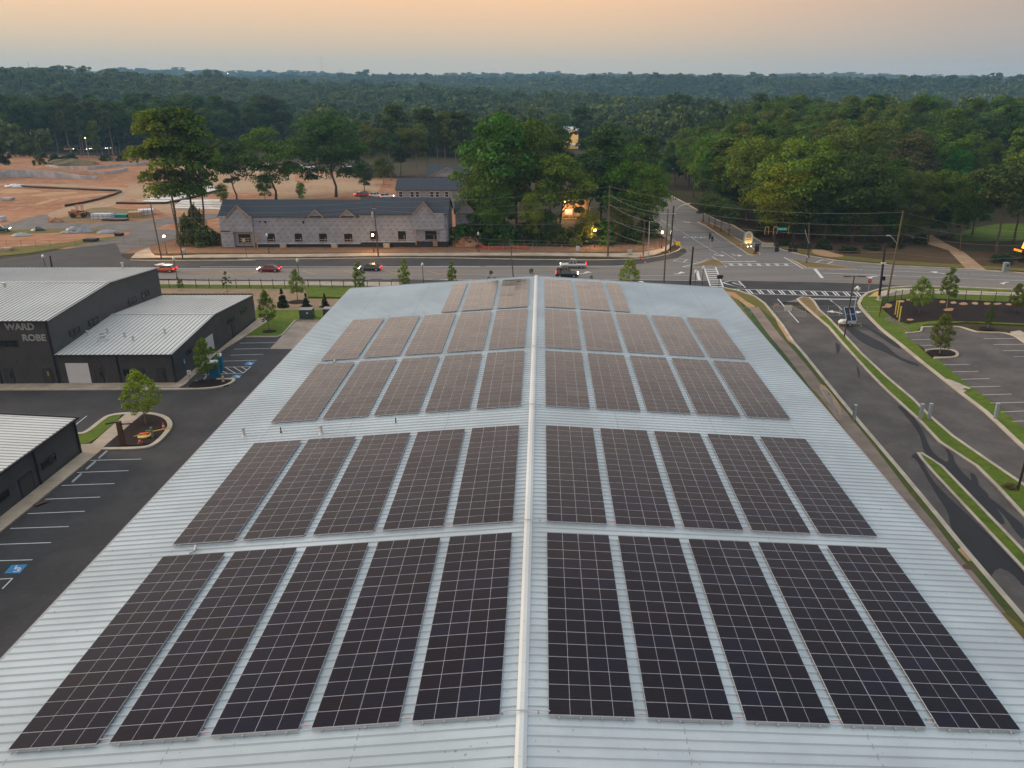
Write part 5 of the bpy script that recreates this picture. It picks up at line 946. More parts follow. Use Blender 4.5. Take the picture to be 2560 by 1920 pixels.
b = MB(); b.box((-30.0, HY-.95, 2.6), (.22, .22, 3.9)); b.obj('porch_post', LUMBER, h2)
b = MB(); b.box((-37.2, HY-.9, .5), (1.5, 1.0, 1.0)); b.obj('footing', CONC, h2)
b = MB(); b.box((-25.3, HY-1.1, .9), (1.1, .06, 1.3), 0, 0, Matrix.Rotation(.35, 3, 'X')); b.obj('plywood_sheet', LUMBER, h2)
cutouts(h2, [('', [(1296, 546), (1303, 528), (1309, 546)]), ('', [(1335, 546), (1347, 525), (1360, 546)])]+[('', [(x, 520+dy), (x+9, 538+dy), (x+14, 532+dy), (x+19, 538+dy), (x+24+dy/2, 520+dy), (x+22, 545+dy), (x+2, 545+dy)]) for x, dy in ((1589, 0), (1634, 0))]+[('', [(x, 518), (x+13, 540), (x+27, 518), (x+25, 562), (x+3, 562)]) for x in (1719, 1762)])
h3 = rowhouse('row_house', 'grey wrapped house end behind the row houses, partly covered by trees', -21.0, -12.5, 7.2, 9.6, .9, 205.0, 9); gable_front(h3, -20.6, -15.6, 7.2, 9.9, 204.7, 209, 9.5); opening(h3, -19.2, -16.6, 2.6, 4.6, 204.95, 1)
b = MB(); b.box((-16.75, 205.2, .4), (8.4, .4, 1.0)); b.obj('foundation', CONC, h3)
def back_house(label, x0, x1, y, dep, eave, ridge, wins):
    t = rowhouse('house', label, x0, x1, eave, ridge, 0, y, dep)
    for xa in wins:
        o = put('window', None, t, (xa, y-.03, eave-1.5)); b = MB(); b.box((0, 0, 0), (1.3, .1, 1.9)); b.obj('window_frame', flat('frame_white', (.62, .62, .60)), o); b = MB(); b.box((0, -.06, .42), (1.05, .04, .72)); b.box((0, -.06, -.42), (1.05, .04, .72)); b.obj('pane', GLASS, o)
    return t
h4 = back_house('grey house with white framed windows behind the row houses', -45.6, -22.5, 262, 11, 6.1, 8.9, (-44.2, -40.6, -38.9, -34.3, -32.6, -29.6))
h5 = back_house('farther grey hip-gabled house roof behind the other houses', -41.5, -22, 305, 12, 5.6, 9.0, (-38, -30)); gable_front(h5, -41, -27, 5.6, 8.7, 304.6, 310, 9)

lh = thing('unfinished_house', 'lumber house frame lit orange, seen through the central trees', 'house', at(1440, 548)); b = MB()
for k in range(9):
    for j in range(2): b.box((-4+k, j*7, 4), (.16, .16, 8))
for zz in (.2, 2.9, 5.6, 8): b.box((0, 0, zz), (8.3, .18, .25)); b.box((0, 7, zz), (8.3, .18, .25))
b.obj('stud_frame', LUMBER, lh); b = MB(); b.box((2, 3.4, 4), (4.2, .15, 7.6)); b.box((-2, 3.4, 2), (3.6, .15, 3.6)); b.obj('sheathing', flat('osb_board', (.50, .30, .13), .8), lh); b = MB(); b.box((-2.2, -.1, 2.2), (2.2, .15, 1.6)); b.obj('wrap_panel', WRAPW if 'wrapped_white' in MATS else flat('wrapped_white', (.55, .56, .60), .5), lh)
l = bpy.data.lights.new('work_light', 'POINT'); l.energy = 2600; l.color = (1, .58, .22); l.shadow_soft_size = .3; wlm = MB(); wlm.box((-3.5, -2.5, 5.6), (.4, .3, .4)); wo_ = wlm.obj('work_lamp', emit('work_glow', (1, .6, .25), 6), lh); put('work_light', l, wo_, (-3.2, -3.0, 5.6))
# ---------------- poles, wires, signals ----------------
def pole_px(base, top): 
    b = at(*base); t = CAM + (b[1]-CAM[1])/ray(*top)[1]*ray(*top); return b, t
POLES = {}
def upole(key, label, base, top, r=.16, m=None, name='utility_pole', cat='pole', arm=None, group='utility poles'):
    b, t = pole_px(base, top); o = thing(name, label, cat, b, 0, group); d = t-b
    q = MB(); q.cyl((0, 0, -.2), tuple(d), r, r*.72, 9); q.obj('shaft', m or WOOD, o); POLES[key] = (b, d, o)
    if arm:
        for f, w_, ang in arm:
            q = MB(); q.box(tuple(d*f+np.array([0, -.15, 0])), (w_, .1, .12), ang); q.obj('crossarm', STEEL, o)
    return o
upole('P1', 'leaning wooden pole at the left end of the far walk', (403.9, 646.7), (376.4, 510.7)); upole('P2', 'leaning wooden pole with fittings, left of the thicket', (457.4, 646.7), (425.6, 500.5), arm=[(.78, .9, 0)])
p3 = upole('P3', 'wooden pole with grey transformer can in front of the row houses', (946, 641), (933.5, 501.8), arm=[(.86, .7, 0)])
b = MB(); b.lathe([(0, -.55), (.28, -.55), (.28, .5), (.12, .62), (0, .62)], 10, 0, tuple(POLES['P3'][1]*.76+np.array([-.45, -.1, 0]))); b.obj('transformer_can', STEEL, p3)
upole('P4', 'short grey wooden pole standing behind the roof left of the ridge', (1284, 700), (1275, 595.6), .13); upole('P5', 'tallest wooden pole in front of the central trees', (1519.6, 641.9), (1524.5, 464.5), .2)
p6 = upole('P6', 'wooden pole with white crossarm behind the far roof edge', (1659, 716), (1670, 522), .17, arm=[(.94, 3.4, .1)]); upole('P7', 'short wooden pole with orange barrels at its foot', (1608, 640), (1611.6, 550.7), .15); upole('P8', 'thin grey pole beside the barrels', (1620, 649), (1624, 553.6), .11, STEEL)
upole('P9', 'dark steel signal pole by the corner lamp', (1675, 630), (1684.5, 514.5), .24, BLACK, 'signal_pole', 'pole', None, 'steel signal poles'); upole('P10', 'dark steel signal pole behind the far right roof edge', (1724, 720), (1733, 616.5), .24, BLACK, 'signal_pole', 'pole', None, 'steel signal poles')
upole('P11', 'leaning wooden pole with lamp arm at the right corner', (2219, 739.5), (2258.5, 526.7), .19); p12 = upole('P12', 'dark steel signal pole on the right corner lawn', (2197, 750.8), (2213.7, 607.7), .25, BLACK, 'signal_pole', 'pole', None, 'steel signal poles')
d12 = POLES['P12'][1]
b = MB(); b.lathe([(.55, 0), (.55, .12), (.34, .14), (.34, .9), (.27, .95)], 12); b.obj('pole_base', KERB, p12)
b = MB(); b.box(tuple(d12*.39+np.array([.45, -.1, 0])), (.4, .35, .75)); b.obj('pedestrian_signal', BLACK, p12)
b = MB(); b.box(tuple(d12*.66+np.array([0, -.2, 0])), (.9, .3, .25)); b.cyl(tuple(d12*.66+np.array([-.35, -.4, -.1])), tuple(d12*.66+np.array([-.35, -.2, .0])), .16); b.obj('camera_unit', flat('cam_white', (.55, .55, .53)), p12)
d11 = POLES['P11'][1]; o11 = POLES['P11'][2]
b = MB(); b.tube([tuple(d11*.62), tuple(d11*.69+np.array([-1.2, -.3, 0])), tuple(d11*.72+np.array([-1.9, -.4, 0]))], .06, 6); b.box(tuple(d11*.72+np.array([-2.1, -.4, 0])), (.75, .3, .15)); b.obj('luminaire_arm', STEEL, o11)
p13 = upole('P13', 'grey lamp mast with curved arm on the side road corner', (1686, 602), (1690, 524), .09, STEEL, 'street_light_mast', 'lamp', None, None); d13 = POLES['P13'][1]
b = MB(); b.tube([tuple(d13), tuple(d13+np.array([1.2, 0, 1.0])), tuple(d13+np.array([2.9, 0, 1.5]))], .06, 6); b.box(tuple(d13+np.array([3.2, 0, 1.48])), (.8, .3, .14)); b.obj('luminaire_arm', ALU, p13)
upole('P15', 'thin wooden pole at the wood edge behind the signal pole', (2022, 645), (2023, 556), .16); upole('P16', 'thin grey pole beside the driveway path', (2400, 628), (2406, 553), .12)
upole('P17', 'dark pole rising behind the tall building ridge', (134, 690), (124.5, 639), .2, BLACK, 'signal_pole', 'pole', None, None)
WIREM = flat('wire', (.26, .25, .23), .6, .3)
def wire(label, a, b_, sag, r=.022, n=14, group='overhead power wires', m=None):
    a, b_ = np.array(a), np.array(b_); pts = [tuple(a+(b_-a)*t-np.array([0, 0, 4*sag*t*(1-t)])) for t in np.linspace(0, 1, n)]
    q = MB(); q.tube(pts, r, 4); tag(q.obj('overhead_wire', m or WIREM), label, 'wire', group)
def pt(k, f, dx=0): b, d, _ = POLES[k]; return b+d*f+np.array([dx, -.2, 0])
lv = ['topmost', 'second', 'third', 'fourth', 'lowest']
for n, (f3, f5, sg_) in enumerate([(.985, .99, 1.0), (.90, .86, 1.2), (.84, .73, 1.3), (.72, .52, 1.4), (.52, .24, 1.2)]): wire(f"{lv[n]} wire from the transformer pole to the tallest wooden pole", pt('P3', f3), pt('P5', f5), sg_)
for n, (f5, f11, sg_) in enumerate([(.99, .985, 2.2), (.86, .84, 2.0), (.73, .72, 2.0), (.52, .52, 1.8), (.24, .28, 1.2)]): wire(f"{lv[n]} wire from the tallest wooden pole to the right leaning pole", pt('P5', f5), pt('P11', f11), sg_)
for n, (f2, f3, sg_) in enumerate([(.96, .985, .9), (.84, .90, 1.0), (.72, .84, 1.0), (.5, .66, .8)]): wire(f"{lv[n]} wire from the left leaning poles to the transformer pole", pt('P2', f2), pt('P3', f3), sg_)
for n, (f, y2) in enumerate([(.985, 578), (.86, 592), (.74, 604), (.52, 628), (.3, 655)]):
    a = pt('P11', f); dd_ = ray(2700, y2); wire(f"{lv[n]} wire leaving the right leaning pole towards the right edge", a, CAM+(a[1]+2-CAM[1])/dd_[1]*dd_, 1.4)
for n, f in enumerate((.93, .80, .62, .45)): wire(f"{lv[n]} slack wire between tallest pole and crossarm pole", pt('P5', f-.05), pt('P6', .95-.13*n), 1.0)
def cable(label, pts, r=.035):
    q = MB(); q.tube([tuple(p) for p in pts], r, 4); tag(q.obj('span_cable', BLACK), label, 'cable', 'signal span cables')
heads_y = [('D', 1098, 443), ('D', 1174, 443)]
def signal(label, p, rz, yellow=True):
    t = thing('traffic_signal', label, 'traffic light', p, rz, 'hanging traffic signals')
    b = MB(); b.box((0, 0, -.7), (.34, .3, 1.15)); b.obj('housing', BLACK, t)
    b = MB()
    for k in range(3): b.cyl((0, -.16, -.34-k*.36), (0, -.34, -.36-k*.36), .15, .15, 10, 0, False)
    b.obj('visor', BLACK, t); b = MB(); b.box((0, .02, -.7), (.95, .03, 1.75)); b.obj('backplate', BLACK, t)
    if yellow:
        b = MB()
        for s_ in (-1, 1): b.box((s_*.43, -.01, -.7), (.09, .04, 1.72))
        b.box((0, -.01, .15), (.9, .04, .09)); b.obj('yellow_border', flat('border_yellow', (.75, .42, .03), .5), t)
    b = MB(); b.box((0, 0, .2), (.05, .05, .5)); b.obj('hanger', STEEL, t)
for n, (c, x, y, yl, rz, lb) in enumerate([('D', 1098, 445, 1, .1, 'traffic signal with yellow border, left of the pair by the street name sign'), ('D', 1172, 445, 1, .1, 'traffic signal with yellow border, right of the pair by the street name sign'), ('D', 1288, 443, 1, 1.1, 'traffic signal with yellow border turned sideways right of the street name sign')]): signal(lb, atY(c, x, y, 185), rz, yl)
for n, (x, yt) in enumerate([(535, 520), (1040, 520), (1380, 520), (1500, 525)]): signal(f"black backed traffic signal, {['first', 'second', 'third', 'fourth'][n]} from left of the four seen from behind", atY('V', x, yt, 172), math.pi, False)
for n, (x, yt, lb) in enumerate([(604, 492, 'sideways black traffic signal over the side road, upper of two'), (624, 515, 'sideways black traffic signal over the side road, lower of two')]): signal(lb, atY('D', x, yt, 178), 1.3, False)
cable('span cable carrying the yellow bordered signals', [pt('P9', .80), atY('D', 604, 488, 178), atY('D', 1100, 436, 185), atY('D', 1172, 436, 185), atY('D', 1288, 434, 185), pt('P15', .85)]); cable('span cable carrying the black backed signals', [pt('P10', .93), atY('V', 535, 505, 172), atY('V', 1040, 505, 172), atY('V', 1380, 507, 172), atY('V', 1500, 512, 172), pt('P15', .42)]); cable('long span cable between the corner signal poles', [pt('P15', .45), atY('H', 700, 1370, 165), pt('P12', .92)])
cable('span cable over the side road mouth', [pt('P9', .85), atY('D', 330, 480, 180), atY('D', 604, 490, 178), pt('P10', .98)])
sn = thing('street_name_sign', 'green street name sign with white letters hanging among the signals', 'sign', atY('D', 1230, 458, 184.9)); b = MB(); b.box((0, 0, 0), (2.3, .05, .62)); b.obj('sign_plate', flat('sign_green', (.01, .36, .25), .4), sn); text('sign_text', 'Redan Rd', .46, WHITE, sn, (0, -.04, -.02), (R(90), 0, 0), .004)
sp = thing('pedestrian_signal_post', 'black signal post with white tag on the turn island', 'traffic light', G('V', 1770, 985)); hh = height(G('V', 1770, 985), px('V', 1800, 510)[1])
b = MB(); b.cyl((0, 0, 0), (.15, 0, hh), .09, .07); b.lathe([(.25, 0), (.2, .3), (.1, .4)], 10); b.obj('post', BLACK, sp); b = MB(); b.box((.1, 0, hh-.4), (.55, .4, 1.2)); b.box((.45, .1, hh+.1), (.4, .4, .5)); b.obj('signal_head', BLACK, sp); b = MB(); b.box((.05, -.1, 1.5), (.22, .03, .4)); b.obj('tag', WHITE, sp); b = MB(); b.tube([(.1, 0, hh), (-1.0, .5, hh+3.2)], .05, 5); b.obj('arm', STEEL, sp)
isp = thing('sign_post', 'thin grey post standing on the traffic island', 'post', G('D', 604, 742)); b = MB(); b.cyl((0, 0, 0), (0, 0, 5.2), .05); b.box((0, 0, .8), (.2, .1, .4)); b.obj('shaft', STEEL, isp)
for n, (c, x, y, yt, lb) in enumerate([('D', 680, 960, 852, 'black pedestrian signal on a post by the near crossing')]):
    p = G(c, x, y); t = thing('pedestrian_signal_post', lb, 'traffic light', p); h = height(p, px(c, x, yt)[1]); b = MB(); b.cyl((0, 0, 0), (0, 0, h-.8), .06); b.obj('post', BLACK, t); b = MB(); b.box((.05, 0, h-.45), (1.0, .5, .75)); b.box((.5, -.2, h-.3), (.3, .5, .5)); b.obj('signal_head', BLACK, t)
# street lamps: black post, pale lantern
GLOBE, LITG = flat('lantern_glass', (.55, .55, .50), .3), emit('lit_lantern', (1, .62, .30), 26)
def lamp_proto(lit):
    t = thing('street_lamp', 'x', 'street lamp', (0, 0, 0), 0, 'lantern street lamps'); b = MB(); b.lathe([(.17, 0), (.15, .35), (.075, .5), (.055, 2), (.05, 3.75), (.09, 3.8)], 10); b.obj('post', BLACK, t)
    b = MB(); b.smooth = True; b.lathe([(.09, 3.8), (.19, 3.9), (.25, 4.15), (.2, 4.35), (.02, 4.4)], 12); b.obj('lantern', LITG if lit else GLOBE, t)
    b = MB(); b.lathe([(.28, 4.33), (.2, 4.45), (.05, 4.62), (.02, 4.75), (0, 4.75)], 10); b.obj('lantern_cap', BLACK if lit else GLOBE, t)
    if lit:
        l = bpy.data.lights.new('lantern_light', 'POINT'); l.energy = 900; l.color = (1, .60, .25); l.shadow_soft_size = .3; put('lantern_light', l, t, (0, -.35, 4.1))
    return t
lp_, ll_ = lamp_proto(False), lamp_proto(True); first = [True, True]
for n, (bx, by, lit, lb) in enumerate([(672.6, 632, 0, 'unlit lantern lamp in front of the left row house section'), (749, 702, 0, 'unlit lantern lamp behind the fence, by the leafy young tree'), (443, 697, 0, 'unlit lantern lamp beside the orange car'), (1059, 714, 0, 'unlit lantern lamp just above the left far roof edge'), (1197, 628, 0, 'unlit lantern lamp by the red dirt, right of the row houses'), (1402, 717, 0, 'unlit lantern lamp beside the black car'), (1755, 722, 0, 'unlit lantern lamp left of the striped crossing'), (1736, 733, 0, 'lantern lamp whose top shows over the far right roof corner'), (119, 692, 0, 'lantern lamp showing over the tall building roof'), (417, 634, 1, 'lit lantern lamp between the two left leaning poles'), (935, 630, 1, 'lit lantern lamp glowing on the row house wall'), (1486.6, 617, 1, 'lit lantern lamp against the central trees'), (1654, 622, 1, 'lit lantern lamp at the side road corner')]):
    p = at(bx, by); pr = ll_ if lit else lp_
    if first[lit]: pr.location = tuple(p); pr['label'] = lb; first[lit] = False
    else:
        t = dup(pr, lb, p)
# stop sign, small signs
st = thing('stop_sign', 'red octagonal stop sign at the drive exit', 'sign', G('E', 1103, 402)); z = 3.05; oc = [(.50*math.cos(R(22.5+45*k)), .50*math.sin(R(22.5+45*k))) for k in range(8)]
b = MB(); b.add([(x, -.05, z+y) for x, y in oc], [tuple(range(8))]); b.add([(x, -.02, z+y) for x, y in oc], [tuple(range(8))[::-1]]); b.obj('sign_border', WHITE, st); b = MB(); b.add([(x*.9, -.058, z+y*.9) for x, y in oc], [tuple(range(8))]); b.obj('sign_face', flat('stop_red', (.48, .012, .02), .4), st); text('sign_text', 'STOP', .40, WHITE, st, (0, -.07, z-.01), (R(90), 0, 0), .004); b = MB(); b.cyl((0, 0, 0), (0, 0, 3.2), .035); b.obj('post', STEEL, st)
ms = thing('monument_sign', 'arched floodlit monument sign on the road median', 'sign', G('V', 290, 575), R(18)); b = MB()
arc = [(1.05*math.cos(a), 1.05*math.sin(a)) for a in np.linspace(0, math.pi, 15)]; out = [(1.05, 0)]+[(x, 2.55+y) for x, y in arc]+[(-1.05, 0)]
def extr(pts, y0, y1):
    q = MB(); n = len(pts); q.add([(x, y0, z) for x, z in pts]+[(x, y1, z) for x, z in pts], [tuple(range(n)), tuple(range(2*n-1, n-1, -1))]+[(i, n+i, n+(i+1) % n, (i+1) % n) for i in range(n)]); return q
extr(out, -.12, .12).obj('sign_face', flat('sign_cream', (.42, .34, .24), .6), ms)
fr_ = MB(); fr_.tube([(1.15, 0, .2)]+[(1.15*x/1.05, 0, 2.55+1.15*y/1.05) for x, y in arc]+[(-1.15, 0, .2)], .2, 6); fr_.obj('arch_frame', flat('arch_grey', (.30, .37, .38), .5), ms)
b = MB()
for k, (w_, zz) in enumerate([(1.0, 3.1), (1.4, 2.7), (1.2, 2.4), (1.3, 1.9), (.9, 1.5)]): b.box((rng.uniform(-.1, .1), -.13, zz), (w_, .03, .12))
b.obj('sign_rules', flat('sign_brown', (.14, .08, .07), .6), ms); b = MB(); b.box((-1.5, 0, .45), (.8, .9, .9)); b.box((1.5, 0, .45), (.9, .9, .9)); b.box((0, 0, .2), (2.4, .5, .4)); b.obj('stone_base', CONC, ms)
for k, xx in enumerate((-.45, .5)):
    b = MB(); b.cyl((xx, -.8, .1), (xx, -.75, .35), .12); f_ = b.obj('floodlight', emit('flood_glow', (1, .75, .35), 5) if 'flood_glow' not in MATS else MATS['flood_glow'], ms); l = bpy.data.lights.new('flood', 'SPOT'); l.energy = 170; l.color = (1, .72, .30); l.spot_size = R(70); l.shadow_soft_size = .08; o = put('flood', l, f_, (xx, -.85, .4)); o.rotation_euler = (R(155), 0, 0)
fl = bush('pink and white flowers at the tip of the road median', G('V', 490, 740, .14), .5, .9, (.30, .10, .10), None, 'flower_bed')
lw = thing('low_sign_wall', 'low pale wall with a small lit patch beside the entrance lane', 'wall', atY('V', 785, 600, 196)*np.array([1, 1, 0])); lw.location.z = 0; hz_ = 1.3
b = MB(); b.box((0, 0, .8), (2.9, .3, 1.0)); b.box((-.7, -.16, .6), (.35, .02, .5), 0, 1); b.obj('wall_block', [flat('pale_wall', (.48, .43, .34)), flat('warm_patch', (.55, .35, .12))], lw)
# ---------------- vehicles ----------------
def car(label, p, rz, col, style='sedan', roofcol=None, lights=True):
    t = thing('car' if style != 'pickup' else 'pickup_truck', label, 'car' if style != 'pickup' else 'pickup truck', p, rz, 'vehicles on the main road')
    L, W_, = {'sedan': (4.7, 1.8), 'hatch': (4.3, 1.8), 'suv': (4.7, 1.9), 'pickup': (5.7, 1.95)}[style]
    paint = NT('car_paint'); paint.base(col, .25, .25, .5); paint.b.inputs['Coat Weight'].default_value = .6
    prof = {'sedan': [(-.5, .35, .72, .80), (-.46, .30, .86, .92), (-.30, .25, .93, 1), (.10, .24, .95, 1), (.30, .25, .86, 1), (.46, .28, .74, .92), (.5, .36, .62, .8)], 'hatch': [(-.5, .36, .8, .84), (-.46, .3, .95, .94), (-.3, .25, 1.0, 1), (.1, .25, 1.0, 1), (.3, .26, .92, 1), (.46, .3, .8, .92), (.5, .36, .66, .8)],
            'suv': [(-.5, .4, .9, .86), (-.47, .33, 1.05, .95), (-.3, .3, 1.1, 1), (.1, .3, 1.1, 1), (.28, .3, 1.05, 1), (.47, .33, .95, .94), (.5, .4, .8, .84)], 'pickup': [(-.5, .5, 1.02, .94), (-.48, .42, 1.06, .98), (-.1, .38, 1.06, 1), (.1, .38, 1.08, 1), (.25, .38, 1.08, 1), (.47, .42, .98, .95), (.5, .5, .85, .88)]}[style]
    b = MB(); b.smooth = True; V_ = []
    for xf, zb, zt, wf in prof:
        w2 = W_*wf/2; V_ += [(xf*L, -w2*.92, zb), (xf*L, -w2, (zb+zt)/2), (xf*L, -w2*.9, zt), (xf*L, w2*.9, zt), (xf*L, w2, (zb+zt)/2), (xf*L, w2*.92, zb)]
    fs = []
    for i in range(len(prof)-1):
        for k in range(6): j = (k+1) % 6; fs.append((i*6+k, i*6+j, (i+1)*6+j, (i+1)*6+k))
    fs += [tuple(range(6))[::-1], tuple(range(len(V_)-6, len(V_)))]; b.add(V_, fs); b.obj('body', paint.m, t)
    x0, x1, x2, x3, z0, z1 = {'sedan': (-.40, -.20, .06, .24, .92, 1.42), 'hatch': (-.49, -.36, .06, .24, .96, 1.48), 'suv': (-.48, -.42, .06, .2, 1.06, 1.72), 'pickup': (-.13, -.09, .10, .2, 1.05, 1.85)}[style]
    wb_, wt_ = W_*.46, W_*.37; q = [(x0*L, -wb_, z0), (x3*L, -wb_, z0), (x3*L, wb_, z0), (x0*L, wb_, z0), (x1*L, -wt_, z1), (x2*L, -wt_, z1), (x2*L, wt_, z1), (x1*L, wt_, z1)]
    b = MB(); b.add(q, [(0, 1, 5, 4), (1, 2, 6, 5), (2, 3, 7, 6), (3, 0, 4, 7)]); b.obj('window_glass', GLASS, t)
    rp = paint.m
    if roofcol: rp = NT('roof_paint').base(roofcol, .3, .1, .5)
    b = MB(); b.box(((x1+x2)/2*L, 0, z1+.02), ((x2-x1)*L+.1, wt_*2+.06, .05)); b.obj('roof_panel', rp, t)
    b = MB()
    for (u, v_) in ((q[1], q[5]), (q[2], q[6]), (q[0], q[4]), (q[3], q[7])): b.tube([u, v_], .045, 4)
    xm_ = (x1+x2)/2*L
    for s_ in (-1, 1): b.tube([(xm_, s_*wb_, z0), (xm_, s_*wt_, z1)], .05, 4)
    b.obj('pillar', paint.m, t)
    for sx_ in (-.31, .31):
        for s_ in (-1, 1):
            w_ = put('wheel', None, t, (sx_*L, s_*W_*.46, .34)); b = MB(); b.cyl((0, -.11, 0), (0, .11, 0), .34, .34, 14); b.obj('tyre', BLACK, w_); b = MB(); b.cyl((0, -.118, 0), (0, .118, 0), .2, .2, 10); b.obj('rim', STEEL, w_)
    zl = .66 if style in ('sedan', 'hatch') else .86
    for s_ in (-1, 1):
        b = MB(); b.box((L*.485, s_*W_*.36, zl), (.22, .42, .16)); b.obj('headlight', MATS.get('head_glow') or emit('head_glow', (1, .85, .62), 7), t)
        b = MB(); b.box((-L*.488, s_*W_*.37, zl+.14), (.16, .40, .2)); b.obj('tail_light', MATS.get('tail_glow') or emit('tail_glow', (1, .02, .015), 3.2), t)
    if style == 'pickup':
        b = MB(); b.box((-.31*L, 0, 1.075), (.34*L, W_*.78, .02)); b.obj('cargo_bed', BLACK, t)
    return t
rdr = R(-1.2)
car('orange hatchback with white roof passing the tall grey building', at(414, 679.5, .012), math.pi+rdr, (.55, .085, .012), 'hatch', (.7, .7, .68)); car('dark red sedan on the road in front of the row houses', at(674, 678.5, .012), math.pi+rdr, (.18, .008, .022)); car('dark blue-grey sedan with glowing tail lights behind a young tree', at(926, 676, .012), math.pi+rdr, (.025, .034, .042)); car('silver pickup truck driving left on the main road', at(1433, 669.5, .012), math.pi+rdr, (.46, .45, .46), 'pickup'); car('black car driving right, just beyond the roof ridge', at(1417, 692, .012), rdr, (.012, .018, .024), 'suv')
# ---------------- fences ----------------
def metal_fence(name, label, pts, h, pitch, m=BLACK, pick=.13, gap=.12):
    t = thing(name, label, 'fence', (0, 0, 0)); P = [np.array([*p[:2], 0.]) for p in pts]; pk, rl = MB(), MB()
    for a, c in zip(P, P[1:]):
        L = np.linalg.norm(c-a); n = max(1, round(L/pitch)); u = (c-a)/L; ang = math.atan2(u[1], u[0])
        for k in range(n+1 if c is P[-1] else n):
            q = a+(c-a)*k/n; b = MB(); b.box((q[0], q[1], h/2+gap/2), (.09, .09, h+gap), ang); b.obj('post', m, t)
        for zz in (h*.93, .22): mid = (a+c)/2; rl.box((mid[0], mid[1], zz), (L, .035, .04), ang)
        for k in range(int(L/pick)): q = a+u*(k+.5)*pick; pk.box((q[0], q[1], h*.53), (.018, .018, h*.86), ang)
    rl.obj('rail', m, t); pk.obj('picket', m, t); return t
metal_fence('metal_fence', 'black metal picket fence along the walk left of the big roof', gp('M', [(-60, 186), (205, 184), (1130, 187), (2212, 199), (2900, 206)]), 1.75, 2.45)
metal_fence('metal_fence', 'black metal picket fence curving round the mulch slope by the east lot', gp('J', [(105, 890), (140, 740), (225, 690), (330, 655), (425, 640), (540, 628), (875, 634), (1350, 655), (2000, 690), (2600, 715)]), 1.9, 2.6)
def wire_fence(name, label, pts, h, pitch, tag_='fence', m=STEEL, net=.35, r=.03, group=None):
    t = thing(name, label, tag_, (0, 0, 0), 0, group); P = [np.array([*p[:2], 0.]) for p in pts]; w_ = MB()
    for a, c in zip(P, P[1:]):
        L = np.linalg.norm(c-a); n = max(1, round(L/pitch)); u = (c-a)/L
        for k in range(n+1 if c is P[-1] else n):
            q = a+(c-a)*k/n; b = MB(); b.cyl((q[0], q[1], 0), (q[0], q[1], h), r, r, 6); b.obj('post', m, t)
        for zz in (h-.03, .08, h*.5): w_.tube([(*a[:2], zz), (*c[:2], zz)], r*.6, 4)
        for k in range(int(L/net)):
            q = a+u*(k+.5)*net; w_.tube([(q[0], q[1], .08), (q[0]+u[0]*net*.5, q[1]+u[1]*net*.5, h-.05)], .006, 3)
    w_.obj('wire_mesh', m, t); return t
wire_fence('wire_fence', 'grey wire mesh fence in front of the central trees', gp('C', [(420, 848), (800, 850), (1180, 862), (1540, 872), (1700, 860), (1880, 830)]), 1.7, 3.2)
wire_fence('wire_fence', 'rusty wire fence along the site plot by the entrance road', gp('S', [(-100, 930), (670, 935), (1000, 925), (1430, 890), (1850, 900), (2060, 900)]), 1.6, 4, m=flat('rust_wire', (.12, .08, .05)))
for n, (c, a, b_, h, lb) in enumerate([('E', (430, 545), (660, 545), 1.9, 'temporary mesh panel across the left drive, with white board'), ('E', (185, 552), (275, 548), 1.9, 'temporary mesh panel on the green verge by the roof'), ('E', (735, 542), (900, 540), 1.9, 'temporary mesh panel over the drive median'), ('E', (905, 540), (1185, 545), 1.9, 'temporary mesh panel behind the solar trailer')]):
    f = wire_fence('mesh_panel', lb, gp(c, [a, b_]), h, 2.4, 'fence', flat('mesh_pale', (.40, .38, .34)), .3, .028, 'temporary mesh panels')
    if n == 0:
        b = MB(); p = atY('E', 540, 483, G('E', 540, 545)[1]-.06); b.box(tuple(p), (1.35, .04, 1.0)); b.obj('white_board', flat('board_white', (.55, .53, .48)), f); b = MB(); p = atY('E', 458, 462, G('E', 458, 545)[1]-.06); b.box(tuple(p), (.9, .04, .55)); b.obj('small_board', flat('board_pink', (.40, .30, .27)), f)
rd_ = tag(MB().obj('orange_netting', flat('netting', (.42, .11, .05), .8)), 'slumped orange netting on the red dirt by the central trees', 'netting') if False else None
ob = MB(); ribbon(ob, smooth(gp('C', [(305, 835), (330, 815), (370, 838), (450, 842), (560, 842), (640, 830), (700, 838), (770, 840)]), 1), .06, 0, .75); tag(ob.obj('orange_netting', flat('netting', (.36, .095, .045), .8)), 'slumped orange netting on the red dirt by the central trees', 'netting')
# ---------------- west lot things ----------------
def toilet(label, p, rz):
    t = thing('portable_toilet', label, 'portable toilet', p, rz, 'blue portable toilets'); b = MB(); b.box((0, 0, 1.08), (1.12, 1.12, 2.0)); b.box((0, 0, .06), (1.2, 1.2, .12)); b.obj('cabin', flat('toilet_blue', (.008, .13, .24), .45), t)
    b = MB(); b.add([(-.58, -.58, 2.08), (.58, -.58, 2.08), (.58, .58, 2.08), (-.58, .58, 2.08), (-.5, -.12, 2.34), (.5, -.12, 2.34), (.5, .12, 2.34), (-.5, .12, 2.34)], [(0, 1, 5, 4), (1, 2, 6, 5), (2, 3, 7, 6), (3, 0, 4, 7), (4, 5, 6, 7)]); b.cyl((.4, .35, 2.1), (.4, .35, 2.55), .06); b.obj('roof', flat('toilet_white', (.62, .62, .58), .5), t)
    b = MB(); b.box((-.15, -.575, 1.55), (.55, .02, .4)); b.box((.575, 0, 1.65), (.02, .4, .4)); b.obj('sticker', WHITE, t); b = MB(); b.box((.575, .0, 1.05), (.03, .8, 1.75)); b.obj('door', flat('toilet_door', (.010, .16, .28), .5), t); return t
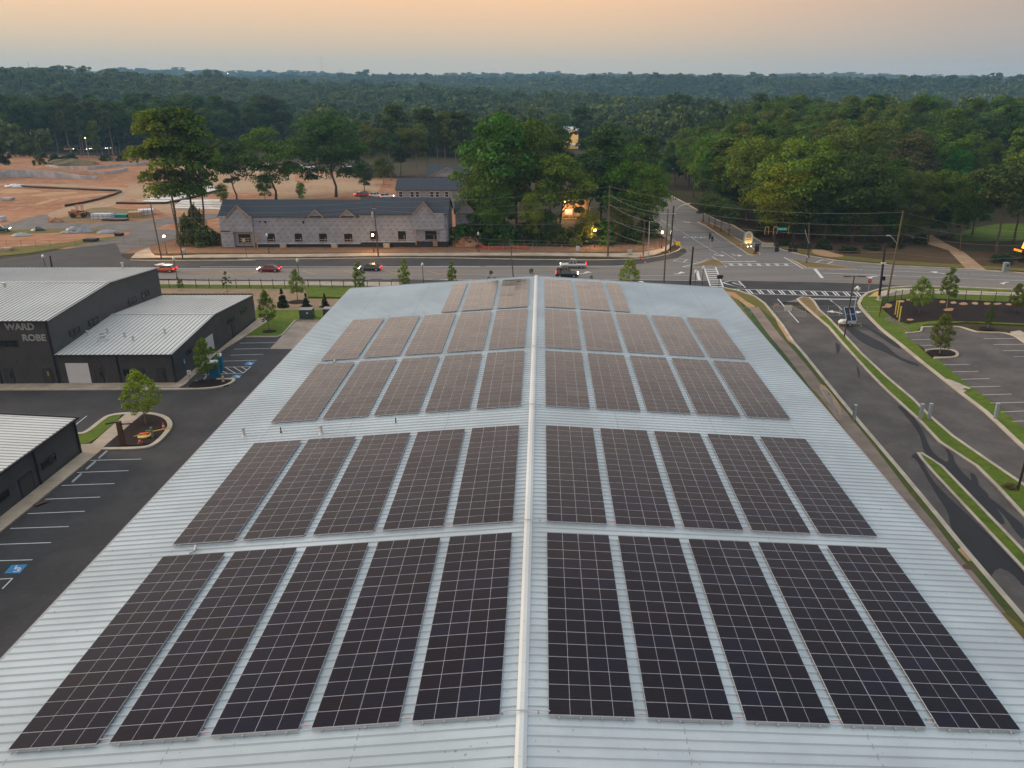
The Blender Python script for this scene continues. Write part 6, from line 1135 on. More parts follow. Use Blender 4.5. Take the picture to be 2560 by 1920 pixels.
toilet('nearer blue portable toilet beside the mulch bed', G('M', 730, 1205), .12); toilet('farther blue portable toilet beside the low grey building', G('M', 775, 1125), .2)
for n, (c, pts) in enumerate([('N', [(820, 620), (890, 560)]), ('N', [(715, 712), (795, 645)]), ('N', [(595, 822), (680, 745)]), ('M', [(600, 1240), (645, 1185)])]):
    q = [np.array([*G(c, *p)[:2], 0]) for p in pts]; b = MB(); d_ = q[1]-q[0]; L = 1.8; ang = math.atan2(d_[1], d_[0]); b.add(*(lambda V: (V, [(0, 1, 5, 4), (1, 2, 6, 5), (2, 3, 7, 6), (3, 0, 4, 7), (4, 5, 6, 7)]))([(-L/2, -.09, 0), (L/2, -.09, 0), (L/2, .09, 0), (-L/2, .09, 0), (-L/2+.03, -.05, .13), (L/2-.03, -.05, .13), (L/2-.03, .05, .13), (-L/2+.03, .05, .13)]))
    o = b.obj('wheel_stop', flat('stop_concrete', (.42, .43, .42), .7)); o.location = tuple((q[0]+q[1])/2); o.rotation_euler = (0, 0, ang); tag(o, ['pale wheel stop nearest the mulch island', 'middle pale wheel stop by the front walk', 'pale wheel stop farthest from the mulch island', 'pale wheel stop beside the blue toilets'][n], 'wheel stop', 'wheel stops')
def tbox(label, p):
    t = thing('transformer_box', label, 'transformer', p, 0, 'green transformers'); b = MB(); b.box((0, 0, .85), (2.1, 1.7, 1.5)); b.box((0, 0, .05), (2.4, 2.0, .14)); b.obj('cabinet', flat('transformer_green', (.040, .058, .050), .5), t); b = MB(); b.box((0, 0, 1.63), (2.16, 1.76, .07)); b.obj('lid', flat('lid_grey', (.17, .18, .17), .5), t); b = MB(); b.box((.3, -.86, 1.1), (.3, .02, .22)); b.obj('sticker', WHITE, t)
tbox('dark green transformer cabinet on the lawn', G('M', 1790, 530, .1)); tbox('dark green transformer cabinet half hidden by the big roof', G('M', 2060, 520, .1))
hs_ = thing('accessible_parking_sign', 'white parking sign on a short post in the mulch bed', 'sign', G('M', 452, 1305)); b = MB(); b.cyl((0, 0, 0), (0, 0, 2.1), .03); b.obj('post', BLACK, hs_); b = MB(); b.box((0, -.04, 1.85), (.5, .03, .55)); b.obj('sign_plate', WHITE, hs_); b = MB(); b.box((0, -.06, 1.9), (.12, .01, .2)); b.box((.03, -.06, 1.75), (.2, .01, .1)); b.obj('symbol', PBLUE, hs_)
hy = thing('fire_hydrant', 'pale hydrant at the kerb of the mulch bed', 'hydrant', G('M', 822, 1262, .1)); b = MB(); b.lathe([(.2, 0), (.2, .08), (.13, .1), (.13, .55), (.19, .6), (.17, .72), (.05, .85), (0, .86)], 10); b.cyl((-.25, 0, .45), (.25, 0, .45), .07); b.obj('body', flat('hydrant_cream', (.38, .35, .24), .5), hy); b = MB(); b.lathe([(.05, .85), (.06, .95), (0, .96)], 6); b.obj('bonnet_nut', STEEL, hy)
RUST = mat('rusty_steel', (.13, .060, .030), .9, .2, .35, 5)
p = G('W', 345, 1530, .13); wf = thing('wayfinding_post', 'rusty square signpost with two sign blades on the mulch island', 'signpost', p); hw_ = height(p, px('W', 265, 1105)[1]); b = MB(); b.box((0, 0, hw_/2), (.42, .42, hw_)); b.obj('post', RUST, wf)
b = MB(); b.box((.85, -.05, hw_-.3), (1.2, .05, .17), .1); b.box((-.8, .05, hw_-.22), (1.2, .05, .17), .5); b.obj('sign_blade', flat('blade_dark', (.05, .05, .055), .5), wf); text('blade_text', 'PARKING', .13, WHITE, wf, (.85, -.085, hw_-.3), (R(90), 0, .1), .002)
CONEM = flat('cone_orange', (.62, .075, .012), .5)
def cone(label, p, tilt=0, h=.75, group='orange cones'):
    t = thing('traffic_cone', label, 'cone', p, 0, group); b = MB(); b.lathe([(.17, .03), (.03, h), (0, h)], 10); b.box((0, 0, .02), (.4, .4, .04)); b.obj('body', CONEM, t); b = MB(); b.lathe([(.128, .28), (.098, .45)], 10); b.obj('white_band', WHITE, t); t.rotation_euler = (tilt, tilt*.6, 0); return t
cone('orange cone at the front of the mulch island', G('W', 650, 1495, .13), .25); cone('orange cone at the right of the mulch island', G('W', 1080, 1235, .13)); cone('orange cone at the foot of the dark corner signal pole', at(1674, 633.5, .1)); cone('orange barrel-like cone left of the short wooden pole', at(1601, 647, .1), 0, 1.0); cone('small orange cone on the new lane by the poles', at(1613, 660)); 
pl = thing('valve_cover_pile', 'yellow tape and orange plastic heaped on the mulch island', 'debris', G('W', 730, 1370, .13)); b = MB(); b.box((-.2, .1, .16), (.7, .4, .3), .4); b.box((.25, .15, .2), (.5, .35, .35), -.5); b.obj('orange_plastic', CONEM, pl); b = MB(); b.lathe([(.75, .05), (.7, .14), (.3, .16), (0, .16)], 12); b.tube([(-1.0, -.4, .1), (-.3, -.1, .3), (.6, .1, .12)], .05, 5); b.obj('yellow_tape', flat('tape_yellow', (.60, .45, .12), .6), pl)
sc_ = thing('backflow_post', 'pale green post with arms and tape on the mulch island', 'post', G('W', 880, 1395, .13)); b = MB(); b.box((0, 0, .55), (.22, .18, 1.1)); b.box((-.3, 0, .8), (.7, .12, .2), .2); b.lathe([(.13, 1.1), (.13, 1.25), (0, 1.3)], 8); b.obj('body', flat('pale_green', (.17, .22, .13), .6), sc_); b = MB(); b.tube([(.1, 0, .75), (.9, .5, .75), (1.7, 1.2, .6)], .06, 5); b.obj('tape', MATS['tape_yellow'], sc_)
def gdrain(label, c, x, y, r, z): tag(MB().prism([(G(c, x, y)[0]+r*math.cos(a), G(c, x, y)[1]+r*math.sin(a)) for a in np.linspace(0, 6.0, 16)], z-.01, z).obj('manhole_cover', flat('iron_rust', (.10, .045, .035), .7, .2)), label, 'manhole', 'rusty manhole covers')
gdrain('rusty manhole cover on the damp walk at lower right', 'O', 1435, 1440, .42, .142); gdrain('rusty cover in the concrete flume by the east lot', 'O', 1425, 209, .40, .143)
cbn = thing('curb_inlet', 'rusty kerb inlet on the front walk', 'drain', G('N', 345, 985, .13), .9); b = MB(); b.box((0, 0, .01), (1.2, .5, .04)); b.obj('grate', flat('iron_rust', (0, 0, 0)), cbn)
# ---------------- east side things ----------------
p = G('E', 937, 690); lpo = thing('parking_lot_light', 'brown double headed light pole on the drive median', 'lamp', p); a, tp = pole_px(px('E', 937, 690), px('E', 1010, 257)); d_ = tp-p
b = MB(); b.cyl((0, 0, 0), tuple(d_), .13, .10, 8); b.obj('shaft', flat('pole_brown', (.040, .026, .020), .5), lpo); b = MB(); b.box(tuple(d_), (2.0, .08, .08))
for s_ in (-1, 1): b.box(tuple(d_+np.array([s_*1.15, 0, 0])), (1.15, .45, .12))
b.obj('light_head', BLACK, lpo)
p = G('O', 1780, 905); lp2 = thing('parking_lot_light', 'dark light pole cut by the right photo edge', 'lamp', p); b = MB(); b.cyl((0, 0, 0), (.3, 0, 9.5), .13, .10, 8); b.obj('shaft', MATS['pole_brown'], lp2); b = MB(); b.box((.3, 0, 9.5), (2.6, .45, .12)); b.obj('light_head', BLACK, lp2)
tw = bush('scraggly dry brush at the foot of the right light pole', G('O', 1730, 880, .13), .6, 1.2, (.16, .12, .05), None, 'dry_brush')
for n, (x, y, yt, lb) in enumerate([(648, 412, 312, 'square grey post on the kerb left of the drive'), (1107, 408, 305, 'left square grey post of the pair on the median'), (1168, 404, 303, 'right square grey post of the pair on the median'), (1625, 403, 300, 'square grey post on the grass by the east lot')]):
    p = G('O', x, y, .13); h = height(p, px('O', x, yt)[1]); t = thing('square_post', lb, 'post', p, 0, 'square grey posts'); b = MB(); b.box((0, 0, h/2), (.34, .34, h)); b.obj('shaft', flat('post_grey', (.27, .30, .33), .5), t); b = MB(); b.box((0, 0, h+.02), (.38, .38, .05)); b.obj('cap', STEEL, t)
for n, (x, y, yt) in enumerate([(336, 852, 652), (366, 892, 670), (394, 950, 735)]):
    p = G('J', x, y, .15); h = height(p, px('J', x, yt)[1]); t = thing('yellow_pipe', f"yellow guard pipe, {['left', 'middle', 'right'][n]} of three at the mulch slope", 'bollard', p, 0, 'yellow guard pipes'); b = MB(); b.cyl((0, 0, 0), (0, 0, h), .11, .11, 10); b.obj('pipe', flat('pipe_yellow', (.48, .38, .04), .5), t); b = MB(); b.lathe([(.11, h), (.06, h+.05), (0, h+.06)], 10); b.obj('cap', MATS['pipe_yellow'], t)
rr = MB()
for k in range(110):
    u, v_ = rng.random(), rng.random(); x = 140+u*430; p = G('J', x+ (1-u)*v_*150-20*v_, 905+u*180-v_*25*(1-u), .14); s_ = rng.uniform(.15, .34); rr.box(tuple(p), (s_, s_*.8, s_*.6), rng.uniform(0, 3))
o = rr.obj('riprap_stones', mat('riprap', (.20, .165, .14), .9, 0, .4, 6)); o['kind'] = 'stuff'; o['label'] = 'grey riprap stones beside the mulch slope'
p = G('E', 965, 605); tr = thing('solar_trailer', 'white camera trailer with a tilted dark solar panel and tall mast', 'trailer', p, .08); tr.scale = (.74, .74, .82)
b = MB(); b.box((-.2, 0, .85), (3.0, 1.5, .65)); b.add([(-1.7, -.75, .55), (-1.7, .75, .55), (-1.7, .75, 1.1), (-1.7, -.75, 1.1), (-2.3, -.4, .6), (-2.3, .4, .6), (-2.3, .4, .9), (-2.3, -.4, .9)], [(0, 3, 7, 4), (1, 5, 6, 2), (3, 2, 6, 7), (4, 7, 6, 5)]); b.obj('body', flat('trailer_white', (.60, .60, .57), .4), tr)
tl = Matrix.Rotation(R(48), 3, 'X'); b = MB(); b.box((.15, -.1, 2.4), (2.4, 3.3, .06), 0, 0, tl); b.obj('panel_frame', ALU, tr); b = MB()
for k in (-1, 1):
    for j in (-1, 1): b.add([tuple(Vector((.15+j*.59, -.1, 2.4)) + (tl @ Vector((a_*.55, c_*.78+k*.81, .036)))) for a_, c_ in ((-1, -1), (1, -1), (1, 1), (-1, 1))], [(0, 1, 2, 3)])
TS_ = NT('trailer_cells'); tcx = TS_.n('ShaderNodeTexCoord'); sxx = TS_.n('ShaderNodeSeparateXYZ'); TS_.t.links.new(tcx.outputs['Object'], sxx.inputs[0]); TS_.base(TS_.mix(TS_.math('MAXIMUM', TS_.math('LESS_THAN', TS_.math('FRACT', TS_.math('MULTIPLY', sxx.outputs[0], 5)), .12), TS_.math('LESS_THAN', TS_.math('FRACT', TS_.math('MULTIPLY', sxx.outputs[2], 6.5)), .12)), (.003, .007, .03), (.02, .04, .06)), .2, 0, .25); b.obj('solar_panel', TS_.m, tr)
b = MB(); b.cyl((1.25, .5, .9), (1.35, .6, 7.6), .09, .06); b.obj('mast', ALU, tr); b = MB(); b.lathe([(.25, 7.5), (.35, 7.75), (.2, 8.1), (0, 8.15)], 10, 0, (1.35, .6, 0))
for k in range(4): a_ = k*1.57; b.cyl((1.35+.55*math.cos(a_), .6+.55*math.sin(a_), 7.35), (1.35+.55*math.cos(a_), .6+.55*math.sin(a_), 7.75), .15, .15); b.tube([(1.35, .6, 7.8), (1.35+.55*math.cos(a_), .6+.55*math.sin(a_), 7.75)], .07, 5)
b.obj('camera_cluster', MATS['trailer_white'], tr)
for s_ in (-1, 1):
    w_ = put('wheel', None, tr, (0, s_*.8, .33)); b = MB(); b.cyl((0, -.1, 0), (0, .1, 0), .33, .33, 12); b.obj('tyre', BLACK, w_); b = MB(); b.cyl((0, -.11, 0), (0, .11, 0), .17, .17, 8); b.obj('rim', WHITE, w_)
for xx, yy, x2, y2 in ((-1.6, -.7, -2.6, -.6), (1.3, -.7, 2.6, -.9), (1.3, .7, 2.4, 1.4)):
    b = MB(); b.tube([(xx, yy, .6), (x2, y2, .55)], .05, 5); b.cyl((x2, y2, .02), (x2, y2, .75), .07); b.cyl((x2, y2, 0), (x2, y2, .05), .22); b.obj('outrigger', flat('outrigger_yellow', (.50, .33, .03), .5), tr)
cb = thing('green_cabinet', 'grey-green utility cabinet beside the hedge at the far right', 'cabinet', G('J', 1935, 230)); b = MB(); b.box((0, 0, 1.0), (1.15, .8, 1.95)); b.obj('body', flat('cabinet_green', (.20, .24, .22), .5), cb); b = MB(); b.add([(-.7, -.5, 1.98), (.7, -.5, 1.98), (.7, .5, 1.98), (-.7, .5, 1.98), (0, 0, 2.2)], [(0, 1, 4), (1, 2, 4), (2, 3, 4), (3, 0, 4), (3, 2, 1, 0)]); b.obj('lid', MATS['cabinet_green'], cb); b = MB(); b.box((.15, -.41, 1.45), (.4, .02, .5)); b.obj('panel', BLACK, cb)
sg_ = thing('lit_sign', 'glowing orange sign cut by the right edge of the photo', 'sign', at(2545, 656)); sg_.location.z = 0; b = MB(); b.cyl((0, 0, 0), (0, 0, 4.2), .08); b.obj('post', BLACK, sg_); b = MB(); b.box((.9, 0, 3.9), (1.1, .3, 1.5), 0, 0, Matrix.Rotation(.25, 3, 'Y')); b.obj('glow_panel', emit('orange_glow', (1, .40, .02), 1.6), sg_); b = MB(); b.box((-.6, 0, 2.8), (1.8, .3, .45), 0, 0, Matrix.Rotation(.25, 3, 'Y')); b.obj('glow_bar', emit('orange_glow_dim', (1, .28, .01), .8), sg_)
for n, (c, x, y, w_, h, m_, lb, nm, ct) in enumerate([('C', 1190, 862, .9, 1.2, WHITE, 'small white sign board on the wire fence', 'fence_sign', 'sign'), ('C', 1640, 892, 1.0, 1.1, flat('box_grey', (.45, .42, .36)), 'grey utility box on the far walk', 'utility_box', 'box'), ('A', 485, 1398, .9, .9, MATS['box_grey'], 'grey utility box beside the left leaning pole', 'utility_box', 'box'), ('C', 2055, 812, 1.1, .9, flat('sign_yellow', (.65, .42, .02)), 'yellow board on the side road corner verge', 'yellow_board', 'sign')]):
    t = thing(nm, lb, ct, G(c, x, y)); b = MB(); b.box((0, 0, h/2+.2), (w_, .12 if ct == 'sign' else .6, h)); b.obj('board' if ct == 'sign' else 'cabinet', m_, t); b = MB(); b.box((0, .05, .15), (w_*.8, .08, .4)); b.obj('base', STEEL, t)
rs = thing('sign_post', 'grey backed sign on a thin post before the row houses', 'sign', G('A', 1028, 1435)); b = MB(); b.cyl((0, 0, 0), (-.2, 0, 4.4), .05); b.obj('post', BLACK, rs); b = MB(); b.box((-.2, -.06, 4.1), (.75, .05, .75)); b.obj('sign_plate', STEEL, rs)
# ---------------- the building site ----------------
def poly_wall(name, label, c, base, tops, m, th=.35, cat='wall', group=None):
    P = [G(c, *q) for q in base]; hs2 = [max(.3, height(p, px(c, 0, t)[1])) for p, t in zip(P, tops)]; a, d = offset(P, th/2), offset(P, -th/2); b = MB()
    for i in range(len(P)-1):
        j = i+1; hi, hj = hs2[i], hs2[j]; b.add([(*d[i], -.1), (*d[j], -.1), (*a[j], -.1), (*a[i], -.1), (*d[i], hi), (*d[j], hj), (*a[j], hj), (*a[i], hi)], [(4, 5, 6, 7), (0, 1, 5, 4), (2, 3, 7, 6), (1, 2, 6, 5), (3, 0, 4, 7)])
    return tag(b.obj(name, m), label, cat, group)
poly_wall('retaining_wall', 'long pale concrete retaining wall stepping down at the far left', 'F', [(-200, 190), (0, 158), (90, 150), (230, 146), (360, 150), (480, 155), (600, 156), (700, 165), (845, 168)], [140, 102, 80, 86, 92, 98, 120, 130, 142], WALLC, .5)
poly_wall('retaining_wall', 'low curved concrete wall round the site knoll', 'T', [(390, 948), (500, 968), (640, 978), (760, 984), (900, 966), (1050, 950), (1180, 945), (1280, 932)], [935, 950, 955, 958, 945, 930, 922, 912], WALLC, .4); poly_wall('retaining_wall', 'short low concrete wall below the site knoll', 'T', [(770, 1000), (900, 1018), (1010, 1008), (1105, 985)], [990, 1000, 985, 962], WALLC, .4)
poly_wall('silt_fence', 'long black silt fence bending back at the site road', 'F', [(65, 222), (300, 240), (600, 252), (880, 266), (1000, 268), (1052, 278), (1000, 300), (850, 345), (700, 380), (560, 402)], [208, 226, 240, 252, 255, 262, 284, 330, 362, 385], BLACK, .06, 'fence'); poly_wall('silt_fence', 'black silt fence around the ribbed concrete slab', 'F', [(1005, 378), (1200, 380), (1420, 378), (1560, 358), (1740, 310), (1880, 272)], [362, 366, 362, 343, 296, 258], BLACK, .06, 'fence')
for n, (c, pts, h, lb) in enumerate([('F', [(1225, 365), (1390, 300), (1520, 245), (1890, 228), (1880, 262), (1540, 345), (1440, 370)], .35, 'pale concrete slab with dark strips left of the slender trees'), ('F', [(1490, 420), (1570, 352), (1925, 346), (1900, 432)], .3, 'pale concrete slab just left of the row house roof')]):
    t = thing('concrete_slab', lb, 'slab', (0, 0, 0), 0, 'new concrete slabs'); P = gp(c, pts); MB().prism(P, -.05, h).obj('slab_top', SLABC, t); b = MB()
    for k in range(6 if n == 0 else 3):
        f = (k+.7)/(6.5 if n == 0 else 4); A_, B_ = (np.array(P[0])*(1-f)+np.array(P[2])*f, np.array(P[-1])*(1-f)+np.array(P[3])*f) if n == 0 else (np.array(P[0])*(1-f)+np.array(P[1])*f, np.array(P[3])*(1-f)+np.array(P[2])*f); ribbon(b, [tuple(A_), tuple(B_)], .22 if n == 0 else .08, h, h+.12)
    b.obj('slab_strip', flat('strip_dark', (.07, .06, .08)), t)
CR['Z2'] = (400, 380, 5.53); CR['Z3'] = (680, 310, 7.373)
for n, (pts, lb) in enumerate([([(1255, 200), (1480, 186), (1590, 212), (1330, 232)], 'raised pale slab seen left of the green oak trunk'), ([(1740, 222), (1960, 205), (1985, 225), (1830, 250)], 'raised pale slab right of the green oak trunk'), ([(1975, 232), (2150, 224), (2120, 256), (1850, 256)], 'low pale slab nearest the largest oak trunk')]):
    t = thing('concrete_slab', lb, 'slab', (0, 0, 0), 0, 'new concrete slabs'); MB().prism(gp('Z2', pts), -.05, 1.0).obj('slab_wall', WALLC, t); MB().prism(gp('Z2', pts), 1.0, 1.12).obj('slab_top', SLABC, t)
def crate(name, label, c, x0, x1, y0, y1, dep, m, rz=0., strap=None, cat='building material', group='stacked building materials'):
    p = G(c, (x0+x1)/2, y1); w_ = np.linalg.norm(G(c, x1, y1)-G(c, x0, y1)); h = height(p, px(c, 0, y0+(y1-y0)*.28)[1]); t = thing(name, label, cat, p+np.array([0, dep/2, 0]), rz, group)
    b = MB(); b.box((0, 0, h/2), (w_, dep, h)); b.obj('bundle', m, t); b = MB()
    for k in range(4): b.box((-w_/2+w_*(k+.5)/4, 0, h/2), (.12, dep+.06, h+.06))
    b.box((0, 0, h*.5), (w_+.05, dep+.05, .08)); b.obj('strap', strap or flat('strap_blue', (.10, .12, .22)), t); return t
WRAPW = flat('wrapped_white', (.55, .56, .60), .5)
crate('wrapped_stack', 'white wrapped building stack on the site plot, beside the orange loader', 'S', 1202, 1455, 478, 565, 2.5, WRAPW); crate('green_stack', 'bright green wrapped stack between the white stacks', 'S', 1505, 1665, 497, 545, 2.2, flat('stack_green', (.02, .25, .17), .5), 0, flat('stack_green2', (.015, .18, .13))); crate('lumber_stack', 'tan lumber stack beside the green stack', 'S', 1670, 1830, 455, 545, 3.5, LUMBER, .35, flat('strap_tan', (.3, .18, .08))); crate('wrapped_stack', 'white wrapped stack lying aslant near the leaning pole', 'S', 1800, 1985, 425, 510, 3.5, WRAPW, .4); crate('dark_trailer', 'flat black trailer bed in front of the stacks', 'S', 1340, 1655, 562, 590, 2.0, BLACK, 0, BLACK, 'trailer', None); crate('green_container', 'dark green bin beside the entrance road', 'S', 1092, 1255, 818, 866, 2.0, flat('bin_green', (.020, .045, .035), .6), 0, BLACK, 'bin', None); crate('black_bin', 'black bin under a small white sign at the plot corner', 'S', 1508, 1598, 745, 790, 1.6, BLACK, 0, BLACK, 'bin', None); crate('concrete_pipe', 'short concrete ring lying on the far left dirt', 'S', 5, 130, 280, 320, 3, WALLC, 0, WALLC, 'pipe', None); crate('pallet_box', 'small tan box with grey top at the left edge', 'S', 0, 125, 940, 985, 2.0, LUMBER, 0, WALLC, 'box', None); crate('white_bin', 'white bin cut by the left photo edge', 'S', -60, 22, 520, 600, 2.5, WRAPW, 0, WALLC, 'bin', None)
p = G('S', 1040, 543); fk = thing('telehandler', 'rusty orange loader parked on the site plot', 'loader', p, .25); OR = flat('loader_orange', (.36, .11, .035), .5)
b = MB(); b.box((-1.2, 0, 1.3), (2.2, 2.0, 1.3)); b.box((.8, 0, 1.0), (2.4, 1.8, .8)); b.obj('body', OR, fk); b = MB()
for sx_ in (-.1, 1.3):
    for s_ in (-1, 1): b.box((sx_, s_*.8, 2.5), (.14, .14, 2.0))
b.box((.6, 0, 3.5), (1.9, 1.9, .15)); b.obj('cab_frame', OR, fk); b = MB(); b.tube([(-1.8, .7, 2.1), (2.6, .7, 1.2)], .2, 6); b.box((2.8, .3, .7), (.2, 1.6, 1.0)); b.obj('boom', flat('loader_dark', (.09, .05, .03)), fk)
for sx_ in (-1.3, 1.5):
    for s_ in (-1, 1): b = MB(); b.cyl((sx_, s_*1.05-.2, .7), (sx_, s_*1.05+.2, .7), .7, .7, 12); b.obj('wheel', BLACK, fk)
def heap(label, c, x, y, r, h, m, n=1, name='spoil_heap', cat='heap', group='heaps on the site'):
    p = G(c, x, y); g_ = random.Random(n); b = MB(); b.smooth = False; N_ = 14; rings = [(1, 0), (.75, .5), (.45, .85), (.15, 1)]
    vs = [(r*f*math.cos(6.283*k/N_)*g_.uniform(.75, 1.15), r*.7*f*math.sin(6.283*k/N_)*g_.uniform(.75, 1.15), h*z*g_.uniform(.75, 1.1)) for f, z in rings for k in range(N_)]+[(0, 0, h)]
    b.add(vs, [(i*N_+k, i*N_+(k+1) % N_, (i+1)*N_+(k+1) % N_, (i+1)*N_+k) for i in range(3) for k in range(N_)]+[(3*N_+k, 3*N_+(k+1) % N_, 4*N_) for k in range(N_)]); o = b.obj(name, m); o.location = tuple(p); tag(o, label, cat, group)
heap('grey tarp covered heap in the middle of the roadside plot', 'S', 1035, 728, 3.6, 1.6, flat('tarp_grey', (.20, .195, .20)), 2); heap('low grey heap right of the tarp heap', 'S', 1410, 742, 3.2, .7, MATS['tarp_grey'], 3); heap('low grey heap left of the tarp heap', 'S', 910, 742, 2.4, .6, MATS['tarp_grey'], 4); heap('pale sacks heap on the left plot', 'S', 280, 780, 2.6, .7, flat('sack_pale', (.24, .24, .22)), 5); heap('small dark heap by the site road', 'S', 505, 715, 2.0, .9, BLACK, 6); heap('reddish brush heap on the kerb tip', 'S', 735, 600, 2.5, 1.2, DIRT, 7); heap('grassy knoll under the lone pines of the site', 'T', 600, 935, 14, 2.6, mat('knoll_green', (.085, .085, .030), .95, 0, .3, .6, c2=(.16, .10, .05)), 8); heap('white plastic heap on the black silt fence', 'S', 200, 138, 4, 1.0, flat('plastic_white', (.55, .55, .55)), 9); heap('brown brush heap at the far wood edge', 'Z3', 1960, 960, 8, 6.5, mat('brush', (.14, .11, .07), .95, 0, .35, 1.5), 10); heap('red dirt heap beside the right row house end', 'C', 230, 800, 5, 2.2, DIRT, 11); heap('small red dirt heap with pipes by the wire fence', 'C', 160, 790, 3, 1.4, DIRT, 12)
for n, (x, y) in enumerate([(600, 815), (715, 818), (750, 812), (805, 810), (890, 808), (930, 806)]):
    cr_ = car(f"{['white', 'dark', 'white', 'white', 'grey', 'pale'][n]} parked vehicle, {['first', 'second', 'third', 'fourth', 'fifth', 'sixth'][n]} in the row by the site wood", G('T', x, y), rng.uniform(-.3, .3), [(.6, .6, .6), (.05, .05, .06), (.6, .6, .6), (.6, .6, .58), (.2, .22, .22), (.45, .46, .46)][n], 'suv'); cr_['group'] = 'vehicles parked at the site'
CR['B2'] = CR['B']
for n, (x, y, st_, cl, lb) in enumerate([(1300, 352, 'pickup', (.30, .03, .02), 'red truck parked behind the row house ridge'), (1395, 358, 'suv', (.6, .6, .6), 'white van-like vehicle parked behind the row house ridge'), (1478, 366, 'suv', (.6, .6, .58), 'white vehicle with dark windows left of the back house'), (1270, 348, 'sedan', (.4, .42, .44), 'pale car beside the red truck'), (830, 82, 'suv', (.6, .6, .6), 'white vehicle far behind the green oak'), (960, 82, 'suv', (.62, .62, .62), 'white vehicle far behind the largest oak, left'), (1170, 128, 'suv', (.62, .62, .62), 'white vehicle far behind the largest oak, right')]):
    cr_ = car(lb, G('B', x, y), rng.uniform(-.5, .5), cl, st_); cr_['group'] = 'vehicles parked at the site'
cr_ = car('dark car cut by the left photo edge on the site road', G('S', 8, 735), .4, (.03, .035, .04), 'suv'); cr_['group'] = 'vehicles parked at the site'
fs_ = thing('framing_stakes', 'thin pale stakes and boards standing in the red dirt by the tall trees', 'stakes', G('T', 1250, 860)); b = MB()
for k in range(26): x, y = rng.uniform(-24, 24), rng.uniform(-12, 20); b.box((x, y, 1.6), (.14, .14, 3.4))
b.obj('stake', flat('stake_pale', (.36, .30, .27)), fs_); b = MB()
for k in range(7): b.box((rng.uniform(-25, 5), rng.uniform(-16, -6), .3), (rng.uniform(4, 9), .5, .3), rng.uniform(-.4, .2))
b.obj('board', LUMBER, fs_)
# ---------------- far things ----------------
def far_house(label, c, x0, x1, yt, ym, yb, Yw, wallm, roofm, group=None):
    a, b_ = atY(c, x0, yb, Yw), atY(c, x1, yb, Yw); t0, m0 = atY(c, x0, yt, Yw+8)[2], atY(c, x0, ym, Yw)[2]; t = thing('far_building', label, 'building', (0, 0, 0), 0, group); z0 = a[2]-14
    b = MB(); b.box(((a[0]+b_[0])/2, Yw+8, (z0+m0)/2), (b_[0]-a[0], 16, m0-z0)); b.obj('wall', wallm, t); b = MB(); b.quad((a[0]-.5, Yw-.6, m0), (b_[0]+.5, Yw-.6, m0), (b_[0]+.5, Yw+8, t0), (a[0]-.5, Yw+8, t0)); b.quad((a[0]-.5, Yw+8, t0), (b_[0]+.5, Yw+8, t0), (b_[0]+.5, Yw+16.6, m0), (a[0]-.5, Yw+16.6, m0)); b.obj('roof', roofm, t)
    b = MB()
    for k in range(3): b.box((a[0]+(b_[0]-a[0])*(k+.5)/3, Yw-.05, m0-2.2), ((b_[0]-a[0])*.2, .1, 1.6))
    b.obj('window', GLASS, t); return t
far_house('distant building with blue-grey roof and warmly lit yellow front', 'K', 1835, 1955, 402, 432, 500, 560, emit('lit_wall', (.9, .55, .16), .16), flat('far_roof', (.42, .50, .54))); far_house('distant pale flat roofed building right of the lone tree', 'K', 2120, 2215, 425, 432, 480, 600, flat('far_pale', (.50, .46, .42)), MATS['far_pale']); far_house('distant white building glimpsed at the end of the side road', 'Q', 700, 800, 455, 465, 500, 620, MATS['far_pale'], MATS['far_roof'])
sheet('far_lot', [(p[0], p[1]) for p in [atY('K', 1800, 520, 540), atY('K', 2000, 520, 540), atY('K', 2000, 480, 558), atY('K', 1800, 480, 558)]], 1.0, SLABC)
gh = far_house('small pale house beyond the lawn at the far right', 'H', 2030, 2140, 1130, 1160, 1240, 246, flat('house_pale', (.30, .34, .35)), SHIN)
bb = thing('billboard', 'lit red and white billboard far off on the left hills', 'billboard', (0, 0, 0)); a, c_ = atY('P', 171, 193, 3281), atY('P', 193, 185.5, 3281); b = MB(); b.box(((a[0]+c_[0])/2, 3281, (a[2]+c_[2])/2), (c_[0]-a[0], 3, c_[2]-a[2])); b.obj('panel', emit('billboard_red', (1, .18, .13), .55), bb); b = MB(); b.box(((a[0]+c_[0])/2, 3278, a[2]+1.6), (c_[0]-a[0], 1, 3.0)); b.obj('light_strip', emit('billboard_glow', (1, .72, .5), 1.1), bb); b = MB(); b.cyl(((a[0]+c_[0])/2, 3284, -30), ((a[0]+c_[0])/2, 3284, a[2]), 1.5); b.obj('column', STEEL, bb)
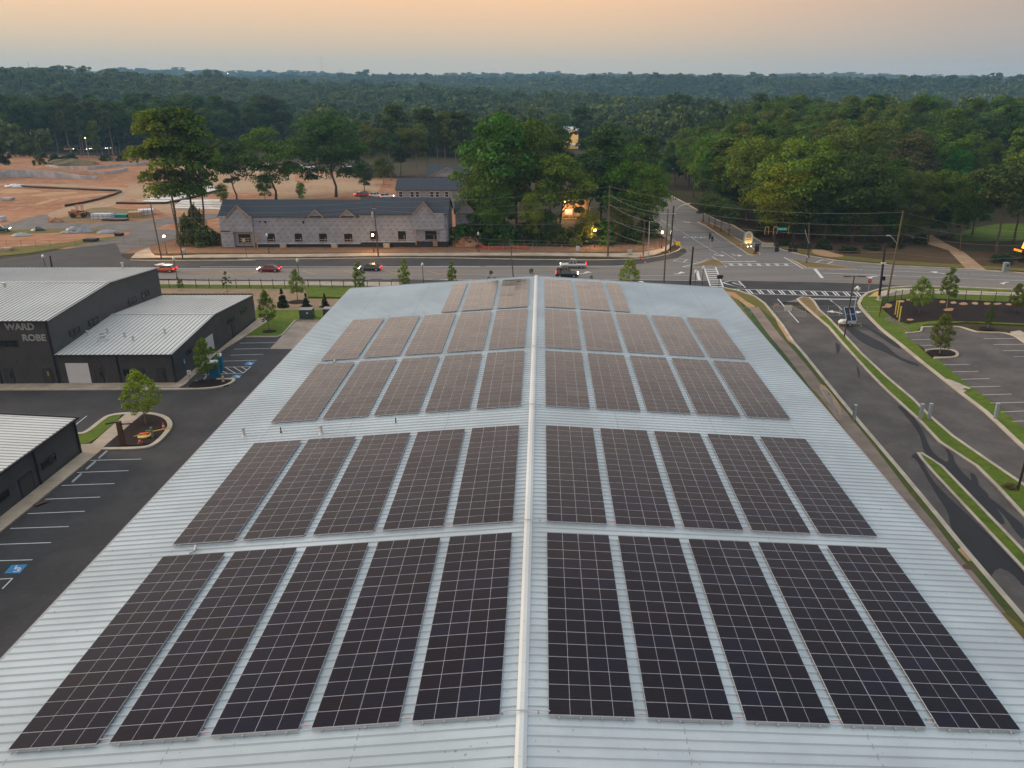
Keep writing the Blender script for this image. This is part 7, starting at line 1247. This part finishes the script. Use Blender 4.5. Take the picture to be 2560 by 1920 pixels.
for n, (c, x, y, yt, Yw, lb) in enumerate([('T', 255, 110, 55, 3900, 'tall thin radio mast on the left skyline'), ('T', 320, 100, 75, 3900, 'shorter radio mast on the left skyline'), ('P', 807, 195, 143, 4000, 'very faint tall mast on the middle skyline'), ('P', 856, 190, 172, 4000, 'short mast pair on the middle skyline'), ('T', 2135, 240, 170, 2600, 'pale lattice tower on the middle hills'), ('P', 2283, 195, 180, 4100, 'short mast on the right skyline')]):
    a, b_ = atY(c, x, y, Yw), atY(c, x, yt, Yw); t = thing('radio_mast', lb, 'mast', (a[0], Yw, a[2]-25), 0, 'masts on the hills'); b = MB(); b.cyl((0, 0, 0), (0, 0, b_[2]-a[2]+25), 1.3 if n != 2 else .7, .7, 5); b.obj('shaft', flat('mast_grey', (.20, .18, .18)), t); b = MB(); b.box((0, 0, b_[2]-a[2]+22), (4.5, 2, 3) if n in (0, 1) else (2.5, 2, 2)); b.obj('antenna', MATS['mast_grey'], t)
for n, (c, x, y, Yw, col, s_, r_, lb) in enumerate([('T', 195, 272, 1500, (1, .75, .15), 3, 1.6, 'yellow light on the left hillside'), ('T', 1968, 150, 3000, (1, .95, .8), 2.5, 1.6, 'white light near the skyline'), ('T', 583, 188, 2900, (1, 1, 1), 4, 2.5, 'white light beside the billboard'), ('T', 735, 708, 440, (1, .7, .2), 4, .35, 'yellow light among the trunks by the site knoll'), ('T', 50, 790, 436, (1, .65, .15), 4, .5, 'yellow light low in the far left wood'), ('A', 1268, 300, 640, (1, .85, .55), 5, .5, 'left of two lit lamps behind the green oak'), ('A', 1313, 292, 640, (1, .85, .55), 5, .5, 'right of two lit lamps behind the green oak'), ('A', 1950, 300, 420, (1, .85, .75), 4, .4, 'white light at the right edge of the largest oak')]):
    p = atY(c, x, y, Yw); t = thing('distant_lamp', lb, 'lamp', p); b = MB(); b.lathe([(0, -1), (.7, -.7), (1, 0), (.7, .7), (0, 1)], 8); o = b.obj('globe', emit('far_glow%d' % n, col, s_), t); o.scale = (r_,)*3; b = MB(); b.cyl((0, 0, -12), (0, 0, 0), .12); b.obj('post', STEEL, t)
# ---------------- the air ----------------
hz = MB(); hz.box((0, 2400, 60), (8400, 5200, 190)); ho = hz.mesh('haze', []); HZ = put('haze', ho); HZ['kind'] = 'stuff'
hm = bpy.data.materials.new('haze_air'); hm.use_nodes = True; ht = hm.node_tree; ht.nodes.clear(); pv = ht.nodes.new('ShaderNodeVolumePrincipled'); pv.inputs['Color'].default_value = (.34, .66, .98, 1); pv.inputs['Density'].default_value = .000125; pv.inputs['Anisotropy'].default_value = .0; hoo = ht.nodes.new('ShaderNodeOutputMaterial'); ht.links.new(pv.outputs[0], hoo.inputs['Volume']); ho.materials.append(hm); HZ['label'] = 'thin bluish evening haze over the distant woods'
